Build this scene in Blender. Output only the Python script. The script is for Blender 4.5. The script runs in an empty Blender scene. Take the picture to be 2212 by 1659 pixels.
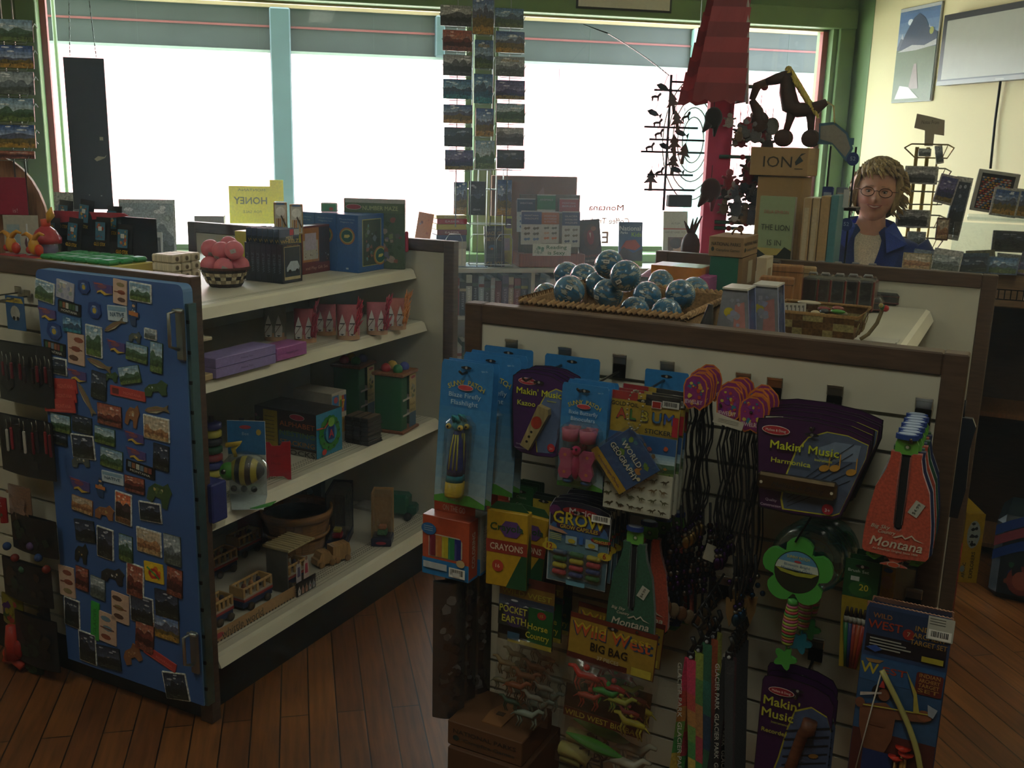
import bpy,math,random
from mathutils import Matrix,Vector
import numpy as np
PI=math.pi
S=bpy.context.scene
# ------------------------------------------------------------------ camera
FPX=2182.2;PITCH=math.radians(13.41);ROLL=math.radians(1.475)
YAW=math.radians(12.134);GA=math.radians(38.776);EYE=1.68
_r=np.array([math.cos(YAW),-math.sin(YAW),0]);_f=np.array([math.sin(YAW),math.cos(YAW),0]);_z=np.array([0,0,1.])
FW=_f*math.cos(PITCH) - _z*math.sin(PITCH);_u=_f*math.sin(PITCH) + _z*math.cos(PITCH)
RT=_r*math.cos(ROLL) + _u*math.sin(ROLL);UP=-_r*math.sin(ROLL) + _u*math.cos(ROLL)
CAM=np.array([0,0,EYE])
cd=bpy.data.cameras.new('camera');cam=bpy.data.objects.new('camera',cd);S.collection.objects.link(cam)
cd.sensor_width=36;cd.lens=FPX/2212*36;cd.clip_start=.05;cd.clip_end=200
cam.matrix_world=Matrix(((RT[0],UP[0],-FW[0],0),(RT[1],UP[1],-FW[1],0),(RT[2],UP[2],-FW[2],EYE),(0,0,0,1)))
S.camera=cam
# ------------------------------------------------------------------ light
S.view_settings.view_transform='Standard';S.view_settings.look='None'
S.view_settings.gamma=1;S.view_settings.use_curve_mapping=False
S.view_settings.exposure=0.36
wd=bpy.data.worlds.new('sky');S.world=wd;wd.use_nodes=True
nt=wd.node_tree;bg=nt.nodes['Background']
bg.inputs['Color'].default_value=(.90,.97,1.0,1);bg.inputs['Strength'].default_value=12.0
sl=bpy.data.lights.new('sun','SUN');sl.energy=26;sl.angle=.01;sl.color=(1,.93,.82)
so=bpy.data.objects.new('sun',sl);S.collection.objects.link(so)
so.rotation_euler=(math.radians(48),0,math.radians(-14))
def ceiling_lamp_light(x,y,e):
 l=bpy.data.lights.new('tube_light','AREA');l.shape='RECTANGLE';l.size=.25;l.size_y=1.2;l.energy=e;l.color=(.97,1,.84)
 o=bpy.data.objects.new('tube_light',l);S.collection.objects.link(o);o.location=(x,y,2.93);return o
for _x,_y in ((-1.5,1.9),(.3,.5),(1.9,1.9)):ceiling_lamp_light(_x,_y,11)
try:
 S.cycles.max_bounces=10;S.cycles.transparent_max_bounces=24;S.cycles.use_denoising=True
 S.cycles.sample_clamp_indirect=6;S.cycles.caustics_reflective=False;S.cycles.caustics_refractive=False
except Exception:pass
# ------------------------------------------------------------------ pixel -> place
def ray(px,py):return RT*((px-1106)/FPX) + UP*((829.5-py)/FPX) + FW
GX=np.array([math.cos(GA),-math.sin(GA),0]);GY=np.array([math.sin(GA),math.cos(GA),0])
def g_at_y(px,py,gy):          # shelving frame: x along the end panels, y away
 d=ray(px,py);p=CAM + d*(gy/(d@GY));return float(p@GX),float(p[2])
def g_at_x(px,py,gx):
 d=ray(px,py);p=CAM + d*(gx/(d@GX));return float(p@GY),float(p[2])
def g_at_z(px,py,z):
 d=ray(px,py);p=CAM + d*((z-EYE)/d[2]);return float(p@GX),float(p@GY)
def w_at_y(px,py,y):
 d=ray(px,py);p=CAM + d*(y/d[1]);return float(p[0]),float(p[2])
def w_at_x(px,py,x):
 d=ray(px,py);p=CAM + d*(x/d[0]);return float(p[1]),float(p[2])
def w_at_z(px,py,z):
 d=ray(px,py);p=CAM + d*((z-EYE)/d[2]);return float(p[0]),float(p[1])
def proj(x,y,z,frame='G'):
 p=(GX*x+GY*y+_z*z if frame == 'G' else np.array([x,y,z]))-CAM;w=p@FW
 return 1106+FPX*float(p@RT)/w,829.5-FPX*float(p@UP)/w
def solve(fn,target,a,b):     # monotone in between
 fa=fn(a)
 for _ in range(40):
  m=(a+b)/2;fm=fn(m)
  if (fm-target)*(fa-target) > 0:a,fa=m,fm
  else:b=m
 return (a+b)/2
def boxfit(z,bx,by,top,left,right):   # nearest bottom corner, top of that edge, left and right extents, in pixels
 gx,gy=g_at_z(bx,by,z)
 return (gx,gy,solve(lambda t:proj(gx-t,gy,z)[0],left,0,1.2) if left is not None else 0,
   solve(lambda t:proj(gx,gy+t,z)[0],right,0,2.5) if right is not None else 0,solve(lambda t:proj(gx,gy,z+t)[1],top,0,1.2))
def gw(x,y,z):p=GX*x + GY*y;return (float(p[0]),float(p[1]),z)
# ------------------------------------------------------------------ materials
MATS={}
def mat(name,rough=.6,metal=0.,spec=.4,coat=0.,nscale=30.,namt=.08,bump=0.,trans=0.,sheen=0.,stretch=(1,1,1),alpha=1.):
 m=bpy.data.materials.new(name);m.use_nodes=True;n=m.node_tree;L=n.links
 b=n.nodes['Principled BSDF']
 at=n.nodes.new('ShaderNodeAttribute');at.attribute_name='Col'
 tc=n.nodes.new('ShaderNodeTexCoord');mp=n.nodes.new('ShaderNodeMapping');mp.inputs['Scale'].default_value=stretch
 L.new(tc.outputs['Object'],mp.inputs['Vector'])
 no=n.nodes.new('ShaderNodeTexNoise');no.inputs['Scale'].default_value=nscale;no.inputs['Detail'].default_value=4
 L.new(mp.outputs[0],no.inputs['Vector'])
 mr=n.nodes.new('ShaderNodeMapRange');mr.inputs['From Min'].default_value=.3;mr.inputs['From Max'].default_value=.7
 mr.inputs['To Min'].default_value=1-namt;mr.inputs['To Max'].default_value=1+namt
 L.new(no.outputs['Fac'],mr.inputs['Value'])
 vm=n.nodes.new('ShaderNodeVectorMath');vm.operation='SCALE'
 L.new(at.outputs['Color'],vm.inputs[0]);L.new(mr.outputs[0],vm.inputs['Scale'])
 L.new(vm.outputs[0],b.inputs['Base Color'])
 b.inputs['Roughness'].default_value=rough;b.inputs['Metallic'].default_value=metal
 b.inputs['Specular IOR Level'].default_value=spec;b.inputs['Coat Weight'].default_value=coat
 b.inputs['Coat Roughness'].default_value=.12;b.inputs['Transmission Weight'].default_value=trans
 b.inputs['Sheen Weight'].default_value=sheen
 if bump:
  bp=n.nodes.new('ShaderNodeBump');bp.inputs['Strength'].default_value=bump;bp.inputs['Distance'].default_value=.002
  L.new(no.outputs['Fac'],bp.inputs['Height']);L.new(bp.outputs[0],b.inputs['Normal'])
 MATS[name]=m;return m
mat('paper',.7,nscale=60,namt=.05)
mat('print',.38,coat=.15,nscale=90,namt=.10)
mat('photo',.35,coat=.2,nscale=110,namt=.55)
mat('plastic',.3,spec=.5,coat=.3,nscale=20,namt=.04)
mat('rubber',.55,nscale=40,namt=.08)
mat('laminate',.45,nscale=9,namt=.05)
mat('paint',.5,nscale=6,namt=.10);mat('wall',.6,nscale=2.5,namt=.03)
mat('wood',.5,nscale=14,namt=.28,stretch=(1,1,9))
mat('woodx',.5,nscale=14,namt=.28,stretch=(9,1,1))
mat('metal',.28,metal=1.,nscale=40,namt=.06)
mat('cloth',.9,nscale=220,namt=.25,bump=.4,sheen=.3)
mat('straw',.8,nscale=150,namt=.35,bump=.6)
mat('hair',.45,nscale=180,namt=.35,bump=.5,stretch=(1,1,.25))
mat('skin',.5,nscale=40,namt=.06);MATS['skin'].node_tree.nodes['Principled BSDF'].inputs['Subsurface Weight'].default_value=.15
MATS['skin'].node_tree.nodes['Principled BSDF'].inputs['Subsurface Radius'].default_value=(.01,.004,.002)
def clear(name,tint=(1,1,1),gl=.08,rough=.08):
 m=bpy.data.materials.new(name);m.use_nodes=True;n=m.node_tree;L=n.links
 for x in list(n.nodes):n.nodes.remove(x)
 o=n.nodes.new('ShaderNodeOutputMaterial');t=n.nodes.new('ShaderNodeBsdfTransparent');g=n.nodes.new('ShaderNodeBsdfGlossy')
 t.inputs['Color'].default_value=(*tint,1);g.inputs['Roughness'].default_value=rough
 fr=n.nodes.new('ShaderNodeLayerWeight');fr.inputs['Blend'].default_value=.25
 mx=n.nodes.new('ShaderNodeMixShader');mt=n.nodes.new('ShaderNodeMath');mt.operation='MULTIPLY_ADD'
 mt.inputs[1].default_value=.35;mt.inputs[2].default_value=gl
 tc=n.nodes.new('ShaderNodeTexCoord');no=n.nodes.new('ShaderNodeTexNoise');no.inputs['Scale'].default_value=26
 L.new(tc.outputs['Object'],no.inputs['Vector'])
 bp=n.nodes.new('ShaderNodeBump');bp.inputs['Strength'].default_value=.0 if gl < .06 else .5;bp.inputs['Distance'].default_value=.01
 L.new(no.outputs['Fac'],bp.inputs['Height']);L.new(bp.outputs[0],g.inputs['Normal'])
 L.new(fr.outputs['Facing'],mt.inputs[0]);L.new(mt.outputs[0],mx.inputs[0]);L.new(t.outputs[0],mx.inputs[1]);L.new(g.outputs[0],mx.inputs[2])
 L.new(mx.outputs[0],o.inputs['Surface']);MATS[name]=m
clear('wrap',(.97,.98,.98),.10,.12);clear('pane',(.93,.97,.96),.02,.02);clear('acrylic',(.9,.94,.95),.08,.05)
clear('aqua',(.55,.85,.86),.14,.1)
# ------------------------------------------------------------------ mesh builder
def srgb(c):
 if isinstance(c,str):c=tuple(int(c[i:i+2],16)/255 for i in (0,2,4))
 return tuple(((x/12.92) if x <= .04045 else ((x+.055)/1.055)**2.4) for x in c[:3])
_tx={}
def glyphs(s,bold):
 k=s
 if k not in _tx:
  cu=bpy.data.curves.new('t','FONT');cu.body=s;cu.size=1;cu.resolution_u=2;cu.fill_mode='FRONT';cu.offset=0
  o=bpy.data.objects.new('t',cu);S.collection.objects.link(o)
  dg=bpy.context.evaluated_depsgraph_get();dg.update();e=o.evaluated_get(dg);me=e.to_mesh()
  _tx[k]=([tuple(v.co)[:2] for v in me.vertices],[tuple(p.vertices) for p in me.polygons])
  e.to_mesh_clear();bpy.data.objects.remove(o);bpy.data.curves.remove(cu)
 return _tx[k]
class MB:
 def __init__(s):s.v=[];s.f=[];s.c=[];s.M=Matrix.Identity(4);s.sm=[];s.layer=0
 def add(s,vs,fs,col,smooth=False):
  n=len(s.v);M=s.M
  s.v += [tuple(M @ Vector(v)) for v in vs];col=srgb(col)
  for f in fs:s.f.append(tuple(n+i for i in f));s.c.append(col);s.sm.append(smooth)
  return s
 def at(s,x=0,y=0,z=0,rx=0,ry=0,rz=0,sc=1):
  s.M=Matrix.Translation((x,y,z)) @ Matrix.Rotation(rz,4,'Z') @ Matrix.Rotation(ry,4,'Y') @ Matrix.Rotation(rx,4,'X') @ Matrix.Scale(sc,4);return s
 def box(s,x0,x1,y0,y1,z0,z1,col):
  v=[(x,y,z) for x in (x0,x1) for y in (y0,y1) for z in (z0,z1)]
  return s.add(v,[(0,1,3,2),(4,6,7,5),(0,4,5,1),(2,3,7,6),(0,2,6,4),(1,5,7,3)],col)
 def bbox(s,x0,x1,y0,y1,z0,z1,col,b=.004):   # box with chamfered edges
  b=min(b,(x1-x0)*.45,(y1-y0)*.45,(z1-z0)*.45)
  def ring(z,i):return [(x0+i,y0+b,z),(x0+b,y0+i,z),(x1-b,y0+i,z),(x1-i,y0+b,z),(x1-i,y1-b,z),(x1-b,y1-i,z),(x0+b,y1-i,z),(x0+i,y1-b,z)]
  v=ring(z0,b)+ring(z0+b,0)+ring(z1-b,0)+ring(z1,b)
  f=[tuple(range(7,-1,-1)),tuple(range(24,32))]
  for k in range(3):
   for i in range(8):f.append((k*8+i,k*8+(i+1) % 8,k*8+8+(i+1) % 8,k*8+8+i))
  return s.add(v,f,col)
 def prism(s,pts,y0,y1,col,side=None):  # outline in xz, extruded along y, front at y0
  n=len(pts);v=[(p[0],y0,p[1]) for p in pts]+[(p[0],y1,p[1]) for p in pts]
  a=sum(pts[i][0]*pts[(i+1) % n][1]-pts[(i+1) % n][0]*pts[i][1] for i in range(n))
  fr=tuple(range(n));bk=tuple(range(2*n-1,n-1,-1));sd=[(i,n+i,n+(i+1) % n,(i+1) % n) for i in range(n)]
  if a < 0:fr=fr[::-1];bk=bk[::-1];sd=[q[::-1] for q in sd]
  s.add(v,[fr,bk],col);s.add(v,sd,side or col);return s
 def slab(s,pts,z0,z1,col):    # outline in xy, extruded along z
  n=len(pts);v=[(p[0],p[1],z0) for p in pts]+[(p[0],p[1],z1) for p in pts]
  a=sum(pts[i][0]*pts[(i+1) % n][1]-pts[(i+1) % n][0]*pts[i][1] for i in range(n))
  f=[tuple(range(n-1,-1,-1)),tuple(range(n,2*n))]+[(i,(i+1) % n,n+(i+1) % n,n+i) for i in range(n)]
  if a < 0:f=[q[::-1] for q in f]
  return s.add(v,f,col)
 def ink(s,pts,col,y=None):   # printed flat patch facing -y
  if y is None:s.layer += 1;y=-.0003*s.layer
  a=sum(pts[i][0]*pts[(i+1) % len(pts)][1]-pts[(i+1) % len(pts)][0]*pts[i][1] for i in range(len(pts)))
  f=tuple(range(len(pts)))
  return s.add([(p[0],y,p[1]) for p in pts],[f if a > 0 else f[::-1]],col)
 def rect(s,x0,x1,z0,z1,col,y=None):return s.ink([(x0,z0),(x1,z0),(x1,z1),(x0,z1)],col,y)
 def disc(s,x,z,rx,rz,col,n=20,y=None,a=0):
  return s.ink([(x+rx*math.cos(t)*math.cos(a)-rz*math.sin(t)*math.sin(a),z+rx*math.cos(t)*math.sin(a)+rz*math.sin(t)*math.cos(a)) for t in (2*PI*k/n for k in range(n))],col,y)
 def text(s,t,x,z,size,col,bold=False,al='c',w=None,a=0.,y=None,mirror=False,sh=0.):
  vs,fs=glyphs(t,bold)
  if not vs:return s
  if y is None:s.layer += 1;y=-.0003*s.layer
  x0=min(v[0] for v in vs);x1=max(v[0] for v in vs);wd_=x1-x0;k=size;kx=(w/wd_) if w else size
  off={'c':-(x0+x1)/2,'l':-x0,'r':-x1}[al];ca,sa=math.cos(a),math.sin(a);o=[]
  for v in vs:
   X=(v[0]+off+v[1]*sh)*kx;Z=(v[1]-.35)*k
   if mirror:X=-X
   o.append((x+X*ca-Z*sa,y,z+X*sa+Z*ca))
  fs=[f if not mirror else f[::-1] for f in fs]
  if not bold:return s.add(o,fs,col)
  e=k*.017;s.add([(p[0]-e,p[1],p[2]-e) for p in o],fs,col);s.add([(p[0]+e,p[1]-.00004,p[2]-e) for p in o],fs,col);return s.add([(p[0],p[1]-.00008,p[2]+e) for p in o],fs,col)
 def tube(s,pts,r,col,n=6,cap=True,smooth=True):
  P=[Vector(p) for p in pts];R=r if isinstance(r,(list,tuple)) else [r]*len(P);v=[];f=[]
  t0=(P[1]-P[0]).normalized();ref=Vector((0,0,1)) if abs(t0.z) < .9 else Vector((1,0,0));nn=t0.cross(ref).normalized()
  for i,p in enumerate(P):
   t=(P[min(i+1,len(P)-1)]-P[max(i-1,0)])
   t=t.normalized() if t.length > 1e-9 else t0
   nn=(nn - t*nn.dot(t));nn=nn.normalized() if nn.length > 1e-6 else t.orthogonal().normalized();bn=t.cross(nn)
   v += [tuple(p+(nn*math.cos(2*PI*k/n)+bn*math.sin(2*PI*k/n))*R[i]) for k in range(n)]
  for i in range(len(P)-1):
   for k in range(n):f.append((i*n+k,i*n+(k+1) % n,(i+1)*n+(k+1) % n,(i+1)*n+k))
  if cap:f.append(tuple(range(n-1,-1,-1)));f.append(tuple((len(P)-1)*n+k for k in range(n)))
  return s.add(v,f,col,smooth)
 def lathe(s,prof,col,n=20,cx=0,cy=0,smooth=True,a0=0.,a1=2*PI,sq=1.):  # prof (r,z)
  v=[];f=[];full=abs(a1-a0-2*PI) < 1e-6;m=n if full else n+1
  for r,z in prof:
   for k in range(m):
    t=a0+(a1-a0)*k/n;v.append((cx+r*math.cos(t),cy+r*math.sin(t)*sq,z))
  for i in range(len(prof)-1):
   for k in range(n):f.append((i*m+k,i*m+(k+1) % m,(i+1)*m+(k+1) % m,(i+1)*m+k))
  if full:
   if prof[0][0] > 1e-6:f.append(tuple(range(n-1,-1,-1)))
   if prof[-1][0] > 1e-6:f.append(tuple((len(prof)-1)*n+k for k in range(n)))
  return s.add(v,f,col,smooth)
 def ball(s,x,y,z,rx,ry=None,rz=None,col='ffffff',n=14,m=9):
  ry=ry or rx;rz=rz or rx;v=[(x,y,z-rz)];f=[]
  for i in range(1,m):
   t=PI*i/m
   for k in range(n):a=2*PI*k/n;v.append((x+rx*math.sin(t)*math.cos(a),y+ry*math.sin(t)*math.sin(a),z-rz*math.cos(t)))
  v.append((x,y,z+rz));e=len(v)-1
  for k in range(n):f.append((0,1+(k+1) % n,1+k));f.append((e,e-n+k,e-n+(k+1) % n))
  for i in range(m-2):
   for k in range(n):a=1+i*n+k;b=1+i*n+(k+1) % n;f.append((a,b,b+n,a+n))
  return s.add(v,f,col,True)
 def grid(s,fn,nu,nv,colfn,smooth=True):   # surface fn(u,v)->xyz, colour by cell
  n=len(s.v);M=s.M
  s.v += [tuple(M @ Vector(fn(i/nu,j/nv))) for j in range(nv+1) for i in range(nu+1)]
  for j in range(nv):
   for i in range(nu):
    a=n+j*(nu+1)+i;s.f.append((a,a+1,a+nu+2,a+nu+1));s.sm.append(smooth)
    s.c.append(srgb(colfn((i+.5)/nu,(j+.5)/nv) if callable(colfn) else colfn))
  return s
LINK=S.collection.objects.link
def obj(name,mb,m='paint',parent=None,loc=(0,0,0),rot=(0,0,0),frame=None,label=None,cat=None,group=None,kind=None):
 me=bpy.data.meshes.new(name);me.from_pydata(mb.v,[],mb.f);me.update()
 ca=me.color_attributes.new('Col','FLOAT_COLOR','CORNER')
 buf=np.ones((len(me.loops),4),dtype=np.float32);tot=[len(f) for f in mb.f]
 if mb.f:buf[:,:3]=np.repeat(np.array(mb.c,dtype=np.float32),tot,axis=0)
 ca.data.foreach_set('color',buf.ravel())
 me.polygons.foreach_set('use_smooth',mb.sm)
 me.materials.append(MATS[m]);o=bpy.data.objects.new(name,me);LINK(o)
 place(o,loc,rot,frame)
 if parent is not None:o.parent=parent
 return tag(o,label,cat,group,kind)
def place(o,loc,rot=(0,0,0),frame=None):
 if isinstance(rot,(int,float)):rot=(0,0,rot)
 if frame == 'G':o.location=gw(*loc);o.rotation_euler=(rot[0],rot[1],rot[2]-GA)
 else:o.location=loc;o.rotation_euler=rot
 return o
def tag(o,label=None,cat=None,group=None,kind=None):
 if label:o['label']=label
 if cat:o['category']=cat
 if group:o['group']=group
 if kind:o['kind']=kind
 return o
def thing(name,label,cat,loc=(0,0,0),rot=0,frame='G',group=None):
 o=bpy.data.objects.new(name,None);LINK(o);o.empty_display_size=.05
 place(o,loc,rot,frame);return tag(o,label,cat,group)
def dup(root,loc,rot=0,frame='G',label=None,group=None):
 r=root.copy();LINK(r);place(r,loc,rot,frame)
 if label:r['label']=label
 if group:r['group']=group
 for ch in list(root.children):
  c=ch.copy();LINK(c);c.parent=r
  for g in list(ch.children):
   d=g.copy();LINK(d);d.parent=c
 return r
def struct(name,mb,m='paint',**k):return obj(name,mb,m,kind='structure',**k)
# ------------------------------------------------------------------ the room
WY=5.9;WX=3.35;LX=-3.6;BY=-3.0;CZ=3.05
GREEN='6c8656'
def floor_mat():
 m=bpy.data.materials.new('floorboards');m.use_nodes=True;n=m.node_tree;L=n.links;b=n.nodes['Principled BSDF']
 tc=n.nodes.new('ShaderNodeTexCoord');mp=n.nodes.new('ShaderNodeMapping');mp.inputs['Rotation'].default_value=(0,0,PI/2);mp.vector_type='TEXTURE'
 L.new(tc.outputs['Object'],mp.inputs[0])
 br=n.nodes.new('ShaderNodeTexBrick');br.offset=.37;br.inputs['Color1'].default_value=(.205,.074,.018,1);br.inputs['Color2'].default_value=(.13,.043,.011,1)
 br.inputs['Mortar'].default_value=(.02,.009,.004,1);br.inputs['Scale'].default_value=1;br.inputs['Mortar Size'].default_value=.0022
 br.inputs['Brick Width'].default_value=1.7;br.inputs['Row Height'].default_value=.083
 L.new(mp.outputs[0],br.inputs['Vector'])
 mp2=n.nodes.new('ShaderNodeMapping');mp2.inputs['Scale'].default_value=(14,1,1);L.new(tc.outputs['Object'],mp2.inputs[0])
 no=n.nodes.new('ShaderNodeTexNoise');no.inputs['Scale'].default_value=5;no.inputs['Detail'].default_value=8;L.new(mp2.outputs[0],no.inputs['Vector'])
 no2=n.nodes.new('ShaderNodeTexNoise');no2.inputs['Scale'].default_value=2.2;no2.inputs['Detail'].default_value=5;L.new(tc.outputs['Object'],no2.inputs['Vector'])
 mu=n.nodes.new('ShaderNodeMath');mu.operation='MULTIPLY';L.new(no.outputs['Fac'],mu.inputs[0]);L.new(no2.outputs['Fac'],mu.inputs[1])
 mr=n.nodes.new('ShaderNodeMapRange');mr.inputs['From Min'].default_value=.1;mr.inputs['From Max'].default_value=.45;mr.inputs['To Min'].default_value=.45;mr.inputs['To Max'].default_value=1.5
 L.new(mu.outputs[0],mr.inputs[0]);vm=n.nodes.new('ShaderNodeVectorMath');vm.operation='SCALE'
 L.new(br.outputs['Color'],vm.inputs[0]);L.new(mr.outputs[0],vm.inputs['Scale']);L.new(vm.outputs[0],b.inputs['Base Color'])
 b.inputs['Roughness'].default_value=.42
 bp=n.nodes.new('ShaderNodeBump');bp.inputs['Strength'].default_value=.3;bp.inputs['Distance'].default_value=.003
 L.new(br.outputs['Fac'],bp.inputs['Height']);bp.invert=True;L.new(bp.outputs[0],b.inputs['Normal']);MATS['floorboards']=m
floor_mat()
struct('floor',MB().box(LX,WX,BY,WY,-.1,0,'885533'),'floorboards')
struct('ceiling',MB().box(LX,WX,BY,WY+.2,CZ,CZ+.1,'cfcab4'))
struct('wall_left',MB().box(LX-.1,LX,BY,WY+.2,0,CZ,'b9b08c'))
struct('wall_back',MB().box(LX-.1,WX+.1,BY-.1,BY,0,CZ,'b9b08c'))
struct('wall_right',MB().box(WX,WX+.1,BY,WY+.2,0,CZ,'e2d6a6'),'wall')
# front wall with the two shop windows
wl=w_at_y(77,0,WY)[0]-.0;wr=w_at_y(1800,80,WY)[0];m0=w_at_y(1020,400,WY)[0];m1=w_at_y(1064,400,WY)[0]
SZ=1.05;TZ=w_at_y(1300,36,WY)[1]
b=MB();b.box(LX,wl,WY,WY+.2,0,CZ,GREEN);b.box(wr,WX,WY,WY+.2,0,CZ,GREEN)
b.box(wl,wr,WY,WY+.2,0,SZ,GREEN);b.box(wl,wr,WY,WY+.2,TZ,CZ,GREEN);b.box(LX-3,WX+6,WY+.02,WY+.2,CZ,7.5,'a89c88')  # tall unseen upper wall added to keep the sun off the porch
struct('wall_front',b)
struct('trim_1',MB().bbox(m0,m1,WY-.03,WY+.2,SZ,TZ,GREEN))                          # post between the windows
b=MB();b.bbox(wl-.10,wl,WY-.03,WY+.001,SZ,TZ+.1,GREEN)
struct('trim_2',b)
xr=wr+.03
b=MB();b.bbox(xr,xr+.10,WY-.03,WY,SZ,TZ+.12,GREEN);b.bbox(xr+.18,WX-.002,WY-.16,WY,0,CZ,GREEN,.006)
struct('trim_3',b)
struct('trim_4',MB().bbox(wl-.1,xr+.1,WY-.045,WY,TZ+.0,TZ+.11,GREEN))
struct('trim_5',MB().bbox(wl-.1,WX-.22,WY-.12,WY+.02,SZ-.05,SZ,'6a8a52'))
RED='9c4a44'
def window(name,x0,x1):
 b=MB();y0,y1=WY+.06,WY+.10
 b.box(x0,x0+.03,y0,y1,SZ,TZ,RED if x0 < 0 else GREEN);b.box(x1-.035,x1,y0,y1,SZ,TZ,RED if x1 > 2 else GREEN);b.box(x0,x1,y0,y1,SZ,SZ+.03,GREEN);b.box(x0,x1,y0,y1,TZ-.012,TZ,'b9a37c')
 f=struct(name,b)
 obj('pane',MB().box(x0+.02,x1-.02,WY+.075,WY+.081,SZ+.02,TZ-.01,'ffffff'),'pane',f)
window('window_1',wl,m0);window('window_2',m1,wr)
# ------------------------------------------------------------------ outside
struct('ground',MB().box(-40,40,WY+.2,60,-.3,-.02,'c9c4bb'))
PY=8.1                                                     # porch roof edge
def pz(px,py):return w_at_y(px,py,PY)[1]
zb=pz(900,122)+.0;zt=pz(1300,53);
b=MB();b.box(-4.5,7,PY,PY+.05,zb,zt,'2e3639')
for k in range(14):b.box(-4.5+k*.85,-4.496+k*.85,PY-.002,PY+.05,zb,zt,'3c4a4b')
b.box(-4.5,7,PY-.03,PY+.08,zt-.0,zt+.03,'8c7f66');b.box(-4.5,7,PY-.01,PY,zt-.14,zt-.125,'6b3a3e');b.box(-4.5,7,PY-.02,PY+.06,zb-.02,zb,'8a9a99')
struct('trim_6',b)
for q,(pa,pb) in enumerate(((580,624),(1475,1513),(930,950))):
 xa=w_at_y(pa+8,250,PY)[0];xb=w_at_y(pb+8,250,PY)[0]
 o=obj('porch_post',MB().bbox(xa,xb,PY-.06,PY+.06,(-.02 if q < 2 else zb),zt,'3a5056' if q != 1 else '7ea6a4',.01),'paint',label=('teal porch post outside the glass behind the yellow sign','pale teal porch post outside behind the hanging metal ornaments','short pale porch bracket post high up left of the hanging postcards')[q],cat='post')
xa=w_at_y(132,250,7.0)[0]
obj('drain_pipe',MB().tube([(xa,7.0,-.02),(xa,7.0,3.2)],.012,'5d6f50',8),'paint',label='thin dark vertical pipe outside at the far end of the window',cat='pipe')
# building across the street
b=MB();b.box(-6,20,24,30,-.02,5.6,'c88a90');b.box(-7,21,22.8,24,4.2,4.35,'e8dcd8')
for k in range(9):
 x=-5.5+k*2.9;b.box(x,x+.14,22.9,23.04,-.02,4.2,'e8dcd8')
 for s_ in (-1,1):b.tube([(x+.07,22.97,3.4),(x+.07+s_*.7,22.97,4.2)],.05,'e8dcd8',4)
bl=tag(bpy.data.objects.new('red_building',None),'washed out red building with white brackets across the street','building');LINK(bl)
obj('wall',b,'paint',bl)
for k in range(6):
 x=3.2+k*2.9;obj('window',MB().box(x,x+1.1,23.95,24.01,1.6,3.4,'b06a74'),'paint',bl)
# sign in the frame above the window
x0,z0=w_at_y(1247,14,WY-.03);x1,_=w_at_y(1444,14,WY-.03)
t=thing('framed_picture','pale picture in a thin dark frame above the window','picture',((x0+x1)/2,WY-.05,z0),0,None)
w=(x1-x0)/2
obj('frame',MB().box(-w-.012,w+.012,0,.02,-.012,.4,'2c2a26'),'paint',t);obj('mount',MB().box(-w,w,-.002,0,0,.388,'c8c4b4'),'paper',t)
# ceiling lamps behind and above
for _x,_y in ((-1.5,1.9),(.3,.5),(1.9,1.9)):
 t=thing('ceiling_lamp','long white fluorescent ceiling lamp with open tubes','lamp',(_x,_y,CZ),0,None,'fluorescent ceiling lamps')
 obj('housing',MB().bbox(-.13,.13,-.62,.62,-.05,0,'e6e6e0'),'paint',t)
 for s_ in (-.06,.06):obj('tube',MB().tube([(s_,-.6,-.07),(s_,.6,-.07)],.016,'f4f6ee',10),'plastic',t)
# ------------------------------------------------------------------ the two shelving units
BROWN='4d3a2c';CREAM='bdb9a6';DECK='c5c0ae'
def panel(parent,x0,x1,yf,th,ztop,front='slat',zbot=0.0):
 """end panel with brown edging; its faces are at yf and yf+th"""
 b=MB();w=.045
 b.bbox(x0,x0+w,yf,yf+th,zbot,ztop,BROWN,.003);b.bbox(x1-w,x1,yf,yf+th,zbot,ztop,BROWN,.003);b.bbox(x0+w,x1-w,yf,yf+th,ztop-w,ztop,BROWN,.003)
 obj('edging',b,'wood',parent)
 b=MB();yi=yf+.006;z=ztop-w
 if front == 'slat':
  hs=[.095]+[.0762]*20;first=True
  for h in hs:
   zb_=max(z-h,.12);b.box(x0+w,x1-w,yi,yf+th-.004,zb_+.009,z,CREAM);b.box(x0+w,x1-w,yi+.012,yf+th-.004,zb_,zb_+.009,'8d897a')
   z=zb_
   if z <= .121:break
 else:b.box(x0+w,x1-w,yi,yf+th-.004,.12,z,CREAM)
 obj('slatted_board' if front == 'slat' else 'board',b,'laminate',parent)
 obj('kick_board',MB().box(x0+w,x1-w,yi+.01,yf+th-.006,zbot,.12,'15120f'),'paint',parent)
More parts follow.
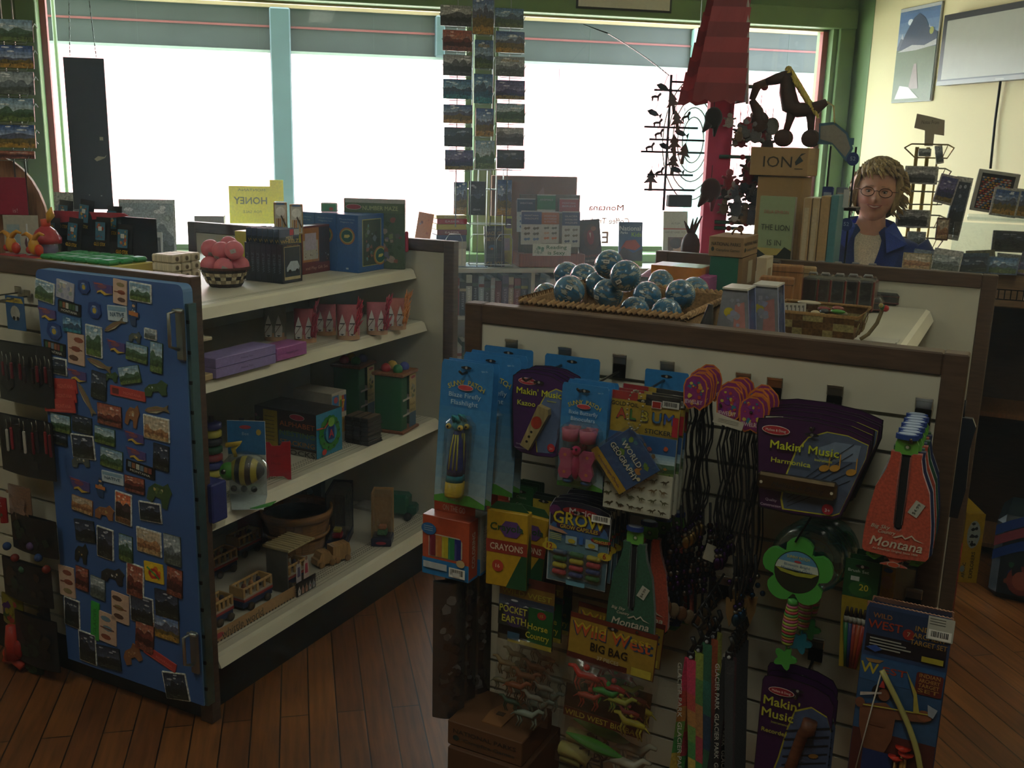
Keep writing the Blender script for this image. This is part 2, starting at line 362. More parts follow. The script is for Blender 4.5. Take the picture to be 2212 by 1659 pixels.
def deck(parent,x0,x1,y0,y1,z,lip=True,side=1,col=DECK,holes=True,name='shelf'):
 """steel shelf; the long open edge is at x1 when side is 1, else at x0"""
 b=MB();b.box(x0,x1,y0,y1,z-.012,z,col)
 e=x1 if side > 0 else x0
 xs=[(e,z),(e+.012*side,z-.006),(e+.026*side,z-.036),(e+.012*side,z-.038),(e-.002*side,z-.012)]
 b.prism(xs,y0,y1,'cfc9b2') if False else None
 v=[(p[0],y0,p[1]) for p in xs]+[(p[0],y1,p[1]) for p in xs];n=5
 f=[tuple(range(n)),tuple(range(2*n-1,n-1,-1))]+[(i,n+i,n+(i+1) % n,(i+1) % n) for i in range(n)]
 b.add(v,f,'d0cab4')
 for k in (.03,.045):
  b.box(min(e-k*side,e-(k+.002)*side),max(e-k*side,e-(k+.002)*side),y0,y1,z,z+.0006,'9a9686')
 o=obj(name,b,'laminate',parent)
 if holes:
  h=MB();n=int((y1-y0)/.0125)
  for k in range(n):
   for q in (.062,.072,.086,.096):h.box(e-(q+.0032)*side if side > 0 else e+q,e-q*side if side > 0 else e+q+.0032,y0+k*.0125+.002,y0+k*.0125+.008,z+.0001,z+.0007,'4a463c')
  obj('perforations',h,'paint',o)
 return o
H_=1.315
Z1,Z2,Z3,Z4=1.20,1.0,.618,.20
LG=thing('shelving_unit','cream shelving unit on the left with a blue magnet board on its end','shelf',gw(0,0,0),-GA,None)
panel(LG,-3.25,-1.947,1.98,.04,H_);panel(LG,-3.25,-1.915,3.30,.04,H_,'plain')
CL=-2.60
deck(LG,-3.09,-2.105,2.02,3.30,Z1,holes=False,name='top_shelf')
deck(LG,CL,-2.055,2.02,3.30,Z2,holes=False);deck(LG,CL,-1.99,2.02,3.30,Z3);deck(LG,CL,-1.965,2.02,3.30,Z4)
obj('spine_board',MB().box(CL-.02,CL,2.02,3.30,.12,Z1-.012,'a9aea6'),'laminate',LG)
obj('base',MB().box(-3.0,-2.0,2.02,3.30,0,Z4-.05,'16130f'),'paint',LG)
RG=thing('shelving_unit','cream shelving unit on the right with slatted end hung full of carded toys','shelf',gw(0,0,0),-GA,None)
panel(RG,-1.153,-.068,2.04,.045,H_);panel(RG,-1.19,-.066,3.50,.04,H_,'plain')
CR=-.62
deck(RG,-.98,-.262,2.085,3.50,Z1-.01,holes=False,name='top_shelf')
deck(RG,CR,-.20,2.085,3.50,.93,holes=False);deck(RG,CR,-.16,2.085,3.50,.60,holes=False);deck(RG,CR,-.13,2.085,3.50,.2,holes=False)
obj('spine_board',MB().box(CR-.02,CR,2.085,3.50,.12,Z1-.03,'b5b5a6'),'laminate',RG)
obj('base',MB().box(-1.05,-.14,2.085,3.50,0,.15,'16130f'),'paint',RG)
obj('price_strip',MB().box(-.52,-.262,2.085,3.49,Z1-.0099,Z1-.0093,'b3ae9c'),'laminate',RG)
# ------------------------------------------------------------------ printed pictures
PAL={'blue':('4c6f9c','a8bccb','4a5a70','3c5240','56663c'),'sunset':('d06a48','e2a070','4a3a3c','2e2c26','6a4a2c'),'green':('7a9ab0','c0ccc8','4a6650','3a5230','5c7038'),
       'autumn':('3c5c94','b8c0cc','54586c','6a5a2c','a07a30'),'bw':('8a8a8a','c8c8c8','5a5a5a','303030','4a4a4a'),'lake':('3c6a98','9cc0d0','3a5068','2a5a78','2f7a88'),
       'dark':('2c3444','4c566a','22282e','1c2420','2c3028'),'tan':('b4a48c','c0b49c','a87c54','8a5c3c','b09064'),'red':('9c5444','b08064','6c342c','442420','7c4434'),
       'purple':('4a4a80','8a84a8','40386a','2c3458','7a6a34'),'grey':('8c989c','b8c0c0','6a7478','4c5450','5a6258')}
def mixc(a,b,t):
 A=[int(a[i:i+2],16) for i in (0,2,4)];B=[int(b[i:i+2],16) for i in (0,2,4)]
 return ''.join('%02x' % max(0,min(255,int(p+(q-p)*t))) for p,q in zip(A,B))
def scenery(b,x0,x1,z0,z1,pal='blue',seed=0,trees=6,dense=6):
 R=random.Random(seed*7+3);s0,s1,far,near,gr=PAL[pal];w,h=x1-x0,z1-z0;L=b.layer+1
 n=5
 hz=z0+h*R.uniform(.38,.55)
 for i in range(n):b.rect(x0,x1,hz-.1*h+(z1-hz+.1*h)*i/n,hz-.1*h+(z1-hz+.1*h)*(i+1)/n,mixc(s1,s0,i/(n-1)),-.0003*L)
 for _ in range(3):
  cx,cz=x0+w*R.uniform(.15,.85),hz+(z1-hz)*R.uniform(.45,.9);b.disc(cx,cz,w*R.uniform(.06,.14),h*.035,mixc(s1,'ffffff',.5),10,-.0003*(L+1))
 def ridge(base,amp,col,lay,k):
  p=[(x0,z0)]+[(x0+w*i/k,base+amp*R.random()*(1 if i % 2 else .45)) for i in range(k+1)]+[(x1,z0)]
  p=[(q[0],min(q[1],z1-.02*h)) for q in p];b.ink(p[::-1],col,-.0003*lay);return p
 p=ridge(hz,h*.34,far,L+2,dense)
 for i in range(2,len(p)-2):
  if p[i][1] > p[i-1][1] and p[i][1] > p[i+1][1]:
   q=p[i];a,c=p[i-1],p[i+1];t=.35
   b.ink([(q[0]+(a[0]-q[0])*t,q[1]+(a[1]-q[1])*t),(q[0]-w*.01,q[1]-h*.06),(q[0]+(c[0]-q[0])*t,q[1]+(c[1]-q[1])*t),q],mixc(far,'ffffff',.55),-.0003*(L+3))
 ridge(hz-h*.12,h*.16,near,L+4,dense+4);ridge(z0+h*.16,h*.1,gr,L+5,7)
 for _ in range(trees):
  cx=x0+w*R.uniform(.05,.95);th=h*R.uniform(.08,.2);tz=z0+h*R.uniform(.02,.25);b.ink([(cx-w*.02,tz),(cx+w*.02,tz),(cx,tz+th)],mixc(near,'000000',.35),-.0003*(L+6))
 for _ in range(5):
  cx=x0+w*R.uniform(.1,.8);cz=z0+h*R.uniform(.02,.2);b.rect(cx,min(x1,cx+w*R.uniform(.05,.2)),cz,cz+h*.02,mixc(gr,'ffffff',.25),-.0003*(L+6))
 b.layer=L+6
def blobs(b,x0,x1,z0,z1,cols,n,seed,r=.08):
 R=random.Random(seed);b.layer += 1;w,h=x1-x0,z1-z0;s=min(w,h);y=-.0003*b.layer
 for k in range(n):
  c=R.choice(cols);rr=s*r*R.uniform(.5,1.4);cx=R.uniform(x0+rr,x1-rr);cz=R.uniform(z0+rr,z1-rr);m=R.choice((4,5,7,9));a0=R.random()*6
  b.ink([(cx+rr*math.cos(a0+2*PI*i/m)*R.uniform(.6,1),cz+rr*math.sin(a0+2*PI*i/m)*R.uniform(.6,1)) for i in range(m)],c,y-.00002*k)
def rrect(x0,x1,z0,z1,r,n=4):
 p=[]
 for cx,cz,a in ((x1-r,z1-r,0),(x0+r,z1-r,PI/2),(x0+r,z0+r,PI),(x1-r,z0+r,1.5*PI)):
  for k in range(n+1):t=a+PI/2*k/n;p.append((cx+r*math.cos(t),cz+r*math.sin(t)))
 return p
def barcode(b,x0,x1,z0,z1,y=None):
 b.rect(x0,x1,z0,z1,'d8d8d0',y);yy=(y or -.0003*b.layer)-.0003;w=(x1-x0);R=random.Random(3);x=x0+w*.1
 while x < x1-w*.12:t=w*R.choice((.015,.03,.045));b.rect(x,x+t,z0+(z1-z0)*.25,z1-(z1-z0)*.12,'2a2a2a',yy);x += t+w*R.choice((.02,.035))
 if y is None:b.layer += 1
def oval_logo(b,x,z,w,col='b5343c',t='Melissa & Doug'):
 b.disc(x,z,w/2,w*.17,'d8cfc4',24);b.disc(x,z,w/2*.95,w*.15,col,24)
 if t:b.text(t,x,z,w*.14,'e4d8d0',w=w*.72)
def card_obj(name,b,label=None,cat=None,m='print',**k):return obj(name,b,m,label=label,cat=cat,**k)
# ------------------------------------------------------------------ magnet board on the end of the left unit
def cA(x,y):return x/3.456,560+y/3.456
def cB(x,y):return x/2.517,1000+y/2.517
MY=1.945
bx0,bz1=g_at_y(76,580,MY);bx1,_=g_at_y(394,612,MY);bz0=g_at_y(300,1476,MY)[1]
bx0,bz1=g_at_y(76,580,MY)
out=[(bx0,bz0),(bx1,bz0)]+[(bx1-.02+.02*math.cos(t),bz1-.02+.02*math.sin(t)) for t in (0,.4,.8,1.2,PI/2)]+[(bx0+.02+.02*math.cos(t),bz1-.02+.02*math.sin(t)) for t in (PI/2,2.,2.4,2.8,PI)]
bd=obj('magnet_board',MB().prism(out,MY,1.979,'3b5c93','5d83ad'),'paint',LG);bd['label']='blue painted steel magnet board'
b=MB();b.prism([(bx1-.004,bz0),(bx1+.012,bz0),(bx1+.012,bz1-.05),(bx1-.004,bz1-.05)],1.95,1.978,'6b8a90')
for k in range(14):b.box(bx1+.004,bx1+.0125,1.947,1.951,bz0+.05+k*.082,bz0+.06+k*.082,'23292c')
obj('hinge',b,'metal',LG)
def latch(px,py0,py1,label):
 x,z1=g_at_y(px,py0,1.92);_,z0=g_at_y(px,py1,1.92);b=MB();h=z1-z0
 t=thing('chrome_latch',label,'latch',(x,1.945,z0))
 obj('plate',MB().bbox(-.016,.016,-.012,0,0,h,'8f9698',.006),'metal',t)
 obj('lever',MB().tube([(-.008,-.012,h*.95),(-.012,-.034,h*.92),(-.010,-.036,h*.3),(-.004,-.012,h*.22)],.005,'b9c0c0',8),'metal',t)
 obj('pin',MB().tube([(-.016,-.014,h-.006),(.016,-.014,h-.006)],.005,'d8dcdc',8),'metal',t)
latch(376,668,782,'chrome latch at the top right edge of the blue magnet board')
latch(408,1370,1460,'chrome latch near the bottom right of the blue magnet board')
# magnets: crop x, y, w, h (px of the crop), turn, kind, palette, words for the label
MAG=[('A',330,240,150,165,-.02,'photo','green','white bordered green valley picture magnet, topmost at the left edge of the board'),
 ('A',483,232,135,145,-.03,'map','grey','pale lilac map magnet beside the green valley picture'),
 ('A',622,205,95,110,.1,'badge','blue','dark blue badge magnet with a yellow bear in the top row'),
 ('A',762,218,150,115,.12,'state','purple','purple state shaped magnet with yellow edge in the top row'),
 ('A',893,245,105,195,.04,'spots','tan','tall cream magnet with four small pictures in the top row'),
 ('A',1045,248,170,150,.08,'photo','green','white bordered forest picture magnet at the top right of the board'),
 ('A',345,405,135,115,.12,'state','purple','purple state shaped magnet below the green valley picture'),
 ('A',515,365,175,95,.03,'word','bw','black lettered magnet with small pictures, upper of three alike'),
 ('A',702,380,105,130,.05,'badge','blue','dark blue badge magnet left of the pale licence plate'),
 ('A',873,405,150,120,.15,'plate','grey','pale licence plate magnet reading NATIVE, the uppermost'),
 ('A',995,410,80,190,.0,'totem','autumn','orange and navy dangling figure magnet right of the licence plate'),
 ('A',535,490,140,120,.1,'photo2','lake','turquoise lake magnet without a border above the tall cream one'),
 ('A',400,535,115,130,.02,'badge','blue','dark blue badge magnet at the left edge above the black lettered one'),
 ('A',850,495,180,60,.45,'fish','tan','brown trout magnet under the upper licence plate'),
 ('A',565,670,125,245,.06,'spots','tan','tall pinkish tan magnet with dark pictures left of the waterfall picture'),
 ('A',698,612,125,245,.06,'photo','green','tall white bordered forest waterfall picture magnet'),
 ('A',1005,580,95,90,.05,'animal','grey','grey animal shaped magnet under the orange figure'),
 ('A',1120,560,95,85,.06,'photo','grey','small pale rectangular magnet near the chrome latch'),
 ('A',860,650,140,120,.1,'state','purple','purple state shaped magnet right of the forest waterfall picture'),
 ('A',405,665,165,100,.05,'word','bw','black lettered magnet at the left edge above the dark forest picture'),
 ('A',1018,700,165,140,.04,'photo2','green','green bordered wildlife magnet below the grey animal'),
 ('A',1165,735,95,240,.06,'photo2','green','tall narrow green magnet below the chrome latch'),
 ('A',415,795,165,130,.1,'photo','dark','white bordered dark forest picture magnet above the red plates'),
 ('A',735,785,190,65,-.12,'fish','tan','brown trout magnet pointing left under the waterfall picture'),
 ('A',568,865,145,115,.12,'state','purple','purple state shaped magnet above the red plates'),
 ('A',825,875,110,80,.1,'animal','green','small green animal shaped magnet in the middle of the board'),
 ('A',965,865,165,135,.35,'photo2','green','tilted green wildlife magnet in the middle of the board'),
 ('A',735,945,115,215,.02,'photo2','dark','dark brown bear picture magnet right of the red plates'),
 ('A',1160,965,190,120,.3,'animal','green','green bear shaped magnet with flowers right of the tilted one'),
 ('A',455,945,240,110,.22,'red','red','red plate magnet, uppermost of the three overlapping ones'),
 ('A',455,1015,240,100,.22,'red','red','red plate magnet, middle one of the three overlapping'),
 ('A',455,1090,240,100,.22,'red','red','red plate magnet, lowest of the three overlapping ones'),
 ('A',950,1002,270,75,.1,'red','red','long red plate magnet by itself in the middle of the board'),
 ('A',638,1045,200,60,-1.0,'fish','tan','brown trout magnet slanting steeply beside the red plates'),
 ('A',1165,1125,190,65,.3,'fish','tan','brown trout magnet above the white bordered brown meadow'),
 ('A',815,1165,185,165,.1,'photo2','red','dark red sunset magnet without a border'),
 ('A',985,1165,100,190,-.1,'animal','tan','brown and yellow bear cub shaped magnet'),
 ('A',1165,1265,200,185,.1,'photo','tan','white bordered brown meadow picture magnet near the right edge'),
 ('A',450,1225,150,140,.1,'photo2','green','bright green map magnet at the left edge'),
 ('A',610,1235,150,130,.08,'photo2','dark','dark green wildlife magnet right of the bright green map'),
 ('A',780,1320,155,130,.08,'photo2','green','green wildlife magnet below the dark red sunset'),
 ('A',995,1330,150,110,.1,'state','purple','purple state shaped magnet left of the brown meadow, upper of two'),
 ('A',1010,1455,150,110,.08,'state','purple','purple state shaped magnet left of the brown meadow, lower of two'),
 ('A',430,1340,140,90,.1,'photo2','dark','dark brown magnet under the bright green map'),
 ('A',618,1400,175,185,.18,'photo','dark','white bordered mountain road picture magnet in the lower left'),
 ('A',600,1500,150,110,.3,'animal','grey','grey wolf shaped magnet tucked under the mountain road picture'),
 ('A',830,1490,170,150,.06,'photo2','green','green wildlife magnet above the lower licence plate'),
 ('A',1200,1480,120,200,.05,'photo2','dark','tall dark magnet at the right edge below the meadow'),
 ('A',1045,1570,220,90,.03,'word','bw','black lettered magnet in the lower middle of the board'),
 ('B',610,82,120,62,.12,'plate','grey','pale licence plate magnet reading NATIVE, the lower one'),
 ('B',730,120,110,90,.1,'photo2','red','dark magnet with red flowers right of the lower licence plate'),
 ('B',545,135,60,110,.05,'totem','tan','small brown dangling figure magnet left of the orange mountain'),
 ('B',430,120,110,90,.12,'state','purple','purple state shaped magnet lowest on the left edge'),
 ('B',865,165,130,150,-.1,'animal','green','dark green bird shaped magnet right of the orange mountain'),
 ('B',445,230,115,85,.05,'photo2','tan','brown magnet with yellow edge in the lower left'),
 ('B',565,268,110,85,.15,'animal','tan','golden moose shaped magnet left of the orange mountain'),
 ('B',669,248,92,180,.05,'photo','sunset','white bordered magnet of an orange sky over a dark mountain'),
 ('B',815,268,125,110,.18,'photo','dark','white bordered dark river picture magnet'),
 ('B',460,370,110,120,.2,'photo2','dark','very dark magnet at the lower left edge of the board'),
 ('B',570,437,92,175,.06,'photo','dark','tall white bordered waterfall picture magnet low on the board'),
 ('B',808,430,138,140,.1,'photo','tan','white bordered brown landscape magnet low on the board'),
 ('B',682,465,75,150,.08,'photo2','green','grey green waterfall magnet without border between two bordered ones'),
 ('B',935,475,95,170,.12,'photo2','grey','tall magnet of a white bird near the lower right edge'),
 ('B',440,490,70,120,.0,'animal','dark','black bear shaped magnet at the lower left'),
 ('B',610,610,130,95,.1,'animal','bw','black and white badger shaped magnet low on the board'),
 ('B',733,642,95,190,.05,'photo','red','white bordered reddish cabin picture magnet'),
 ('B',835,597,105,110,.15,'hot','red','yellow and red letter magnet with a green lizard'),
 ('B',948,650,85,160,.05,'photo2','red','red poster magnet at the lower right edge'),
 ('B',362,645,85,170,.12,'spots','tan','tan magnet with cabin pictures at the left edge'),
 ('B',445,630,70,130,.05,'photo2','red','narrow red and brown magnet near the left edge'),
 ('B',530,680,80,120,.05,'photo2','grey','grey stream magnet above the green strip'),
 ('B',652,790,95,165,.06,'spots','tan','pinkish tan magnet with animal prints, the upper right one of two'),
 ('B',583,900,95,170,.06,'spots','tan','pinkish tan magnet with animal prints, the lower left one of two'),
 ('B',770,800,130,155,.12,'photo','dark','white bordered dark hill picture magnet beside the animal prints'),
 ('B',905,770,130,150,.15,'photo2','dark','dark magnet above the golden field picture'),
 ('B',905,890,135,150,.12,'photo2','autumn','golden field picture magnet near the lower right edge'),
 ('B',515,860,45,215,.02,'strip','green','narrow bright green strip magnet'),
 ('B',390,815,85,160,.06,'photo','dark','white bordered brown picture magnet at the lower left edge'),
 ('B',785,935,100,185,.03,'photo2','red','dark red magnet of tall posts low on the board'),
 ('B',475,1005,95,170,.1,'photo','dark','white bordered dark picture magnet, lowest on the left'),
 ('B',715,1040,115,100,.5,'animal','tan','golden bear shaped magnet left of the tilted red plate'),
 ('B',590,1060,130,120,.2,'photo2','dark','nearly black magnet in the bottom row'),
 ('B',868,1065,180,50,-.15,'red','red','tilted red plate magnet near the bottom of the board'),
 ('B',955,1215,135,150,.3,'photo','dark','white bordered dark picture magnet alone at the bottom right corner')]
_k=0
for cr,x,y,w,h,a,kd,pal,lab in MAG:
 _k += 1;f=cA if cr == 'A' else cB;c=g_at_y(*f(x,y),MY-.004);e=g_at_y(*f(x+w/2,y),MY-.004);t=g_at_y(*f(x,y-h/2),MY-.004)
 W=abs(e[0]-c[0])*2*.96;Hh=abs(t[1]-c[1])*2*.95
 a=-(a-.13) if abs(a) < .4 else -a;b=MB();R=random.Random(_k);W2,H2=W/2,Hh/2
 s0,s1,far,near,gr=PAL[pal];th=.003;nm='fridge_magnet'
 if kd in ('photo','photo2','word','plate','red','map','spots','strip','hot'):
  edge={'photo':'cfd2cc','photo2':near,'word':'16181c','plate':'b8c6ce','red':'b03a34','map':'a7a8b4','spots':'c8aa94','strip':'2f9a3c','hot':'d8b428'}[kd]
  b.prism(rrect(-W2,W2,-H2,H2,.002),0,th,edge)
  if kd in ('photo','photo2'):i=.0035 if kd == 'photo' else .0008;scenery(b,-W2+i,W2-i,-H2+i,H2-i,pal,_k,5,R.choice((4,6,8)))
  elif kd == 'word':
   b.text('MONTANA',0,-H2*.6,H2*.55,'c8c8c0',True,w=W*.7)
   for q in range(6):b.rect(-W2*.85+q*W*.145,-W2*.85+q*W*.145+W*.12,-H2*.15,H2*.8,R.choice(('6a7a88','3c5a3c','8a5a3c','b8b8a8','7a3c34')))
  elif kd == 'plate':b.rect(-W2*.92,W2*.92,H2*.3,H2*.85,'7fa2b8');b.text('NATIVE',0,-H2*.15,H2*.8,'3f5a74',True,w=W*.72)
  elif kd == 'red':b.rect(-W2*.88,-W2*.5,-H2*.6,H2*.6,'5c2020');b.text('MONTANA' if W > .06 else 'PARK',W*.14,0,H2*.8,'d87a6c',w=W*.5);b.rect(-W2*.4,W2*.9,-H2*.75,-H2*.65,'d06a60')
  elif kd == 'map':blobs(b,-W2,W2,-H2,H2,('8c90a8','c0b8a8','8a9a90'),14,_k,.15);b.rect(-W2*.6,W2*.2,H2*.7,H2*.9,'d0d4d8')
  elif kd == 'spots':
   for q in range(3):b.disc(R.uniform(-.2,.2)*W,H2*(.6-.6*q),W*.3,Hh*.09,R.choice(('8a4a38','5c4034','8a7a54','6c8898')),8)
   b.rect(-W2*.8,W2*.8,-H2*.05,H2*.02,'7a4434')
  elif kd == 'hot':blobs(b,-W2,W2,-H2,H2,('d86a20','c8342c','e8c030'),12,_k,.22);b.disc(0,-H2*.1,W*.28,Hh*.26,'b82c28');b.disc(0,-H2*.1,W*.14,Hh*.13,'e0a82c');b.tube([(-W2*.6,-.003,H2*.5),(-W2*.2,-.003,H2*.2),(W2*.2,-.003,-H2*.1),(W2*.6,-.003,-H2*.5)],.002,'3c8a34')
  else:b.text('GLACIER',0,0,W*.5,'1c5a24',w=Hh*.7,a=PI/2)
 elif kd == 'badge':
  b.prism([(-W2,-H2*.4),(-W2*.5,-H2),(W2*.5,-H2),(W2,-H2*.3),(W2*.8,H2*.8),(0,H2),(-W2*.8,H2*.8)],0,th,'26407a');b.disc(0,0,W2*.55,H2*.55,'3f62a0',12);b.disc(W2*.05,-H2*.05,W2*.3,H2*.38,'b09a3c',7);b.disc(0,H2*.45,W2*.3,H2*.12,'8a9ab8',8)
 elif kd == 'state':
  b.prism([(-W2,H2*.8),(W2,H2*.5),(W2,-H2*.6),(W2*.2,-H2*.9),(-W2*.2,-H2*.5),(-W2*.6,-H2*.7),(-W2*.75,-H2*.1)],0,th,'54487e')
  b.ink([(W2,-H2*.6),(W2*.2,-H2*.9),(-W2*.2,-H2*.5),(-W2*.6,-H2*.7),(-W2*.5,-H2*.4),(-W2*.1,-H2*.2),(W2*.4,-H2*.6)],'c8a840');b.disc(0,H2*.25,W2*.5,H2*.3,'7c4a5c',8);b.rect(-W2*.8,W2*.1,H2*.5,H2*.68,'a05048')
 elif kd == 'fish':
  p=[(-W2,0),(-W2*.7,H2*.6),(0,H2*.85),(W2*.6,H2*.4),(W2,H2*.9),(W2*.88,0),(W2,-H2*.9),(W2*.6,-H2*.35),(0,-H2*.85),(-W2*.7,-H2*.6)]
  b.prism(p,0,th,'7a6a4c');b.ink([(-W2*.8,-H2*.1),(W2*.6,-H2*.05),(W2*.6,H2*.1),(-W2*.8,H2*.15)],'9c6a58');b.disc(-W2*.8,H2*.1,.0012,.0012,'1a1a1a',6);b.ink([(-W2*.7,-H2*.5),(0,-H2*.8),(W2*.5,-H2*.35),(0,-H2*.4)],'b0a688')
 elif kd in ('animal','totem'):
  p=[(-W2,-H2*.9),(-W2*.5,-H2),(-W2*.3,-H2*.4),(W2*.2,-H2*.4),(W2*.4,-H2),(W2*.8,-H2*.95),(W2*.85,-H2*.1),(W2,H2*.4),(W2*.55,H2),(W2*.2,H2*.6),(-W2*.5,H2*.55),(-W2*.95,0)]
  if kd == 'totem':p=[(-W2*.9,-H2*.2),(-W2*.4,-H2),(W2*.5,-H2*.95),(W2*.5,-H2*.3),(W2,-H2*.2),(W2*.9,H2*.2),(W2*.4,H2*.3),(W2*.4,H2),(-W2*.3,H2),(-W2*.5,H2*.3),(-W2,H2*.15)]
  b.prism(p,0,th,near if kd == 'animal' else '2c4468');blobs(b,-W2*.6,W2*.5,-H2*.3,H2*.45,(far,gr,s1,'b8a060'),9,_k,.22)
  if kd == 'totem':b.rect(-W2*.9,W2*.9,-H2*.15,H2*.2,'b87038');b.disc(0,H2*.7,W2*.3,H2*.12,'c89a70',8)
 card_obj(nm,b,lab,'magnet','photo' if kd.startswith('photo') else 'print',loc=(c[0],MY-th-.0005-(.0032*((_k-30) % 3) if kd == 'red' and W > .05 and x == 455 else 0),c[1]),rot=(0,a,0),frame='G',group='souvenir magnets on the blue board')
# ------------------------------------------------------------------ goods on the left unit
def K(ox,oy,s=3.687):return lambda x,y:(ox+x/s,oy+y/s)
cC=K(400,420);cD=K(400,820);cE=K(400,1020);cF=K(0,400)
def facing(x,y):return math.atan2(-x,y)
def fit(z,c,top,left=None,right=None,k=cC):
 bx,by=k(*c);return boxfit(z,bx,by,k(0,top)[1],k(left,0)[0] if left is not None else None,k(right,0)[0] if right is not None else None)
def fit2(gy,c,top,left,right,k):   # as fit, at a known distance; the foot height follows
 gx,z=g_at_y(*k(*c),gy)
 return (gx,gy,solve(lambda t:proj(gx-t,gy,z)[0],k(left,0)[0],0,1.2),solve(lambda t:proj(gx,gy+t,z)[0],k(right,0)[0],0,1),solve(lambda t:proj(gx,gy,z+t)[1],k(0,top)[1],0,1)),z
def side(b,rz=PI/2):b.at(rz=rz);return b
def carton(name,label,cat,F,z,col,front=None,sidef=None,top=None,group=None,sx=None,sy=None,m='print',edge=None):
 """box whose nearest bottom corner is at F; front(b,w,h) prints on the -y face, sidef(b,w,h) on the +x face"""
 gx,gy,w,d,h=F;w=sx or w;d=sy or d;left_=gx < -1.9;d=min(d,(3.292 if left_ else 3.485)-gy);w=min(w,gx+2.585) if left_ and z < 1.1 else w
 b=MB();b.bbox(-w,0,0,d,0,h,col,.0015)
 if front:b.M=Matrix.Translation((-w/2,-.0002,h/2));b.layer=0;front(b,w,h)
 if sidef:b.M=Matrix.Translation((.0002,d/2,h/2)) @ Matrix.Rotation(PI/2,4,'Z');b.layer=0;sidef(b,d,h)
 if top:b.M=Matrix.Translation((-w/2,d/2,h)) @ Matrix.Rotation(-PI/2,4,'X');b.layer=0;top(b,w,d)
 b.M=Matrix.Identity(4)
 return obj(name,b,m,loc=(gx,gy,z+.0005),frame='G',label=label,cat=cat,group=group)
# wooden blocks with holes
gx,gy=g_at_z(438,637,Z1);dy=solve(lambda t:proj(gx,gy-t,Z1)[0],376,0,.4)/3;dz=.0262
for i in range(3):
 for j in range(5):
  b=MB();b.bbox(-.085,0,.0008,dy-.0008,.0006,dz-.0006,'c2b49a',.004);yc,zc=dy/2,dz/2
  b.M=Matrix.Translation((.0003,yc,zc)) @ Matrix.Rotation(PI/2,4,'Z');b.disc(0,0,.0075,.0075,'7c6c58',8);b.disc(.001,-.001,.0055,.0055,'5c4c3c',8);b.M=Matrix.Identity(4)
  obj('wooden_block',b,'woodx',loc=(gx,gy-3*dy+i*dy,Z1+.001+j*dz),frame='G',label='%s pale wooden block with a round hole in the end, %s' % (('left','middle','right')[i] + ' column',('bottom of the stack','second from the bottom','middle of the stack','second from the top','top of the stack')[j]),cat='block',group='stacked wooden blocks')
# woven basket with pink balls
gx,gy=g_at_z(487,618,Z1);bk=thing('wicker_basket','round dark and cream woven basket holding pink balls','basket',(gx,gy,Z1+.001))
b=MB()
rings=[(.050,.000,'2c2220'),(.058,.012,'2c2220'),(.063,.024,'c8bb98'),(.069,.036,'2c2220'),(.073,.048,'c8bb98'),(.078,.060,'4a2c22')]
for q in range(5):
 r0,z0,_=rings[q];r1,z1,_=rings[q+1]
 for k in range(24):
  a0,a1=2*PI*k/24,2*PI*(k+1)/24;off=.002 if (k+q) % 2 else -.001;col=(('c8bb98','8c7c60') if q in (1,3) else ('2c2220','3a2e28') if q != 2 else ('c8bb98','2c2220'))[(k+q) % 2]
  p=[(r0+off,z0,a0),(r0+off,z0,a1),(r1+off,z1,a1),(r1+off,z1,a0)]
  b.add([(r*math.cos(a),r*math.sin(a),z) for r,z,a in p],[(0,1,2,3)],col)
  b.add([((r-.003)*math.cos(a),(r-.003)*math.sin(a),z) for r,z,a in p],[(3,2,1,0)],'3a2e28')
b.lathe([(.0,.001),(.05,.001)],'2c2220',24)
obj('basket_wall',b,'straw',bk);obj('rim',MB().tube([(.079*math.cos(t),.079*math.sin(t),.061) for t in (2*PI*k/24 for k in range(25))],.005,'4a2a22',6,False),'straw',bk)
pk=MB();pk.ball(0,0,0,.031,col='d0707c');pk.at(rx=.3,rz=.3);pk.rect(-.009,.009,-.006,.007,'a8a4a0',-.0314);pk.text('1.99',0,0,.005,'554444',y=-.0318)
first=None
for k,(x,y,z,lab) in enumerate(((-.036,-.030,.067,'front left'),(.026,-.034,.067,'front middle'),(.045,.022,.070,'front right'),(-.048,.028,.068,'far left'),(-.0,.052,.075,'rear right'),(-.058,-.0,.118,'rear middle'),
                         (-.004,-.008,.115,'upper middle, with a price label'),(.052,-.01,.122,'upper right with a dark ring'),(-.02,.045,.128,'topmost at the rear left'))):
 lb='pink foam ball in the woven basket, %s of the pile' % lab;R_=random.Random(k)
 if not first:first=obj('foam_ball',pk,'rubber',loc=(gx+x,gy+y,Z1+z),frame='G',label=lb,cat='ball',group='pink balls in the basket')
 else:dup(first,(gx+x,gy+y,Z1+z),(R_.uniform(-.5,.5),R_.uniform(-.5,.5),R_.uniform(-1,1)),label=lb)
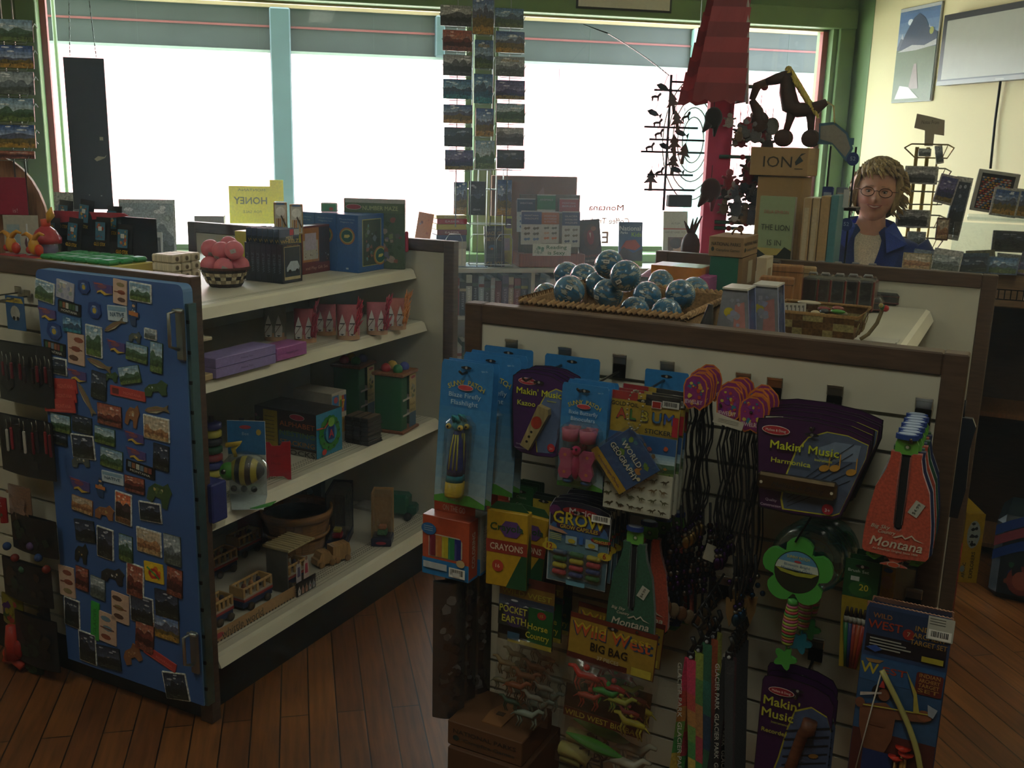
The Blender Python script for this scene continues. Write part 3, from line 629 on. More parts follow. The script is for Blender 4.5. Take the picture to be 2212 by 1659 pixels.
# toy car boxes in a row
F=fit(Z1,(780,716),405,480,935);n=7;gx,gy,w,d,h=F
def wheelz(b_,w_,h_):
 b_.rect(-w_*.42,w_*.40,-h_*.42,h_*.44,'b8a87c');b_.rect(-w_*.40,w_*.38,-h_*.34,h_*.42,'2e3844');b_.ink([(-w_*.3,-h_*.1),(-w_*.1,h_*.06),(w_*.25,h_*.05),(w_*.35,-h_*.1),(w_*.3,-h_*.2),(-w_*.3,-h_*.2)],'a8b4c0')
 b_.disc(-w_*.15,-h_*.2,w_*.08,h_*.05,'1a1c20',10);b_.disc(w_*.22,-h_*.2,w_*.08,h_*.05,'1a1c20',10);b_.text('SMART VALUE',0,h_*.46,w_*.08,'a0703c',w=w_*.6)
for k in range(n):
 b=MB();t_=w/n;b.bbox(-t_+.0005,0,0,d,0,h,'20242e',.001);b.box(-t_*.6,-t_*.5,0,d,h,h*1.38,'39424e')
 b.M=Matrix.Translation((-t_/2,-.0003,h/2));b.text('WHEELZ',0,0,t_*.55,'6a7480',a=PI/2,w=h*.5);b.M=Matrix.Identity(4)
 b.M=Matrix.Translation((-t_*.5+.0004,d/2,h*1.19)) @ Matrix.Rotation(PI/2,4,'Z');b.layer=0
 b.rect(-d/2,d/2,-h*.02,h*.19,'56627c');b.rect(d*.02,d*.22,h*.02,h*.17,'b8404a');b.rect(d*.24,d/2,h*.02,h*.17,'b4b4b0');b.text('MERE',0,-h*.04,h*.12,'d0c090',True);b.text('WHEELZ',0,-h*.13,h*.13,'d0b060',True,w=d*.9)
 b.M=Matrix.Translation((.0003,d/2,h/2)) @ Matrix.Rotation(PI/2,4,'Z');b.layer=0;wheelz(b,d,h);b.M=Matrix.Identity(4)
 obj('toy_car_box',b,'print',loc=(gx-k*t_,gy,Z1+.001),frame='G',cat='box',group='row of dark toy car boxes',label='dark toy car box showing its window, at the open end of the row' if k == 0 else 'dark toy car box in the row, only its spine and header showing')
# yellow box behind with small boxes on it
gx2,gy2=gx-.22,gy+.12+d
yb=obj('carton',MB().bbox(-.20,.06,0,.07,0,.145,'b8ab3c',.002),'print',loc=(gx2+.06,gy2-.05,Z1+.001),frame='G',label='long yellow box standing behind the dark toy car boxes',cat='box')
def smallcard(px0,py0,px1,py1,gyy,z,col,fn,label,name='small_box',cat='box',th=.02,turn=None):
 x0,zb_=g_at_y(px0,py1,gyy);x1,_=g_at_y(px1,py1,gyy);_,zt_=g_at_y((px0+px1)/2,py0,gyy)
 zb_=z if z is not None else zb_;w_,h_=x1-x0,zt_-zb_;r=facing((x0+x1)/2,gyy) if turn is None else turn;w_ *= math.cos(facing((x0+x1)/2,gyy)) if turn is None else 1
 b_=MB();b_.bbox(-w_/2,w_/2,0,th,0,h_,col,.0015);b_.M=Matrix.Translation((0,0,h_/2));fn(b_,w_,h_)
 return obj(name,b_,'print',loc=((x0+x1)/2,gyy,zb_+.0008),rot=r,frame='G',label=label,cat=cat)
def pencilbox(b_,w_,h_):
 b_.rect(-w_*.42,w_*.42,-h_*.45,h_*.42,'d2cfc6');b_.disc(0,h_*.2,w_*.35,h_*.16,'eeeeea');[b_.rect(-w_*.35+q*w_*.14,-w_*.26+q*w_*.14,-h_*.42,-h_*.02,c_) for q,c_ in enumerate(('c8a86a','9a6a4a','c88a4c','a8a8a0','b89850'))]
 b_.ink([(0,h_*.05),(w_*.38,-h_*.3),(w_*.42,-h_*.24),(w_*.06,h_*.1)],'5a4a44');b_.rect(-w_*.3,w_*.3,h_*.42,h_*.48,'7088b0')
g3=gy2-.02
zt_=Z1+.146
smallcard(*cC(708,65),*cC(815,235),g3,zt_,'b0926a',pencilbox,'small white and tan box with pencils, left one on the yellow box')
smallcard(*cC(835,80),*cC(940,232),g3,zt_,'b0926a',pencilbox,'small white and tan box with pencils, right one on the yellow box')
# dark red play set
F=fit(Z1,(935,643),258,905,1155)
def playset(b_,w_,h_):
 b_.rect(-w_*.48,w_*.1,-h_*.25,h_*.46,'a8703c');b_.rect(-w_*.46,w_*.06,-h_*.2,h_*.2,'b8b4a8');b_.rect(-w_*.4,w_*.0,0,h_*.35,'b8aec0');b_.rect(w_*.1,w_*.48,-h_*.28,h_*.46,'33242c')
 blobs(b_,-w_*.45,w_*.45,-h_*.25,0,('9a6a4a','3a3c50','a8a8b0','6a4a3a'),16,4,.1);b_.text('and Play Gift Set',0,-h_*.38,h_*.09,'c8a088',w=w_*.8)
carton('play_set_box','dark red play set box with torn price label beside the toy cars','box',F,Z1,'6a2c2c',sidef=playset,sx=.05)
# blue boxes
F=fit(Z1,(1380,629),168,1210,1605);gx,gy,w,d,h=F
def blueface(b_,w_,h_):
 b_.rect(-w_*.36,w_*.3,-h_*.4,h_*.42,'a8a468');b_.rect(-w_*.34,w_*.28,-h_*.385,h_*.405,'2e4238');blobs(b_,-w_*.3,w_*.25,-h_*.35,h_*.35,('4a6a50','6a7c84','8a5a4c','20302a','5c8a8c'),26,9,.11)
 b_.disc(w_*.26,-h_*.24,w_*.24,h_*.17,'a86a38');b_.disc(w_*.26,-h_*.24,w_*.2,h_*.145,'b0a850');b_.disc(w_*.26,-h_*.24,w_*.17,h_*.125,'1f5c56');b_.ink([(w_*.18,-h_*.27),(w_*.2,-h_*.22),(w_*.34,-h_*.21),(w_*.36,-h_*.24),(w_*.3,-h_*.27)],'c8b860')
def blueside(b_,w_,h_):
 b_.text('Fleece Horse',0,h_*.42,h_*.035,'9ab0c8',w=w_*.7);b_.text('Magnetic Set',0,h_*.37,h_*.035,'9ab0c8',w=w_*.6)
 b_.disc(0,h_*.13,w_*.36,h_*.15,'a86a38');b_.disc(0,h_*.13,w_*.30,h_*.125,'a8a050');b_.disc(0,h_*.13,w_*.26,h_*.105,'1f5c56');b_.ink([(-w_*.14,h_*.1),(-w_*.12,h_*.15),(w_*.1,h_*.16),(w_*.14,h_*.13),(w_*.04,h_*.1)],'c8b860');b_.rect(-w_*.06,w_*.06,-h_*.45,-h_*.42,'c0c8d0')
for k in range(3):
 carton('toy_horse_box',('blue toy horse box with a window, nearest the shelf edge','blue toy horse box, middle of the three alike','blue toy horse box, farthest from the shelf edge')[k],'box',(gx-k*(w+.002),gy,w,d,h),Z1,'2b5c98',blueside,blueface if k == 0 else None,group='blue toy horse boxes')
tx,ty=gx-w-.04,gy+.05
obj('green_card_case',MB().bbox(-.03,.03,0,.02,0,.034,'b8c4c0',.003).rect(-.026,.026,.004,.03,'5a9a78',-.0004).disc(.008,.012,.008,.006,'b05048',y=-.0008),'print',loc=(tx-.03,ty,Z1+.0015+h),rot=.5,frame='G',label='small clear case with a green card lying on the blue boxes',cat='case')
# number maze
gx,gy=g_at_z(*cC(1748,600),Z1);r=facing(gx,gy)-.18;W_,H2_=.232,.262
b=MB();b.bbox(-W_,0,0,.022,0,H2_,'4a5c48',.002);b.M=Matrix.Translation((-W_/2,0,H2_/2))
b.rect(-W_*.48,W_*.49,H2_*.44,H2_*.5,'a8aaa4');blobs(b,-W_*.48,W_*.48,-H2_*.48,H2_*.3,('5c5c58','7c8a5c','8a5048','9a8a7c','384c38','6a6a80','7c3c44'),90,5,.06);b.rect(-W_*.48,W_*.49,H2_*.3,H2_*.44,'56684c');oval_logo(b,-W_*.34,H2_*.38,W_*.26,'9c3c48',None);b.text('NUMBER MAZE',W_*.1,H2_*.37,H2_*.085,'a8b07c',True,w=W_*.58)
b.M=Matrix.Identity(4)
t=thing('puzzle_board','large flat number maze game standing at the far end of the top shelf','game',(gx,gy,Z1+.001),r)
obj('board',b,'print',t);obj('handle',MB().bbox(.0,.012,.002,.02,H2_*.25,H2_*.55,'a8304a',.004),'plastic',t)
# flat green tiles on a yellow tray
gx,gy=g_at_z(*cF(1340,690),Z1)
t=thing('tile_game','yellow tray with rows of green plastic caps behind the magnet board','game',(-2.28,2.10,Z1+.001));
obj('tray',MB().bbox(-.43,-.10,0,.17,0,.098,'b8ac50',.003),'plastic',t)
for k in range(6):
 b=MB();x=-.11-k*.050
 for q in range(3):b.bbox(x-.045,x,.005+q*.054,.052+q*.054,.098,.114,'2f8a50',.006)
 obj('green_cap',b,'plastic',t)
# pouches in a display box
x0,_=g_at_y(*cF(460,560),2.42);x1,_=g_at_y(*cF(1150,560),2.42);zt=g_at_y(*cF(900,240),2.42)[1]
t=thing('display_box','black and red cardboard display box at the left end of the top shelf','box',(x0,2.42,Z1+.001));wd=x1-x0;hh=zt-Z1
obj('tray',MB().box(0,wd,-.06,.06,0,.02,'8c2a34').box(0,wd,-.062,-.06,0,.035,'a03440').box(-.003,0,-.06,.06,0,hh,'16181c').box(0,wd,.055,.06,0,hh*.96,'1b2024'),'print',t)
obj('red_header',MB().prism([(0,hh*.8),(0,hh),(wd*.8,hh*1.04),(wd*.85,hh)],.0,.004,'a8303e'),'print',t)
for k in range(7):
 b=MB();w_,h_=.062,.118
 b.grid(lambda u,v:((u-.5)*w_,-.010*math.sin(PI*u)*math.sin(PI*min(v*1.3,1))-.001,v*h_),8,8,'171a1e');b.grid(lambda u,v:((.5-u)*w_,.003,v*h_),1,1,'171a1e')
 b.rect(-w_*.36,w_*.36,h_*.36,h_*.86,'3c6c84',-.0125);b.layer=42;blobs(b,-w_*.36,w_*.36,h_*.38,h_*.84,('b8643c','3c8098','9c4434','c09a48'),14,k,.14);b.rect(-w_*.1,w_*.16,h_*.62,h_*.74,'c8ccc8',-.0150);b.text('GLO STIX',0,h_*.25,h_*.13,'d8aa30',True,w=w_*.85,y=-.0145)
 obj('foil_pouch',b,'print',loc=(x0+.03+(k % 4)*(wd-.06)/3,2.382-.016*(k % 2)+.05*(k//4),Z1+(.125 if k//4 else .075)+.008*(k % 3)),rot=((-.1),R.uniform(-.12,.12),0),frame='G',group='black foil pouches',cat='pouch',label='black foil pouch with a blue picture, %s' % ('front row leftmost','front row second from its left end','front row third from its left end','front row beside the wooden blocks','back row leftmost','back row middle','back row beside the poster')[k])
# bubble toy and orange bow toys
x,z=g_at_y(*cF(385,600),2.20)
t=thing('bubble_toy','clear domed toy with a red cap and orange leaf near the shelf corner','toy',(x,2.20,Z1+.075))
obj('stand',MB().bbox(-.05,.05,-.03,.03,-.074,0,'8c2c34',.003),'print',t)
obj('cap',MB().lathe([(.045,.06),(.046,.075),(.03,.10),(.012,.115)],'a83038',18).lathe([(.014,.112),(.014,.135),(.0,.137)],'d04a28',12),'plastic',t)
obj('dome',MB().ball(0,0,.045,.05,.04,.05,'a8a4d0'),'wrap',t);obj('figure',MB().ball(0,0,.045,.036,.03,.04,'9088b8').disc(.0,.05,.02,.02,'c8a8a0',y=-.034),'plastic',t)
obj('leaf',MB().tube([(.012,0,.125),(.026,0,.15),(.034,0,.175)],[.004,.014,.002],'d09a2c',8),'plastic',t);obj('blister_edge',MB().bbox(-.055,-.048,-.03,-.026,0,.12,'c8d0d4',.002),'plastic',t)
for k,(fx,fy,lb) in enumerate(((95,545,'farther from the clear dome'),(275,545,'beside the clear dome'))):
 x,z=g_at_y(*cF(fx,fy),2.14)
 t=thing('wind_up_toy','orange and red plastic toy with curled yellow wings, '+lb,'toy',(x,2.14,Z1+.10),0,'G','orange winged toys');obj('stand',MB().bbox(-.04,.04,-.025,.025,-.099,0,'a8303c',.003),'print',t)
 obj('wings',MB().tube([(-.05,0,.062),(-.03,0,.068),(-.012,0,.06),(0,0,.045),(.012,0,.062),(.03,0,.072),(.05,0,.068)],[.003,.006,.008,.009,.008,.006,.003],'c88a28',8),'plastic',t)
 obj('body',MB().ball(0,0,.03,.018,.016,.026,'c8902c').ball(.022,0,.02,.016,.012,.018,'c83c20').ball(-.02,0,.018,.012,col='b83428'),'plastic',t)
# second shelf
F=fit(Z2,(250,1472),1312,205,725);gx,gy,w,d,h=F
for k in range(2):
 carton('flat_box','flat lilac box with small print, %s of the stacked pair' % ('lower','upper')[k],'box',(gx,gy,w,d,h/2-.001),Z2+k*h/2,'8a7cb0',sidef=lambda b_,w_,h_:(b_.text('Princess Tiara',.0,0,h_*.3,'3c3058',w=w_*.2),b_.rect(-w_*.49,w_*.49,h_*.42,h_*.45,'75689c')),sx=.09,group='flat lilac boxes')
F=fit(Z2,(735,1332),1232,705,970);carton('flat_box','small flat orchid pink box beside the lilac ones','box',F,Z2,'a05a98',sidef=lambda b_,w_,h_:(b_.text('Princess Crown',.0,0,h_*.3,'4a2850',w=w_*.4),b_.rect(-w_*.49,w_*.49,-h_*.03,0,'8c4c88')),sx=.08)
gx,gy=g_at_z(*cC(225,1475),Z2)
t=thing('wooden_tower_toy','pale wooden tower toy with a printed card beside the post','toy',(gx,gy,Z2+.001))
obj('base',MB().bbox(-.08,0,-.10,.0,0,.018,'b09a70',.002),'woodx',t)
b=MB();b.bbox(-.075,-.012,-.09,-.02,.018,.115,'a89c88',.002);b.M=Matrix.Translation((-.0118,-.055,.066)) @ Matrix.Rotation(PI/2,4,'Z')
b.rect(-.03,.03,-.048,-.01,'c0c0c0');b.text('Tower',0,-.02,.01,'505058',w=.04);b.text('Topple',0,-.034,.008,'505058',w=.04);b.disc(0,.01,.014,.014,'2c7c6c',6);b.disc(.004,-.004,.012,.008,'8c2c34',8);b.rect(-.02,.02,.02,.045,'b07c5c')
b.M=Matrix.Identity(4);obj('card',b,'print',t);obj('roof',MB().bbox(-.085,.004,-.10,0,.115,.125,'b8ac90',.002),'woodx',t)
def dressup(px,py,col,fcol,label,s=1.,plume=1):
 gx,gy=g_at_z(*cC(px,py),Z2);t=thing('costume_pouch',label,'pouch',(gx-.03,gy+.02,Z2+.001),.55)
 W_,H_=.075*s,.115*s;b=MB()
 def f(u,v):a=(u-.5)*PI;return (W_/2*math.sin(a),-.03*math.cos(a)*(1-.5*v*v),v*H_)
 b.grid(f,12,8,lambda u,v:'b89070' if v < .2+.06*math.sin(u*19) else col);b.grid(lambda u,v:(W_*(.5-u),.0,v*H_),1,1,col)
 for k,cx in enumerate((-.018,.016)):
  b.ink([(cx-.011,.016),(cx+.010,.016),(cx+.013,.05),(cx+.007,.07),(cx,.092),(cx-.007,.07),(cx-.013,.045)],'c4c0bc',-.031);b.rect(cx-.009,cx+.008,.056,.06,'2c2c38',-.0315);b.tube([(cx-.012,-.032,.03),(cx+.010,-.032,.062)],.0008,'5c3c3c',4)
  b.ink([(cx-.008,.022),(cx+.006,.022),(cx,.016)],'3c3a40',-.0315)
 obj('pouch',b,'print',t)
 if plume:
  b=MB();R_=random.Random(px)
  for k in range(46):
   a=R_.uniform(-.5,.5);L_=R_.uniform(.02,.035);zz=R_.uniform(.02,.125);xx=.028+zz*.12+R_.uniform(-.008,.008)
   b.tube([(xx,-.036,zz),(xx+.010*math.sin(a*2)+.008,-.040+R_.uniform(-.006,.006),zz+L_)],[.0035,.0006],fcol,4)
  obj('feather',b,'cloth',t)
dressup(745,1175,'7a7c74','4a5048','dim grey costume pouch at the back of the second shelf',1,0)
dressup(985,1190,'a8545c','a01c38','pink costume pouch with a dark red feather boa, first from the lilac boxes')
dressup(1150,1130,'a8606a','8a2c40','pink costume pouch half hidden behind its neighbours',.95,0)
dressup(1330,1165,'a85c64','b02038','pink costume pouch with a yellow and a red feather, middle of the row',1.05)
dressup(1560,1125,'a8606a','a82440','pink costume pouch with a crimson feather, next to the orange one')
dressup(1710,1085,'b06a60','d88a40','costume pouch with an orange feather at the far end of the shelf')
# third shelf
F=fit(Z3,(1048,637),288,560,1250,cD)
def alpha_f(b_,w_,h_):
 b_.rect(-w_*.35,-w_*.12,-h_*.48,h_*.45,'a8922c');b_.rect(-w_*.1,w_*.5,-h_*.5,h_*.5,'2a2020');oval_logo(b_,w_*.2,h_*.38,w_*.24,'a83048',None)
 for q,(tt,c_) in enumerate((('ALPHABET','b05a28'),('NESTING','5c7a3c'),('STACKING','a8742c'),('BLOCKS','54504a'))):
  if q == 3:b_.rect(-w_*.1,w_*.5,-h_*.5,-h_*.36,'8c8a7c')
  if q == 1:b_.rect(-w_*.1,w_*.5,-h_*.3,h_*.02,'2c5c7c')
  b_.text(tt,w_*.2,h_*(.2-.21*q),h_*.16,c_ if q < 3 else '2a2824',True,w=w_*.56)
 for q in range(7):b_.rect(-w_*.32,-w_*.16,h_*(.3-.09*q),h_*(.315-.09*q),'5c4c20')
 blobs(b_,-w_*.49,-w_*.36,-h_*.4,h_*.4,('7c4a5c','6a2c2c','3c4a3c'),6,3,.2)
def alpha_s(b_,w_,h_):
 b_.rect(-w_*.5,w_*.5,-h_*.5,h_*.5,'2c80a0')
 for q in range(16):a=q*PI/8;b_.disc(w_*.33*math.cos(a),h_*.32*math.sin(a),w_*.1,h_*.09,'2f7a30',8)
 for q in range(10):a=q*PI/5;b_.disc(w_*.33*math.cos(a),h_*.32*math.sin(a),w_*.035,h_*.03,'1c4420',6)
 b_.disc(0,0,w_*.22,h_*.22,'2c80a0');b_.rect(-w_*.12,w_*.12,-h_*.14,h_*.16,'20306c');b_.text('A',0,0,h_*.26,'b83434',True);b_.disc(-w_*.28,-h_*.38,w_*.09,h_*.07,'b03028',10);b_.disc(w_*.0,h_*.26,w_*.13,h_*.11,'6a9a3c',10)
 b_.tube([(-w_*.49,-.003,h_*.18),(-w_*.2,-.004,h_*.16),(0,-.004,h_*.3)],.003,'b84a38',5)
carton('block_set_box','large alphabet block box with a green caterpillar ring on its bright blue side','box',F,Z3,'2a2426',alpha_f,alpha_s,top=lambda b_,w_,d_:blobs(b_,-w_*.45,w_*.45,-d_*.45,d_*.45,('3c3430','4a4440','2c2c34'),12,6,.1))
gx,gy,w,d,h=F
def numb(b_,w_,h_):
 b_.rect(-w_*.48,-w_*.04,-h_*.1,h_*.45,'2c6c9c');b_.disc(-w_*.24,h_*.36,w_*.14,h_*.06,'b04048');b_.text('Wooden Blocks',-w_*.26,h_*.15,h_*.12,'c8d4d8',w=w_*.36)
 for q,c_ in enumerate(('b8ac48','b0503c','2c4a7c','8a9a40','b08a3c','a04840')):b_.rect(-w_*.0+(q % 3)*w_*.16,w_*.14+(q % 3)*w_*.16,h_*(.1 if q < 3 else -.3),h_*(.42 if q < 3 else 0),c_)
 b_.text('1',w_*.07,h_*.26,h_*.26,'2c7c4c',True);b_.text('7',w_*.23,h_*.26,h_*.22,'d0b048',True)
gx2,gy2=gx-.14,gy+d+.03
carton('number_block_box','blue and yellow number block box standing behind the alphabet box','box',(gx-.05,gy+d+.012,.17,.085,h*1.22),Z3,'a8a294',None,numb)
# red folded stand
gx,gy=g_at_z(*cD(750,805),Z3);b=MB();p=[(-.045,0),(-.035,0),(-.02,.012),(.02,.012),(.035,0),(.045,0),(.045,.125),(.02,.125),(.012,.112),(-.012,.112),(-.02,.125),(-.045,.125)]
b.prism(p,0,.006,'a01c28');b.text('Makes',0,.08,.012,'7c1420');b.text('Music',0,.055,.014,'7c1420')
obj('folded_stand',b,'print',loc=(gx-.01,gy,Z3+.001),rot=.62,frame='G',label='flat red notched card stand in front of the alphabet box',cat='stand')
# bee net on a card
gx,gy=g_at_z(*cD(470,985),Z3);t=thing('bee_toy','striped bee toy in a clear blister on a blue and white card','toy',(gx-.015,gy+.035,Z3+.001),.45)
b=MB();b.bbox(-.065,.05,.03,.032,0,.235,'c4ccc8',.001);b.M=Matrix.Translation((0,.0297,0));b.rect(-.064,.049,.13,.234,'2c70a8');b.disc(-.01,.215,.018,.006,'b04048',16);b.text('Bee',-.01,.195,.014,'a8bcd0');b.disc(.03,.2,.008,.01,'b8a040',8);b.M=Matrix.Identity(4)
obj('card',b,'print',t)
b=MB();b.slab([(-.065,.03),(.05,.03),(.07,-.09),(-.02,-.10)],0,.002,'a8b4b4');b.slab([(.03,-.09),(.09,-.02),(.085,-.06),(.05,-.088)],.002,.004,'3c8a38');obj('base_card',b,'print',t)
b=MB();c0=(0,-.02,.095)
b.grid(lambda u,v:(c0[0]-.055+.11*u,c0[1]+.042*math.sin(PI*(.08+.84*u))*math.cos(2*PI*v),c0[2]+.046*math.sin(PI*(.08+.84*u))*math.sin(2*PI*v)),14,16,lambda u,v:'1c1c20' if int(u*7) % 2 == 0 and u > .3 else 'b0a03c')
obj('striped_body',b,'plastic',t)
b=MB();b.ball(-.048,-.03,.095,.026,.024,.028,'4ca03c');b.ball(-.056,-.052,.100,.008,col='101014');b.ball(-.052,-.056,.105,.0025,col='e8e8e8');b.tube([(-.03,-.01,.135),(-.035,-.015,.16),(-.012,-.015,.178),(-.055,-.02,.172)],[.006,.008,.009,.008],'c0a83c',8);obj('head',b,'plastic',t)
b=MB();[b.ball(x,-.04,.045,.010,.008,.010,'141418') for x in (-.03,0,.03)];obj('feet',b,'plastic',t)
obj('blister',MB().ball(0,-.02,.092,.072,.052,.062,'ffffff',18,12),'wrap',t)
# stack of dark trays
gx,gy=g_at_z(*cD(1460,535),Z3)
for k in range(6):
 b=MB()
 for q in range(3):b.bbox(-.10+q*.034,-.07+q*.034,0,.088,0,.014,'2a2826',.002);b.bbox(-.098+q*.034,-.072+q*.034,.004,.084,.014,.0155,'5a4c40',.0005)
 b.bbox(-.10,0,0,.09,-.001,.003,'1c1a1a',.001)
 obj('domino_set',b,'print',loc=(gx,gy,Z3+.002+k*.0168),rot=(0,0,.04*(k % 2)),frame='G',group='stack of dark domino sets',cat='game',label='flat dark domino set, %s in the stack' % ('bottom one','second from the bottom','third from the bottom','third from the top','second from the top','topmost')[k])
# ball tower toys
def ball_tower(gx,gy,label,s=1.):
 t=thing('pounding_toy',label,'toy',(gx,gy,Z3+.001),.12);w_,d_,h_=.11*s,.115*s,.215*s
 obj('base',MB().bbox(-w_-.012,.012,-.012,d_+.012,0,.01,'7c4c30',.002),'woodx',t)
 b=MB();b.bbox(-w_,-w_+.012,0,d_,.01,h_,'6a2030',.002);b.bbox(-.012,0,0,d_*.4,.01,h_,'2c5c3c',.002);b.bbox(-w_+.012,-.012,d_-.01,d_,.01,h_,'2c5c3c',.002)
 b.bbox(-w_,0,-.002,.01,.01,h_,'2c6040',.002);obj('side_panel',b,'paint',t)
 for q in (.06,.12):obj('shelf',MB().bbox(-w_+.012,.002,.01,d_-.01,q,q+.008,'a8a098',.002),'paint',t)
 b=MB();b.bbox(-w_-.01,.01,-.01,d_+.01,h_,h_+.012,'7c5030',.003);obj('top',b,'woodx',t)
 b=MB();b.M=Matrix.Translation((.0015,d_*.78,h_*.5)) @ Matrix.Rotation(PI/2,4,'Z');b.rect(-.028,.028,-h_*.48,h_*.48,'a89868');b.rect(-.028,.028,-h_*.48,-h_*.2,'3c5c74');b.text('POUND',0,-h_*.05,.012,'3c3c38',w=.045);b.text('ROLL',0,-h_*.15,.012,'3c3c38',w=.04);blobs(b,-.022,.022,h_*.05,h_*.35,('5a6a4c','8a8a7c','3c3c3c'),8,2,.2);oval_logo(b,0,h_*.43,.04,'9c3444',None);b.M=Matrix.Identity(4);obj('side_card',b,'print',t)
 for (x,y,c_) in ((-.03,.03,'2f7a4c'),(-.08,.03,'a82c30'),(-.03,.085,'3a4488'),(-.08,.085,'b0902c')):obj('ball',MB().ball(x*s,y*s,h_+.022,.019*s,col=c_),'plastic',t)
gx,gy=g_at_z(*cD(1790,440),Z3);ball_tower(gx-.03,gy-.01,'wooden pounding toy with four coloured balls on top, near the shelf edge')
ball_tower(gx-.24,gy+.02,'wooden pounding toy in shade behind the dark domino sets')
# toys at the near end of shelf three
gx,gy=g_at_z(*cD(345,1105),Z3)
b=MB();b.bbox(-.09,0,-.06,0,0,.115,'28306c',.004);b.M=Matrix.Translation((-.05,-.061,.06));b.layer=0;b.rect(-.03,.03,-.04,.05,'a8684c');b.disc(0,0,.016,.03,'20306c',12);b.disc(.006,-.03,.012,.012,'c0702c',10);b.M=Matrix.Identity(4)
obj('toy_box',b,'print',loc=(gx,gy,Z3+.001),frame='G',label='navy toy box with an orange panel beside the post',cat='box')
for k,(fx,fy,cols,lb) in enumerate(((190,760,('a8a040','28306c','7c2c34','1f4a30','20242c'),'tall narrow toy of stacked coloured rings beside the post'),(390,560,('2f7a4c','3a5c9c','a83048','2c3038'),'toy with a green, blue and red jumble behind the bee card'))):
 x,z=g_at_y(*cD(fx,fy),2.30+.12*k);t=thing('stacking_toy',lb,'toy',(x,2.32+.14*k,Z3+.001),.5)
 for q in range(7 if k == 0 else 5):
  obj('ring',MB().lathe([(.022,q*.026),(.032,q*.026+.006),(.032,q*.026+.02),(.022,q*.026+.026)],cols[q % len(cols)],14),'plastic',t)
 obj('peg',MB().tube([(0,0,0),(0,0,.2 if k == 0 else .16)],.008,cols[-1],8),'plastic',t)
# fourth shelf: wooden vehicles and people
def vehicle_pack(c,label,L=.17,roof=False,s=1.):
 gx,gy=g_at_z(*cE(*c),Z4);t=thing('wooden_vehicle_set',label,'toy',(gx,gy,Z4+.001),PI/2)
 W_=.06*s;b=MB();H_=.062*s
 obj('body',MB().bbox(0,L,0,W_,.012,.012+H_*.35,'2c3550',.004).bbox(.002,L,-.001,W_,.012+H_*.35,.012+H_*.5,'9c3c38',.001).bbox(.001,L,0,W_,.012+H_*.5,.012+H_*.62,'a89c88',.001),'paint',t)
 b=MB();
 for q in range(5):x=q*(L-.01)/4;b.bbox(x,x+.01,0,.006,.012+H_*.6,.012+H_,'b08c58',.001);b.bbox(x,x+.01,W_-.006,W_,.012+H_*.6,.012+H_,'b08c58',.001)
 b.bbox(0,L,0,.007,.012+H_,.012+H_+.008,'b8945c',.002);b.bbox(0,L,W_-.007,W_,.012+H_,.012+H_+.008,'b8945c',.002);b.bbox(0,.007,0,W_,.012+H_*.6,.02+H_,'b8945c',.002);b.bbox(L-.007,L,0,W_,.012+H_*.6,.02+H_,'b8945c',.002)
 obj('window_frame',b,'woodx',t)
 for x in (L*.22,L*.78):
  for y in (-.004,W_+.004):obj('wheel',MB().at(x,y,.013,PI/2).lathe([(.0,-.004),(.013,-.004),(.013,.004),(0,.004)],'4a3c2c',14),'woodx',t)
 for q in range(3):obj('peg_person',MB().lathe([(.008,.03),(.010,.05),(.007,.06),(.009,.068),(.006,.078),(0,.08)],('6a3c2c','a8784c','3c3440')[q],10,L*.25*(q+1),W_*.5),'woodx',t)
 if roof:
  b=MB();b.bbox(-.01,L+.01,-.03,W_+.02,.15,.156,'a8986c',.001)
  for k in range(9):b.bbox(-.01+k*(L+.02)/9,-.002+k*(L+.02)/9,-.03,W_+.02,.156,.159,'b8a87c',.001)
  b.bbox(-.005,0,-.02,W_+.01,0,.15,'5c5850',.001);obj('shelter',b,'woodx',t)
 return t
vehicle_pack((240,1250),'wooden minibus with peg people and navy sides, nearest the post',.085)
vehicle_pack((470,1125),'longer wooden bus with navy and red sides, in front of the roofed set',.14)
t=vehicle_pack((790,960),'wooden set with a slatted roof and peg people',.12,True)
for q,(x,c_,d_) in enumerate(((.035,'6a5c7c','c0b8b8'),(.075,'b03c58','c8b8b0'))):
 b=MB();b.ink([(x-.014,.03),(x+.014,.03),(x+.012,.09),(x+.005,.10),(x,.115),(x-.006,.10),(x-.013,.09)],d_,-.034);b.ink([(x-.008,.05),(x+.008,.05),(x+.006,.085),(x-.006,.085)],c_,-.035);b.disc(x,.104,.006,.008,'8a6a58',10,-.0355)
 obj('printed_figure',b,'print',t)
vehicle_pack((230,870),'wooden bus with empty windows in the second row, near the post',.12)
vehicle_pack((430,700),'wooden bus with empty windows in the second row, nearer the bushel basket',.12)
gx,gy=g_at_z(*cE(205,1385),Z4);gy=max(gy,2.03);gy1=solve(lambda t_:proj(gx,gy+t_,Z4)[0],cE(870,0)[0],0,.9)
b=MB();b.bbox(0,gy1,0,.002,0,.04,'a8845c',.0005);b.disc(.03,.02,.022,.009,'a02c38',16,-.0004);b.text('whittle world',gy1*.35,.018,.035,'3c3028',w=gy1*.48,y=-.0005)
for k in range(26):b.disc(.01+k*gy1/26.5,.001,.004,.004,'2c2420',8,-.0007)
obj('shelf_sign',b,'print',loc=(gx+.004,gy,Z4+.001),rot=PI/2,frame='G',label='long tan card strip reading whittle world along the shelf edge',cat='sign')
gx,gy=g_at_z(*cE(880,1000),Z4);b=MB();b.bbox(0,.10,0,.003,0,.05,'1c1a20',.0005)
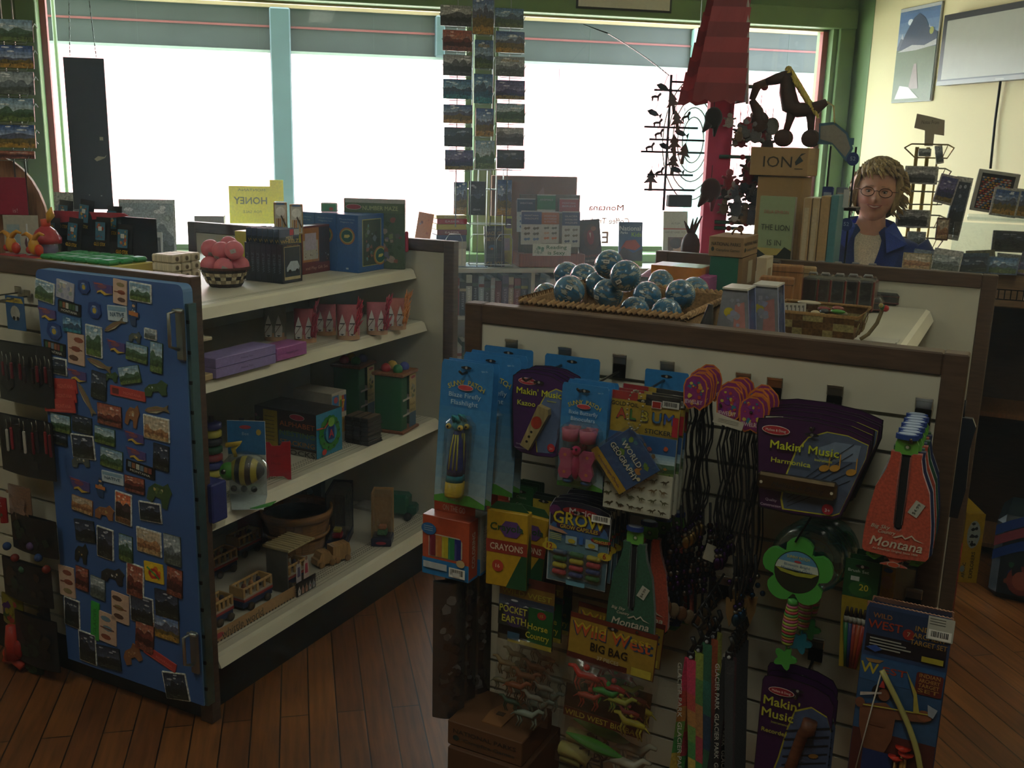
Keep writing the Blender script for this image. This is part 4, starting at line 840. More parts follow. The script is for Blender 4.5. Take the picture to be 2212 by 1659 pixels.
for q in range(5):x=.012+q*.019;b.ink([(x-.006,.004),(x+.006,.004),(x+.007,.02),(x+.003,.026),(x,.036),(x-.004,.026),(x-.007,.02)],('b8b4b0','a8846c','a87c64','b0b0b0','a8a4a0')[q],-.0008);b.disc(x,.018,.003,.006,('6a7c8a','a85a5c','8a5a3c','8a3c50','5c6a8a')[q],8,-.0012)
obj('figure_strip',b,'print',loc=(gx+.006,gy,Z4+.001),rot=PI/2,frame='G',label='black strip with five small printed figures under the slatted roof',cat='card')
# loose wooden cars
for k,(c,lb) in enumerate((((1110,790),'natural wooden toy car with its roof cut low, nearer the roofed set'),((1235,750),'natural wooden toy van, nearer the clear car package'))):
 gx,gy=g_at_z(*cE(*c),Z4);t=thing('wooden_car',lb,'toy',(gx-.03,gy,Z4+.001),1.2,'G','plain wooden cars')
 p=[(0,.01),(.075,.01),(.078,.03),(.06,.036),(.05,.055),(.018,.055),(.008,.034),(0,.032)] if k == 0 else [(0,.01),(.07,.01),(.075,.035),(.068,.065),(0,.065)]
 obj('body',MB().prism(p,0,.042,'a07c50'),'woodx',t)
 for x in (.015,.058):
  for y in (-.005,.047):obj('wheel',MB().at(x,y,.013,PI/2).lathe([(0,-.005),(.010,-.005),(.013,0),(.010,.005),(0,.005)],'8c6840',14),'woodx',t)
# bushel basket
gx,gy=g_at_z(*cE(990,690),Z4);gx -= .11;gy += .07
t=thing('bushel_basket','round thin wood bushel basket at the back of the lowest shelf','basket',(gx,gy,Z4+.001));b=MB()
for k in range(26):
 a0,a1=2*PI*k/26,2*PI*(k+.93)/26
 for (r0,r1,s_) in ((.10,.128,1),(.097,.125,-1)):
  v=[(r0*math.cos(a0),r0*math.sin(a0),.002),(r0*math.cos(a1),r0*math.sin(a1),.002),(r1*math.cos(a1),r1*math.sin(a1),.15),(r1*math.cos(a0),r1*math.sin(a0),.15)]
  b.add(v,[(0,1,2,3)] if s_ > 0 else [(3,2,1,0)],'8a6238' if k % 2 else '946a3e')
b.lathe([(0,.004),(.1,.004)],'7c5834',26);obj('staves',b,'wood',t)
obj('hoop',MB().lathe([(.129,.128),(.132,.128),(.132,.156),(.129,.156),(.124,.156),(.124,.128)],'9a7044',32).lathe([(.116,.06),(.120,.06),(.121,.072),(.117,.072)],'9a7044',32),'wood',t)
# packages
def clear_pack(c,top,w_,label,cols,k=cE,depth=.07,name='carded_toy'):
 F=boxfit(Z4,*k(*c),k(0,top)[1],k(c[0]-w_,0)[0],None);gx,gy,w,d,h=F;ph=facing(gx,gy);t=thing(name,label,'toy',(gx-.01,gy,Z4+.001),.45);w=.075
 obj('tray',MB().bbox(-w,0,-.01,depth,0,.03,'1c2440',.003).disc(-w/2,.014,.02,.006,'a83444',16,-.0105),'print',t)
 obj('backing',MB().bbox(-w,0,depth-.004,depth,0,h,cols[0],.001).bbox(-w,-w+.003,0,depth,.03,h,cols[0],.001),'print',t)
 b=MB();b.bbox(-w*.75,-w*.25,.012,.05,.034,.055,cols[1],.005);b.bbox(-w*.7,-w*.3,.02,.05,.055,.07,cols[2],.004);obj('toy_car',b,'plastic',t)
 obj('blister',MB().bbox(-w+.002,-.002,-.008,depth-.006,.03,h-.004,'ffffff',.008),'wrap',t)
clear_pack((1660,595),175,220,'clear topped package with a green and orange wooden car',('a8875c','2c6a44','b0683c'))
clear_pack((1300,620),180,200,'long dark package with a red car and a yellow stripe',('1c2028','8c1f30','a89838'),depth=.16)
gx,gy=g_at_z(*cE(1880,390),Z4);t=thing('toy_truck','dark green toy truck at the far end of the lowest shelf','toy',(gx-.05,gy-.02,Z4+.001),.3)
obj('body',MB().bbox(-.12,0,0,.07,.015,.10,'1f5a48',.012).bbox(-.03,.03,.005,.065,.015,.06,'1f5044',.01),'plastic',t)
for x in (-.09,0):obj('wheel',MB().at(x,-.004,.016,PI/2).lathe([(0,-.006),(.016,-.006),(.016,.006),(0,.006)],'1a1a1c',14),'rubber',t)
b=MB();b.bbox(-.16,0,-.02,.1,0,.012,'a8a49a',.001);obj('flat_board_box',b,'print',loc=(gx-.16,gy-.0,Z4+.001),frame='G',label='flat pale board lying at the back of the lowest shelf',cat='board')
gx,gy=g_at_z(*cE(560,560),Z4)
obj('red_carton',MB().bbox(-.12,0,0,.16,0,.14,'6a141c',.003),'print',loc=(-2.40,min(gy,2.75),Z4+.001),frame='G',label='dark red box in shade at the back of the lowest shelf',cat='box')
gx,gy=g_at_z(*cE(1100,300),Z4)
b=MB();b.bbox(-.13,0,0,.04,0,.2,'2c4450',.002);b.M=Matrix.Translation((-.065,0,.1));blobs(b,-.055,.055,-.09,.09,('5c7c8c','8a9a9c','3c4c5c','6a5c50'),18,8,.12);b.M=Matrix.Identity(4)
obj('puzzle_box',b,'print',loc=(-2.36,3.05,Z4+.001),rot=.3,frame='G',label='blue grey puzzle box behind the bushel basket',cat='box')
# ------------------------------------------------------------------ carded goods on the slatted end
cG=K(900,720,3.016);cH=K(1280,760,3.016);cI=K(1600,760,3.017);cJ=K(900,1200,3.615);cM=K(1400,1200,2.724)
ident=lambda x,y:(x,y)
def peg(px,py,L,label,row=0):
 x,z=g_at_y(px,py,2.04);t=thing('peg_hook',label,'hook',(x,2.038,z),0,'G','chrome peg hooks on the slatted end')
 obj('bracket',MB().bbox(-.016,.016,-.004,0,-.014,.009,'b4b0a4',.002).bbox(-.016,.016,-.0065,-.004,.002,.009,'cfcabc',.001),'metal',t)
 obj('back_plate',MB().bbox(-.015,.015,-.003,0,-.045,-.014,'2c241e',.001),'metal',t)
 obj('arm',MB().tube([(0,0,-.03),(0,-L,-.03),(0,-L-.012,-.022)],.0028,'6a6258',6),'metal',t);return x,z-.03
for q,(x,y,L) in enumerate(((1107,740,.23),(1222,757,.20),(1340,773,.22),(1443,788,.18),(1607,813,.16),(1675,823,.18),(1805,840,.23),(1997,868,.20))):
 peg(x,y,L,('first','second','third','fourth','fifth','sixth','seventh','eighth')[q]+' chrome peg hook along the top groove counted from the flashlights')
for q,(x,y,L,lb) in enumerate(((1565,1250,.1,'chrome peg hook under the bead necklaces'),(1975,1278,.14,'chrome peg hook above the archery set'),(1448,1262,.2,'chrome peg hook holding the neon lanyards'),(1765,1385,.2,'chrome peg hook holding the recorder card'))):peg(x,y,L,lb)
def hang(name,label,cat,k,TL,TR,bot,gy,draw,n=1,dy=.018,tilt=.0,col='2c70a8',outline=None,m='print',group=None,blabel=None,extra=None,side=None,spin=0.,th=.0012,jit=.02,hole=True):
 """card hanging from a peg: top corners and bottom left pixel; copies behind it"""
 x0,z0=g_at_y(*k(*TL),gy);x1,z1=g_at_y(*k(*TR),gy);w=x1-x0;zt=(z0+z1)/2;xc=(x0+x1)/2
 h=solve(lambda t:proj(x0,gy-t*math.sin(tilt),zt-t*math.cos(tilt))[1],k(0,bot)[1],0,.9)
 b=MB();pts=[(p[0]*w,p[1]*h) for p in (outline or [(-.5,-1),(.5,-1),(.5,-.03),(.47,0),(-.47,0),(-.5,-.03)])]
 b.prism(pts,0,th,col,side or col)
 if draw:draw(b,w,h)
 if hole:b.layer += 1;b.disc(0,-.012,.013,.0035,'1c1c20',12);b.disc(0,-.012,.003,.003,'8a8680',8)
 root=thing(name,label,cat,(xc,gy,zt),(-tilt,spin,0),'G',group)
 obj('card',b,m,root)
 if extra:extra(root,w,h)
 R_=random.Random(label)
 for q in range(1,n):
  dup(root,(xc+R_.uniform(-.004,.004),gy+dy*q,zt+R_.uniform(-.003,.003)),(-tilt*.6,spin+R_.uniform(-jit,jit),R_.uniform(-.03,.03)),'G',label=blabel or (' '.join(label.split()[:6])+', behind the front one on its peg'),group=group)
 return root,w,h
def sunny(l1,l2):
 def f(b,w,h):
  for q in range(8):b.rect(-w*.5,w*.5,-h+h*q*.085,-h+h*(q+1)*.085,mixc('8fa0a4','2c70a8',q/8),-.0002)
  b.ink([(-w*.5,-h),(w*.5,-h),(w*.5,-h*.97),(w*.2,-h*.925),(-w*.2,-h*.925),(-w*.5,-h*.96)],'4c8a34')
  t='SUNNY PATCH';
  for i,ch in enumerate(t):
   u=(i-5)/5;b.text(ch,u*w*.33,-w*(.33+.09*u*u)-w*.02,w*.12,'b8a848',True,a=-u*.35)
  oval_logo(b,0,-w*.44,w*.3,'b04048',None);b.text(l1,0,-w*.57,w*.115,'b0c4d0',w=w*.62);b.text(l2,0,-w*.70,w*.115,'b0c4d0',w=w*.52);b.text('ages 3+',w*.35,-w*.12,w*.04,'b0c4d0')
 return f
def flashlight(root,w,h):
 s=w*.42;x=-.02*w
 b=MB();c=[(x,-.02,-h*.55)]
 b.M=Matrix.Translation((x,-.022,-h*.93));b.lathe([(0,0),(s*.36,.002),(s*.38,h*.02),(s*.37,h*.11)],'b89c2c',16);obj('yellow_base',b,'plastic',root)
 b=MB();b.M=Matrix.Translation((x,-.022,-h*.93));b.lathe([(s*.37,h*.11),(s*.34,h*.15),(s*.30,h*.17)],'2c7c8c',16);b.lathe([(s*.33,h*.15),(s*.34,h*.22),(s*.27,h*.36),(s*.16,h*.45),(s*.12,h*.47)],'28326c',16)
 for a in (-1.9,-1.35,-.9):b.tube([(s*.35*math.cos(a),s*.35*math.sin(a),h*.2),(s*.30*math.cos(a),s*.30*math.sin(a),h*.34),(s*.18*math.cos(a),s*.18*math.sin(a),h*.44)],.0018,'a8a438',5)
 obj('wing_handle',b,'plastic',root)
 b=MB();b.ball(x,-.024,-h*.43,s*.22,s*.2,s*.24,'2a7c88');b.tube([(x-s*.1,-.03,-h*.40),(x-s*.05,-.04,-h*.36),(x+s*.12,-.04,-h*.36),(x+s*.14,-.03,-h*.40)],.004,'35858c',6);obj('head',b,'plastic',root)
 b=MB();[b.ball(x+q*s*.27,-.036,-h*.435,s*.12,s*.10,s*.12,'c0a848').ball(x+q*s*.27,-.036-s*.08,-h*.435,s*.05,col='1a1a1a') for q in (-1,1)];obj('eye',b,'plastic',root)
 b=MB();b.bbox(-s*.62,s*.62,-.045,-.001,-h*.955,-h*.36,'ffffff',.02);obj('blister',b,'wrap',root)
hang('flashlight_card','long blue card with a firefly flashlight, frontmost and farthest from the koozies','toy',cG,(168,170),(505,205),1085,1.83,sunny('Blaze Firefly','Flashlight'),2,.022,.10,extra=flashlight,group='blue firefly flashlight cards',blabel='long blue firefly flashlight card right behind the frontmost one')
hang('flashlight_card','long blue flashlight card set farther back beside the purple kazoo','toy',cG,(310,125),(680,160),1000,1.90,sunny('Blaze Firefly','Flashlight'),2,.025,.08,extra=flashlight,group='blue firefly flashlight cards',blabel='long blue flashlight card behind the one beside the purple kazoo')
hang('blank_blue_card','blue card nearest the board on the first peg','card',cG,(443,80),(760,108),430,2.015,None,1,group='blue backing cards near the board')
hang('blank_blue_card','wide blue card nearest the board on the second peg','card',cG,(838,112),(1195,190),700,2.018,None,1,group='blue backing cards near the board')
hang('blank_blue_card','blue card nearest the board above the album stickers','card',cH,(345,100),(628,150),420,2.018,None,1,group='blue backing cards near the board')
# kazoo
KZ=[(-.44,-.93),(-.30,-.985),(0,-1.0),(.30,-.985),(.40,-.95),(.5,-.5),(.5,-.12),(.46,-.05),(.2,.02),(-.1,.04),(-.4,.02),(-.5,-.03),(-.5,-.3)]
def kazoo(b,w,h):
 b.ink([(p[0]*w*.97,p[1]*h*.985-.001) for p in KZ],'3c1f50');b.ink([(w*.0,-h*.95),(w*.3,-h*.93),(w*.42,-h*.6),(w*.46,-h*.15),(w*.3,-h*.12),(w*.12,-h*.2),(-w*.02,-h*.4),(-w*.05,-h*.7)],'a8a438');b.ink([(w*.02,-h*.95),(w*.3,-h*.93),(w*.42,-h*.6),(w*.46,-h*.16),(w*.3,-h*.135),(w*.13,-h*.21),(0,-h*.41),(-w*.03,-h*.7)],'56688a')
 oval_logo(b,-w*.22,-h*.08,w*.34,'a83040','Melissa & Doug');b.text("Makin' Music",w*.0,-h*.2,w*.15,'b8bc30',True,w=w*.82);b.text('Instruments',w*.24,-h*.285,w*.035,'b8bc30',True);b.text('Kazoo',-w*.22,-h*.35,w*.12,'b0b438',True,w=w*.33)
 b.disc(w*.27,-h*.86,w*.07,w*.07,'a82c34');b.text('3+',w*.27,-h*.87,w*.06,'c8b8b8',True);b.text('Quality',-w*.32,-h*.87,w*.04,'a8a0b0');b.text('Construction',-w*.29,-h*.92,w*.04,'a8a0b0')
def kazoo_x(root,w,h):
 b=MB();b.M=Matrix.Translation((w*.0,-.012,-h*.62)) @ Matrix.Rotation(.42,4,'Y');b.prism([(-.011,-h*.29),(.011,-h*.29),(.016,h*.24),(.010,h*.30),(-.014,h*.28)],-.008,.008,'8a7c54');b.layer=0
 b.disc(0,h*.08,.012,.014,'8c2c1c',16,-.0085);[b.disc(-.001,-h*q,.003,.003,'1c1814',8,-.0085) for q in (.06,.13,.2)]
 obj('wooden_kazoo',b,'woodx',root)
hang('kazoo_card','purple kazoo card with a pale wooden kazoo, frontmost on its peg','toy',cG,(628,262),(985,300),770,1.865,kazoo,5,.020,.03,'18141c',KZ,extra=kazoo_x,group='purple kazoo cards',blabel='purple kazoo card with only its curved top edge showing')
# butterfly binoculars
def binoc(root,w,h):
 for q in (-1,1):
  b=MB();b.M=Matrix.Translation((q*w*.19,-.018,-h*.53));b.lathe([(w*.10,0),(w*.16,.002),(w*.18,h*.12),(w*.15,h*.125),(w*.13,h*.10),(0,h*.08)],'a8506c',18);obj('barrel',b,'plastic',root)
  b=MB();p=[(q*w*.06,-h*.64),(q*w*.14,-h*.60),(q*w*.34,-h*.60),(q*w*.39,-h*.66),(q*w*.33,-h*.73),(q*w*.38,-h*.82),(q*w*.33,-h*.88),(q*w*.16,-h*.88),(q*w*.06,-h*.82)];b.prism(p,-.028,-.02,'a04868');[b.disc(q*w*.24,-h*zz,w*.035,w*.035,'b87040',10,-.0285) for zz in (.655,.82)];obj('wing',b,'plastic',root)
  obj('grip',MB().ball(q*w*.2,-.015,-h*.91,w*.12,.012,h*.03,'1f4c7c'),'plastic',root)
 obj('body',MB().ball(0,-.03,-h*.60,w*.10,.012,h*.045,'b0285c').ball(0,-.026,-h*.75,w*.09,.012,h*.13,'a03058').ball(-w*.05,-.042,-h*.575,w*.025,col='18181c').ball(w*.05,-.042,-h*.575,w*.025,col='18181c'),'plastic',root)
 obj('blister',MB().bbox(-w*.42,w*.42,-.048,-.001,-h*.95,-h*.36,'ffffff',.015),'wrap',root)
hang('binoculars_card','blue card with pink butterfly binoculars, frontmost on its peg','toy',cG,(952,320),(1255,352),985,1.835,sunny('Bixie Butterfly','Binoculars'),3,.028,.05,extra=binoc,group='blue butterfly binocular cards',blabel='blue butterfly binocular card behind the frontmost one')
# sticker album
def album(b,w,h):
 b.rect(-w*.5,w*.5,-h*.34,0,'a88c2c');b.rect(-w*.5,-w*.12,-h*.07,0,'9c1c28');b.rect(w*.0,w*.5,-h*.09,0,'1c1c24');b.text('GOLD FOIL',-w*.30,-h*.105,w*.08,'1a1a1a',True)
 for i,(ch,c_) in enumerate(zip('ALBUM',('b03a2c','3c7a3c','b0a030','2c6ca0','2c4a90'))):b.text(ch,(-.34+.175*i)*w,-h*.185,w*.235,'1c2430',True);b.text(ch,(-.34+.175*i)*w,-h*.183,w*.20,c_,True)
 b.text('STICKERS',w*.24,-h*.30,w*.09,'1c2430',True,w=w*.42);b.rect(w*.10,w*.24,-h*.105,-h*.045,'c8c0c0');b.rect(w*.11,w*.23,-h*.10,-h*.05,'8c2420');barcode(b,w*.25,w*.49,-h*.09,-h*.035,-.004);b.rect(w*.42,w*.5,-h*.32,-h*.16,'9c2430')
 b.rect(-w*.5,w*.5,-h*.66,-h*.34,'2a5080');b.layer += 1;scenery(b,-w*.5,w*.5,-h*.66,-h*.48,'green',5,9);blobs(b,-w*.48,w*.48,-h*.62,-h*.38,('3c7a3c','a85030','2c5c38','8a6a30'),16,6,.1)
 b.rect(-w*.5,w*.5,-h,-h*.645,'a8a898')
 R_=random.Random(8)
 for i in range(6):
  for j in range(4):
   cx,cz=(-.42+.165*i+R_.uniform(-.02,.02))*w,-h*(.70+.085*j);s_=w*.055;f=R_.choice((-1,1))
   b.ink([(cx-f*s_*1.2,cz+s_*.5),(cx-f*s_*.8,cz+s_*.7),(cx-f*s_*.3,cz+s_*.2),(cx+f*s_*.4,cz+s_*.4),(cx+f*s_*1.4,cz-s_*.1),(cx+f*s_*.4,cz-s_*.1),(cx+f*s_*.3,cz-s_*.7),(cx,cz-s_*.1),(cx-f*s_*.3,cz-s_*.7),(cx-f*s_*.5,cz)][::-f],('3c3420','5c4a2c','4a4a30')[j % 3])
hang('sticker_album','yellow and blue sticker album bag with small dinosaurs on white, frontmost','stickers',cH,(132,250),(578,300),1000,1.845,album,3,.03,.07,'a8a898',extra=lambda r,w,h:obj('plastic_bag',MB().bbox(-w*.51,w*.51,-.004,.002,-h*1.02,0,'ffffff',.001),'wrap',r),group='sticker album bags',blabel='sticker album bag behind the one with the small dinosaurs')
# geography booklet on a bead chain
x,z=g_at_y(*cH(250,490),1.81)
t=thing('geography_booklet','tilted blue world geography booklet on a bead chain over the stickers','book',(x,1.812,z),(0,.90,0))
b=MB();b.bbox(0,.102,0,.004,-.088,0,'2c5484',.001);b.at(.051,0,-.044)
blobs(b,-.048,.048,-.02,.04,('2c6c9c','6a8a3c','a8783c','2c5484','3c7a8a','2c5484'),22,3,.12);b.text('WORLD',-.004,.012,.017,'1c2430',True,w=.062);b.text('WORLD',-.005,.013,.017,'c4c4b4',True,w=.06);b.text('GEOGRAPHY',0,-.010,.017,'1c2430',True,w=.09);b.text('GEOGRAPHY',-.001,-.009,.017,'c4c4b4',True,w=.088);b.disc(.044,-.004,.004,.004,'c0b890')
b.rect(-.055,.05,-.058,-.040,'b08c2c');b.text('Knowledge Cards',0,-.049,.008,'5c3c6c',w=.075);b.at();obj('cover',b,'print',t);obj('plastic_sleeve',MB().bbox(-.006,.108,-.004,.0055,-.106,.006,'ffffff',.001),'wrap',t)
b=MB();x2,z2=g_at_y(*cH(290,260),1.81)
for k in range(24):
 a=2*PI*k/24;b.ball(x2-x+.016*math.cos(a),-.004,(z2-z)/2+abs(z2-z)*.55*math.sin(a),.0024,col='b8b4a4',n=6,m=4)
obj('bead_chain',b,'metal',loc=(x,1.808,z),frame='G',label='silver bead chain holding the geography booklet',cat='chain')
# jewellery tags with cords
def necklace(gx_,gy_,z_,L,label,n,grp,seed,dy=.014,drift=.0):
 t=thing('necklace',label,'necklace',(gx_,gy_,z_),0,'G',grp);b=MB()
 tag_=[(-.022,-.055),(-.012,-.066),(0,-.06),(.012,-.066),(.022,-.055),(.024,-.02),(.020,-.006),(.008,.004),(-.008,.004),(-.020,-.006),(-.024,-.02)]
 b.prism(tag_,0,.0008,'b86a28');b.ink([(p[0]*.9,p[1]*.92-.002) for p in tag_],'7c2c64');blobs(b,-.019,.019,-.058,-.004,('b8842c','8c2c6c','2c6c7c','a8402c','b0a040','6c2c7c'),30,seed,.11);b.text('JEWELRY',0,-.047,.011,'b8a8a8',True,w=.036,y=-.009)
 obj('tag',b,'print',t);R_=random.Random(seed)
 for s_ in (-1,1):
  obj('cord',MB().tube([(s_*.006,.003,-.004)]+[(s_*(.010+.004*math.sin(q*1.7+seed))+R_.uniform(-.003,.003),.003+R_.uniform(-.002,.002),-.02-(L-.05)*q/8) for q in range(9)]+[(0,.0,-L)],.0017,'0e0e10',5),'rubber',t)
 b=MB();b.ball(0,0,-L-.004,.006,col='3c2c5c',n=8,m=6).ball(0,0,-L-.015,.005,col='8a8478',n=8,m=6).ball(.003,-.003,-L-.03,.009,.006,.014,('4a2c5c','2c4a6c','8a7448')[seed % 3],8,6);obj('pendant',b,'metal',t)
 for q in range(1,n):dup(t,(gx_+R_.uniform(-.006,.006)+drift*q,gy_+dy*q,z_+R_.uniform(-.004,.004)),R_.uniform(-.3,.3),'G',label=label.split(',')[0]+', behind the frontmost tag',group=grp)
for q,(fx,fy,gy_,L,n,lb,gp) in enumerate(((675,165,1.86,.31,8,'black cord necklace with a flowery tag beside the album stickers, frontmost','necklaces by the stickers'),(893,240,1.875,.33,8,'black cord necklace with a flowery tag on the middle peg, frontmost','necklaces on the middle peg'),(1045,310,1.85,.42,9,'long black cord necklace with a flowery tag beside the harmonicas, frontmost','necklaces by the harmonicas'))):
 x,z=g_at_y(*cH(fx,fy),gy_);necklace(x,gy_,z,L,lb,n,gp,q+2)
x,z=g_at_y(*cH(885,455),1.84);b=MB();b.prism([(-.03,-.008),(.028,-.012),(.030,.004),(-.028,.012)],0,.001,'a8a494');[b.rect(-.02,.02,-.004+.003*k,-.0034+.003*k,'6a665c',-.0005) for k in range(3)]
obj('price_tag',b,'paper',loc=(x,1.84,z),rot=(0,.1,0),frame='G',label='small white paper tag hanging under the middle jewellery tags',cat='tag')
x,z=g_at_y(*cH(770,1300),1.9);obj('price_tag',MB().bbox(-.012,.012,0,.001,-.022,.014,'9a9888',.0003),'paper',loc=(x,1.9,z),rot=(0,.2,0),frame='G',label='small white paper tag hanging low among the cords',cat='tag')
# bead necklace bunch under the stickers and bone points under the long cords
x,z=g_at_y(*cH(640,1180),1.90)
for k in range(7):
 t=thing('bead_necklace','dark cord necklace with purple beads and shell pieces under the stickers','necklace',(x+.012*k-.04,1.90+.012*k,z),.2*k,'G','dark bead necklaces under the stickers')
 R_=random.Random(k);obj('cord',MB().tube([(0,0,.05),(.004,0,0),(-.006,0,-.09),(0,0,-.16-.01*k)],.003,'100e10',5),'rubber',t)
 b=MB();[b.ball(R_.uniform(-.005,.005),-.003,-.012*_,.0075,col=R_.choice(('4a2c5a','6a6460','3a2418','2c2c34')),n=8,m=5) for _ in range(13)];obj('bead_string',b,'metal',t)
 obj('pendant',MB().ball(0,-.006,-.17-.01*k,.013,.005,.017,('5c3c24','6a5a44')[k % 2],10,6),'plastic',t)
x,z=g_at_y(*cM(520,260),1.88)
for k in range(5):
 t=thing('point_necklace','dark cord necklace ending in a tan pointed pendant below the long cords','necklace',(x+.017*(k % 3)-.01,1.88+.015*k,z),.1*k,'G','necklaces with tan points')
 obj('cord',MB().tube([(0,0,.09),(.004,0,.05),(-.004,0,.02),(0,0,-.005)],.004,'101010',5),'rubber',t)
 obj('point',MB().prism([(-.011,0),(.011,0),(.009,-.03),(0,-.062),(-.009,-.03)],-.003,.003,'6a5230'),'plastic',t);obj('beads',MB().ball(-.006,0,.035,.006,col='4a3060',n=8,m=5).ball(.007,0,.045,.006,col='7a7468',n=8,m=5).ball(.02,0,.01,.006,col='2c4a6c',n=8,m=5),'metal',t)
# harmonica
HM=[(-.41,-.98),(-.1,-1.0),(.26,-.98),(.32,-.93),(.5,-.2),(.5,-.05),(.3,.03),(0,.07),(-.3,.065),(-.49,.02),(-.5,-.05),(-.44,-.75)]
def harm(b,w,h):
 b.ink([(p[0]*w*.975,p[1]*h*.975-.001) for p in HM],'38183c');arc=[(-.2,-.96),(.24,-.94),(.30,-.9),(.47,-.25),(.48,-.1),(.3,-.03),(.12,-.02),(-.04,-.11),(-.14,-.3),(-.21,-.6),(-.225,-.85)]
 b.ink([(p[0]*w,p[1]*h) for p in arc],'a8a438');b.ink([(p[0]*w*.97+.002,p[1]*h*.97-.002) for p in arc],'4a5468');b.ink([(w*.0,-h*.25),(w*.2,-h*.12),(w*.42,-h*.12),(w*.4,-h*.3),(w*.1,-h*.35)],'6a788c')
 for q in range(5):b.ink([(-w*.16,-h*(.92-.05*q)),(w*.36,-h*(.52-.10*q)),(w*.36,-h*(.51-.10*q)),(-w*.16,-h*(.91-.05*q))],'23262e')
 for nx,nz in ((.36,-.42),(.13,-.42),(.22,-.4)):b.disc(w*nx,h*nz,w*.045,w*.03,'a87c30',14,a=.4);b.ink([(w*(nx+.035),h*nz),(w*(nx+.045),h*nz),(w*(nx+.045),h*(nz+.16)),(w*(nx+.035),h*(nz+.16))],'a87c30')
 oval_logo(b,-w*.32,-h*.08,w*.25,'a02c34');b.text("Makin' Music",-w*.05,-h*.24,w*.105,'1c1c20',True,w=w*.6);b.text("Makin' Music",-w*.055,-h*.235,w*.105,'b4bc30',True,w=w*.6);b.text('Instruments',w*.12,-h*.335,w*.032,'b4bc30',True);b.text('Harmonica',-w*.16,-h*.405,w*.065,'b0b438',True,w=w*.35)
 b.disc(w*.2,-h*.86,w*.05,w*.05,'8c2028');b.text('3+',w*.2,-h*.87,w*.045,'c0b0b0',True);b.text('Quality',-w*.3,-h*.86,w*.035,'a898a8');b.text('Construction',-w*.3,-h*.92,w*.035,'a898a8')
def harm_x(root,w,h):
 b=MB();b.bbox(-w*.43,w*.27,-.022,-.002,-h*.735,-h*.545,'7c6c54',.005);obj('harmonica',b,'metal',root)
 b=MB();b.layer=0;b.M=Matrix.Translation((0,-.0222,0));b.text('Melissa & Doug',-w*.07,-h*.65,w*.06,'2a241c',w=w*.45,sh=.3);[b.disc(x_*w,-h*.65,.003,.003,'b0a890',8) for x_ in (-.39,.23)];obj('engraving',b,'print',root)
hang('harmonica_card','purple harmonica card with a brass harmonica, frontmost of its stack','toy',cI,(105,478),(862,512),1010,1.83,harm,6,.032,.04,'141016',HM,extra=harm_x,group='purple harmonica cards',blabel='purple harmonica card with only its curved top edge showing')
x,z=g_at_y(*cI(220,447),1.835);obj('price_tag',MB().bbox(-.016,.016,0,.001,-.004,.004,'9a9888',.0003),'paper',loc=(x,1.833,z+.004),rot=(0,-.12,0),frame='G',label='narrow white label on the top edge of the harmonica stack',cat='tag')
# koozies
KO=[(-.46,-.90),(-.5,-.87),(-.5,-.75),(-.48,-.60),(-.40,-.32),(-.27,-.16),(-.225,-.05),(-.23,0),(-.1,-.004),(-.07,-.02)]
def koozie_mesh(w,h,col):
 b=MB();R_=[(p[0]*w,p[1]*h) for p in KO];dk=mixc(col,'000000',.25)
 left=R_+[(-.07*w,-.25*h),(-.055*w,-.55*h),(-.06*w,-.66*h),(-.02*w,-.68*h),(0,-.68*h),(0,-.92*h)]
 rightp=[(-p[0],p[1]) for p in left]
 def puff(pts):
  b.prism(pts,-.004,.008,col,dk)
 puff(left);puff(rightp)
 b.prism([(-.13*w,-.92*h),(-.05*w,-.965*h),(-.21*w,-1.0*h),(.21*w,-1.0*h),(.05*w,-.965*h),(.22*w,-.92*h)][::1],0,.006,col,dk)
 b.prism([(-.075*w,-.03*h),(.075*w,-.03*h),(.06*w,-.66*h),(-.05*w,-.66*h)],.004,.007,'100e0e')
 for s_ in (-1,1):b.tube([(s_*.07*w,-.0045,-.03*h),(s_*.075*w,-.0045,-.3*h),(s_*.06*w,-.0045,-.62*h)],.0014,dk,4)
 return b
def koozie_text(b,w,h):
 b.M=Matrix.Translation((0,-.0046,0));b.layer=0;c_='b8ac98'
 b.text('Big Sky',-w*.26,-h*.66,w*.085,c_,True,w=w*.28,sh=.25);b.text('Country',-w*.16,-h*.70,w*.085,c_,True,w=w*.26,sh=.25);b.text('Montana',0,-h*.79,w*.22,c_,True,w=w*.78,sh=.25);b.text('An American Original Since 1889',0,-h*.855,w*.05,c_,True,w=w*.68)
 b.ink([(-w*.06,-h*.735),(w*.08,-h*.70),(w*.13,-h*.725),(w*.22,-h*.69),(w*.28,-h*.72),(w*.42,-h*.745),(w*.27,-h*.732),(w*.22,-h*.705),(w*.13,-h*.738),(w*.08,-h*.715),(-w*.02,-h*.74)],c_);b.M=Matrix.Identity(4)
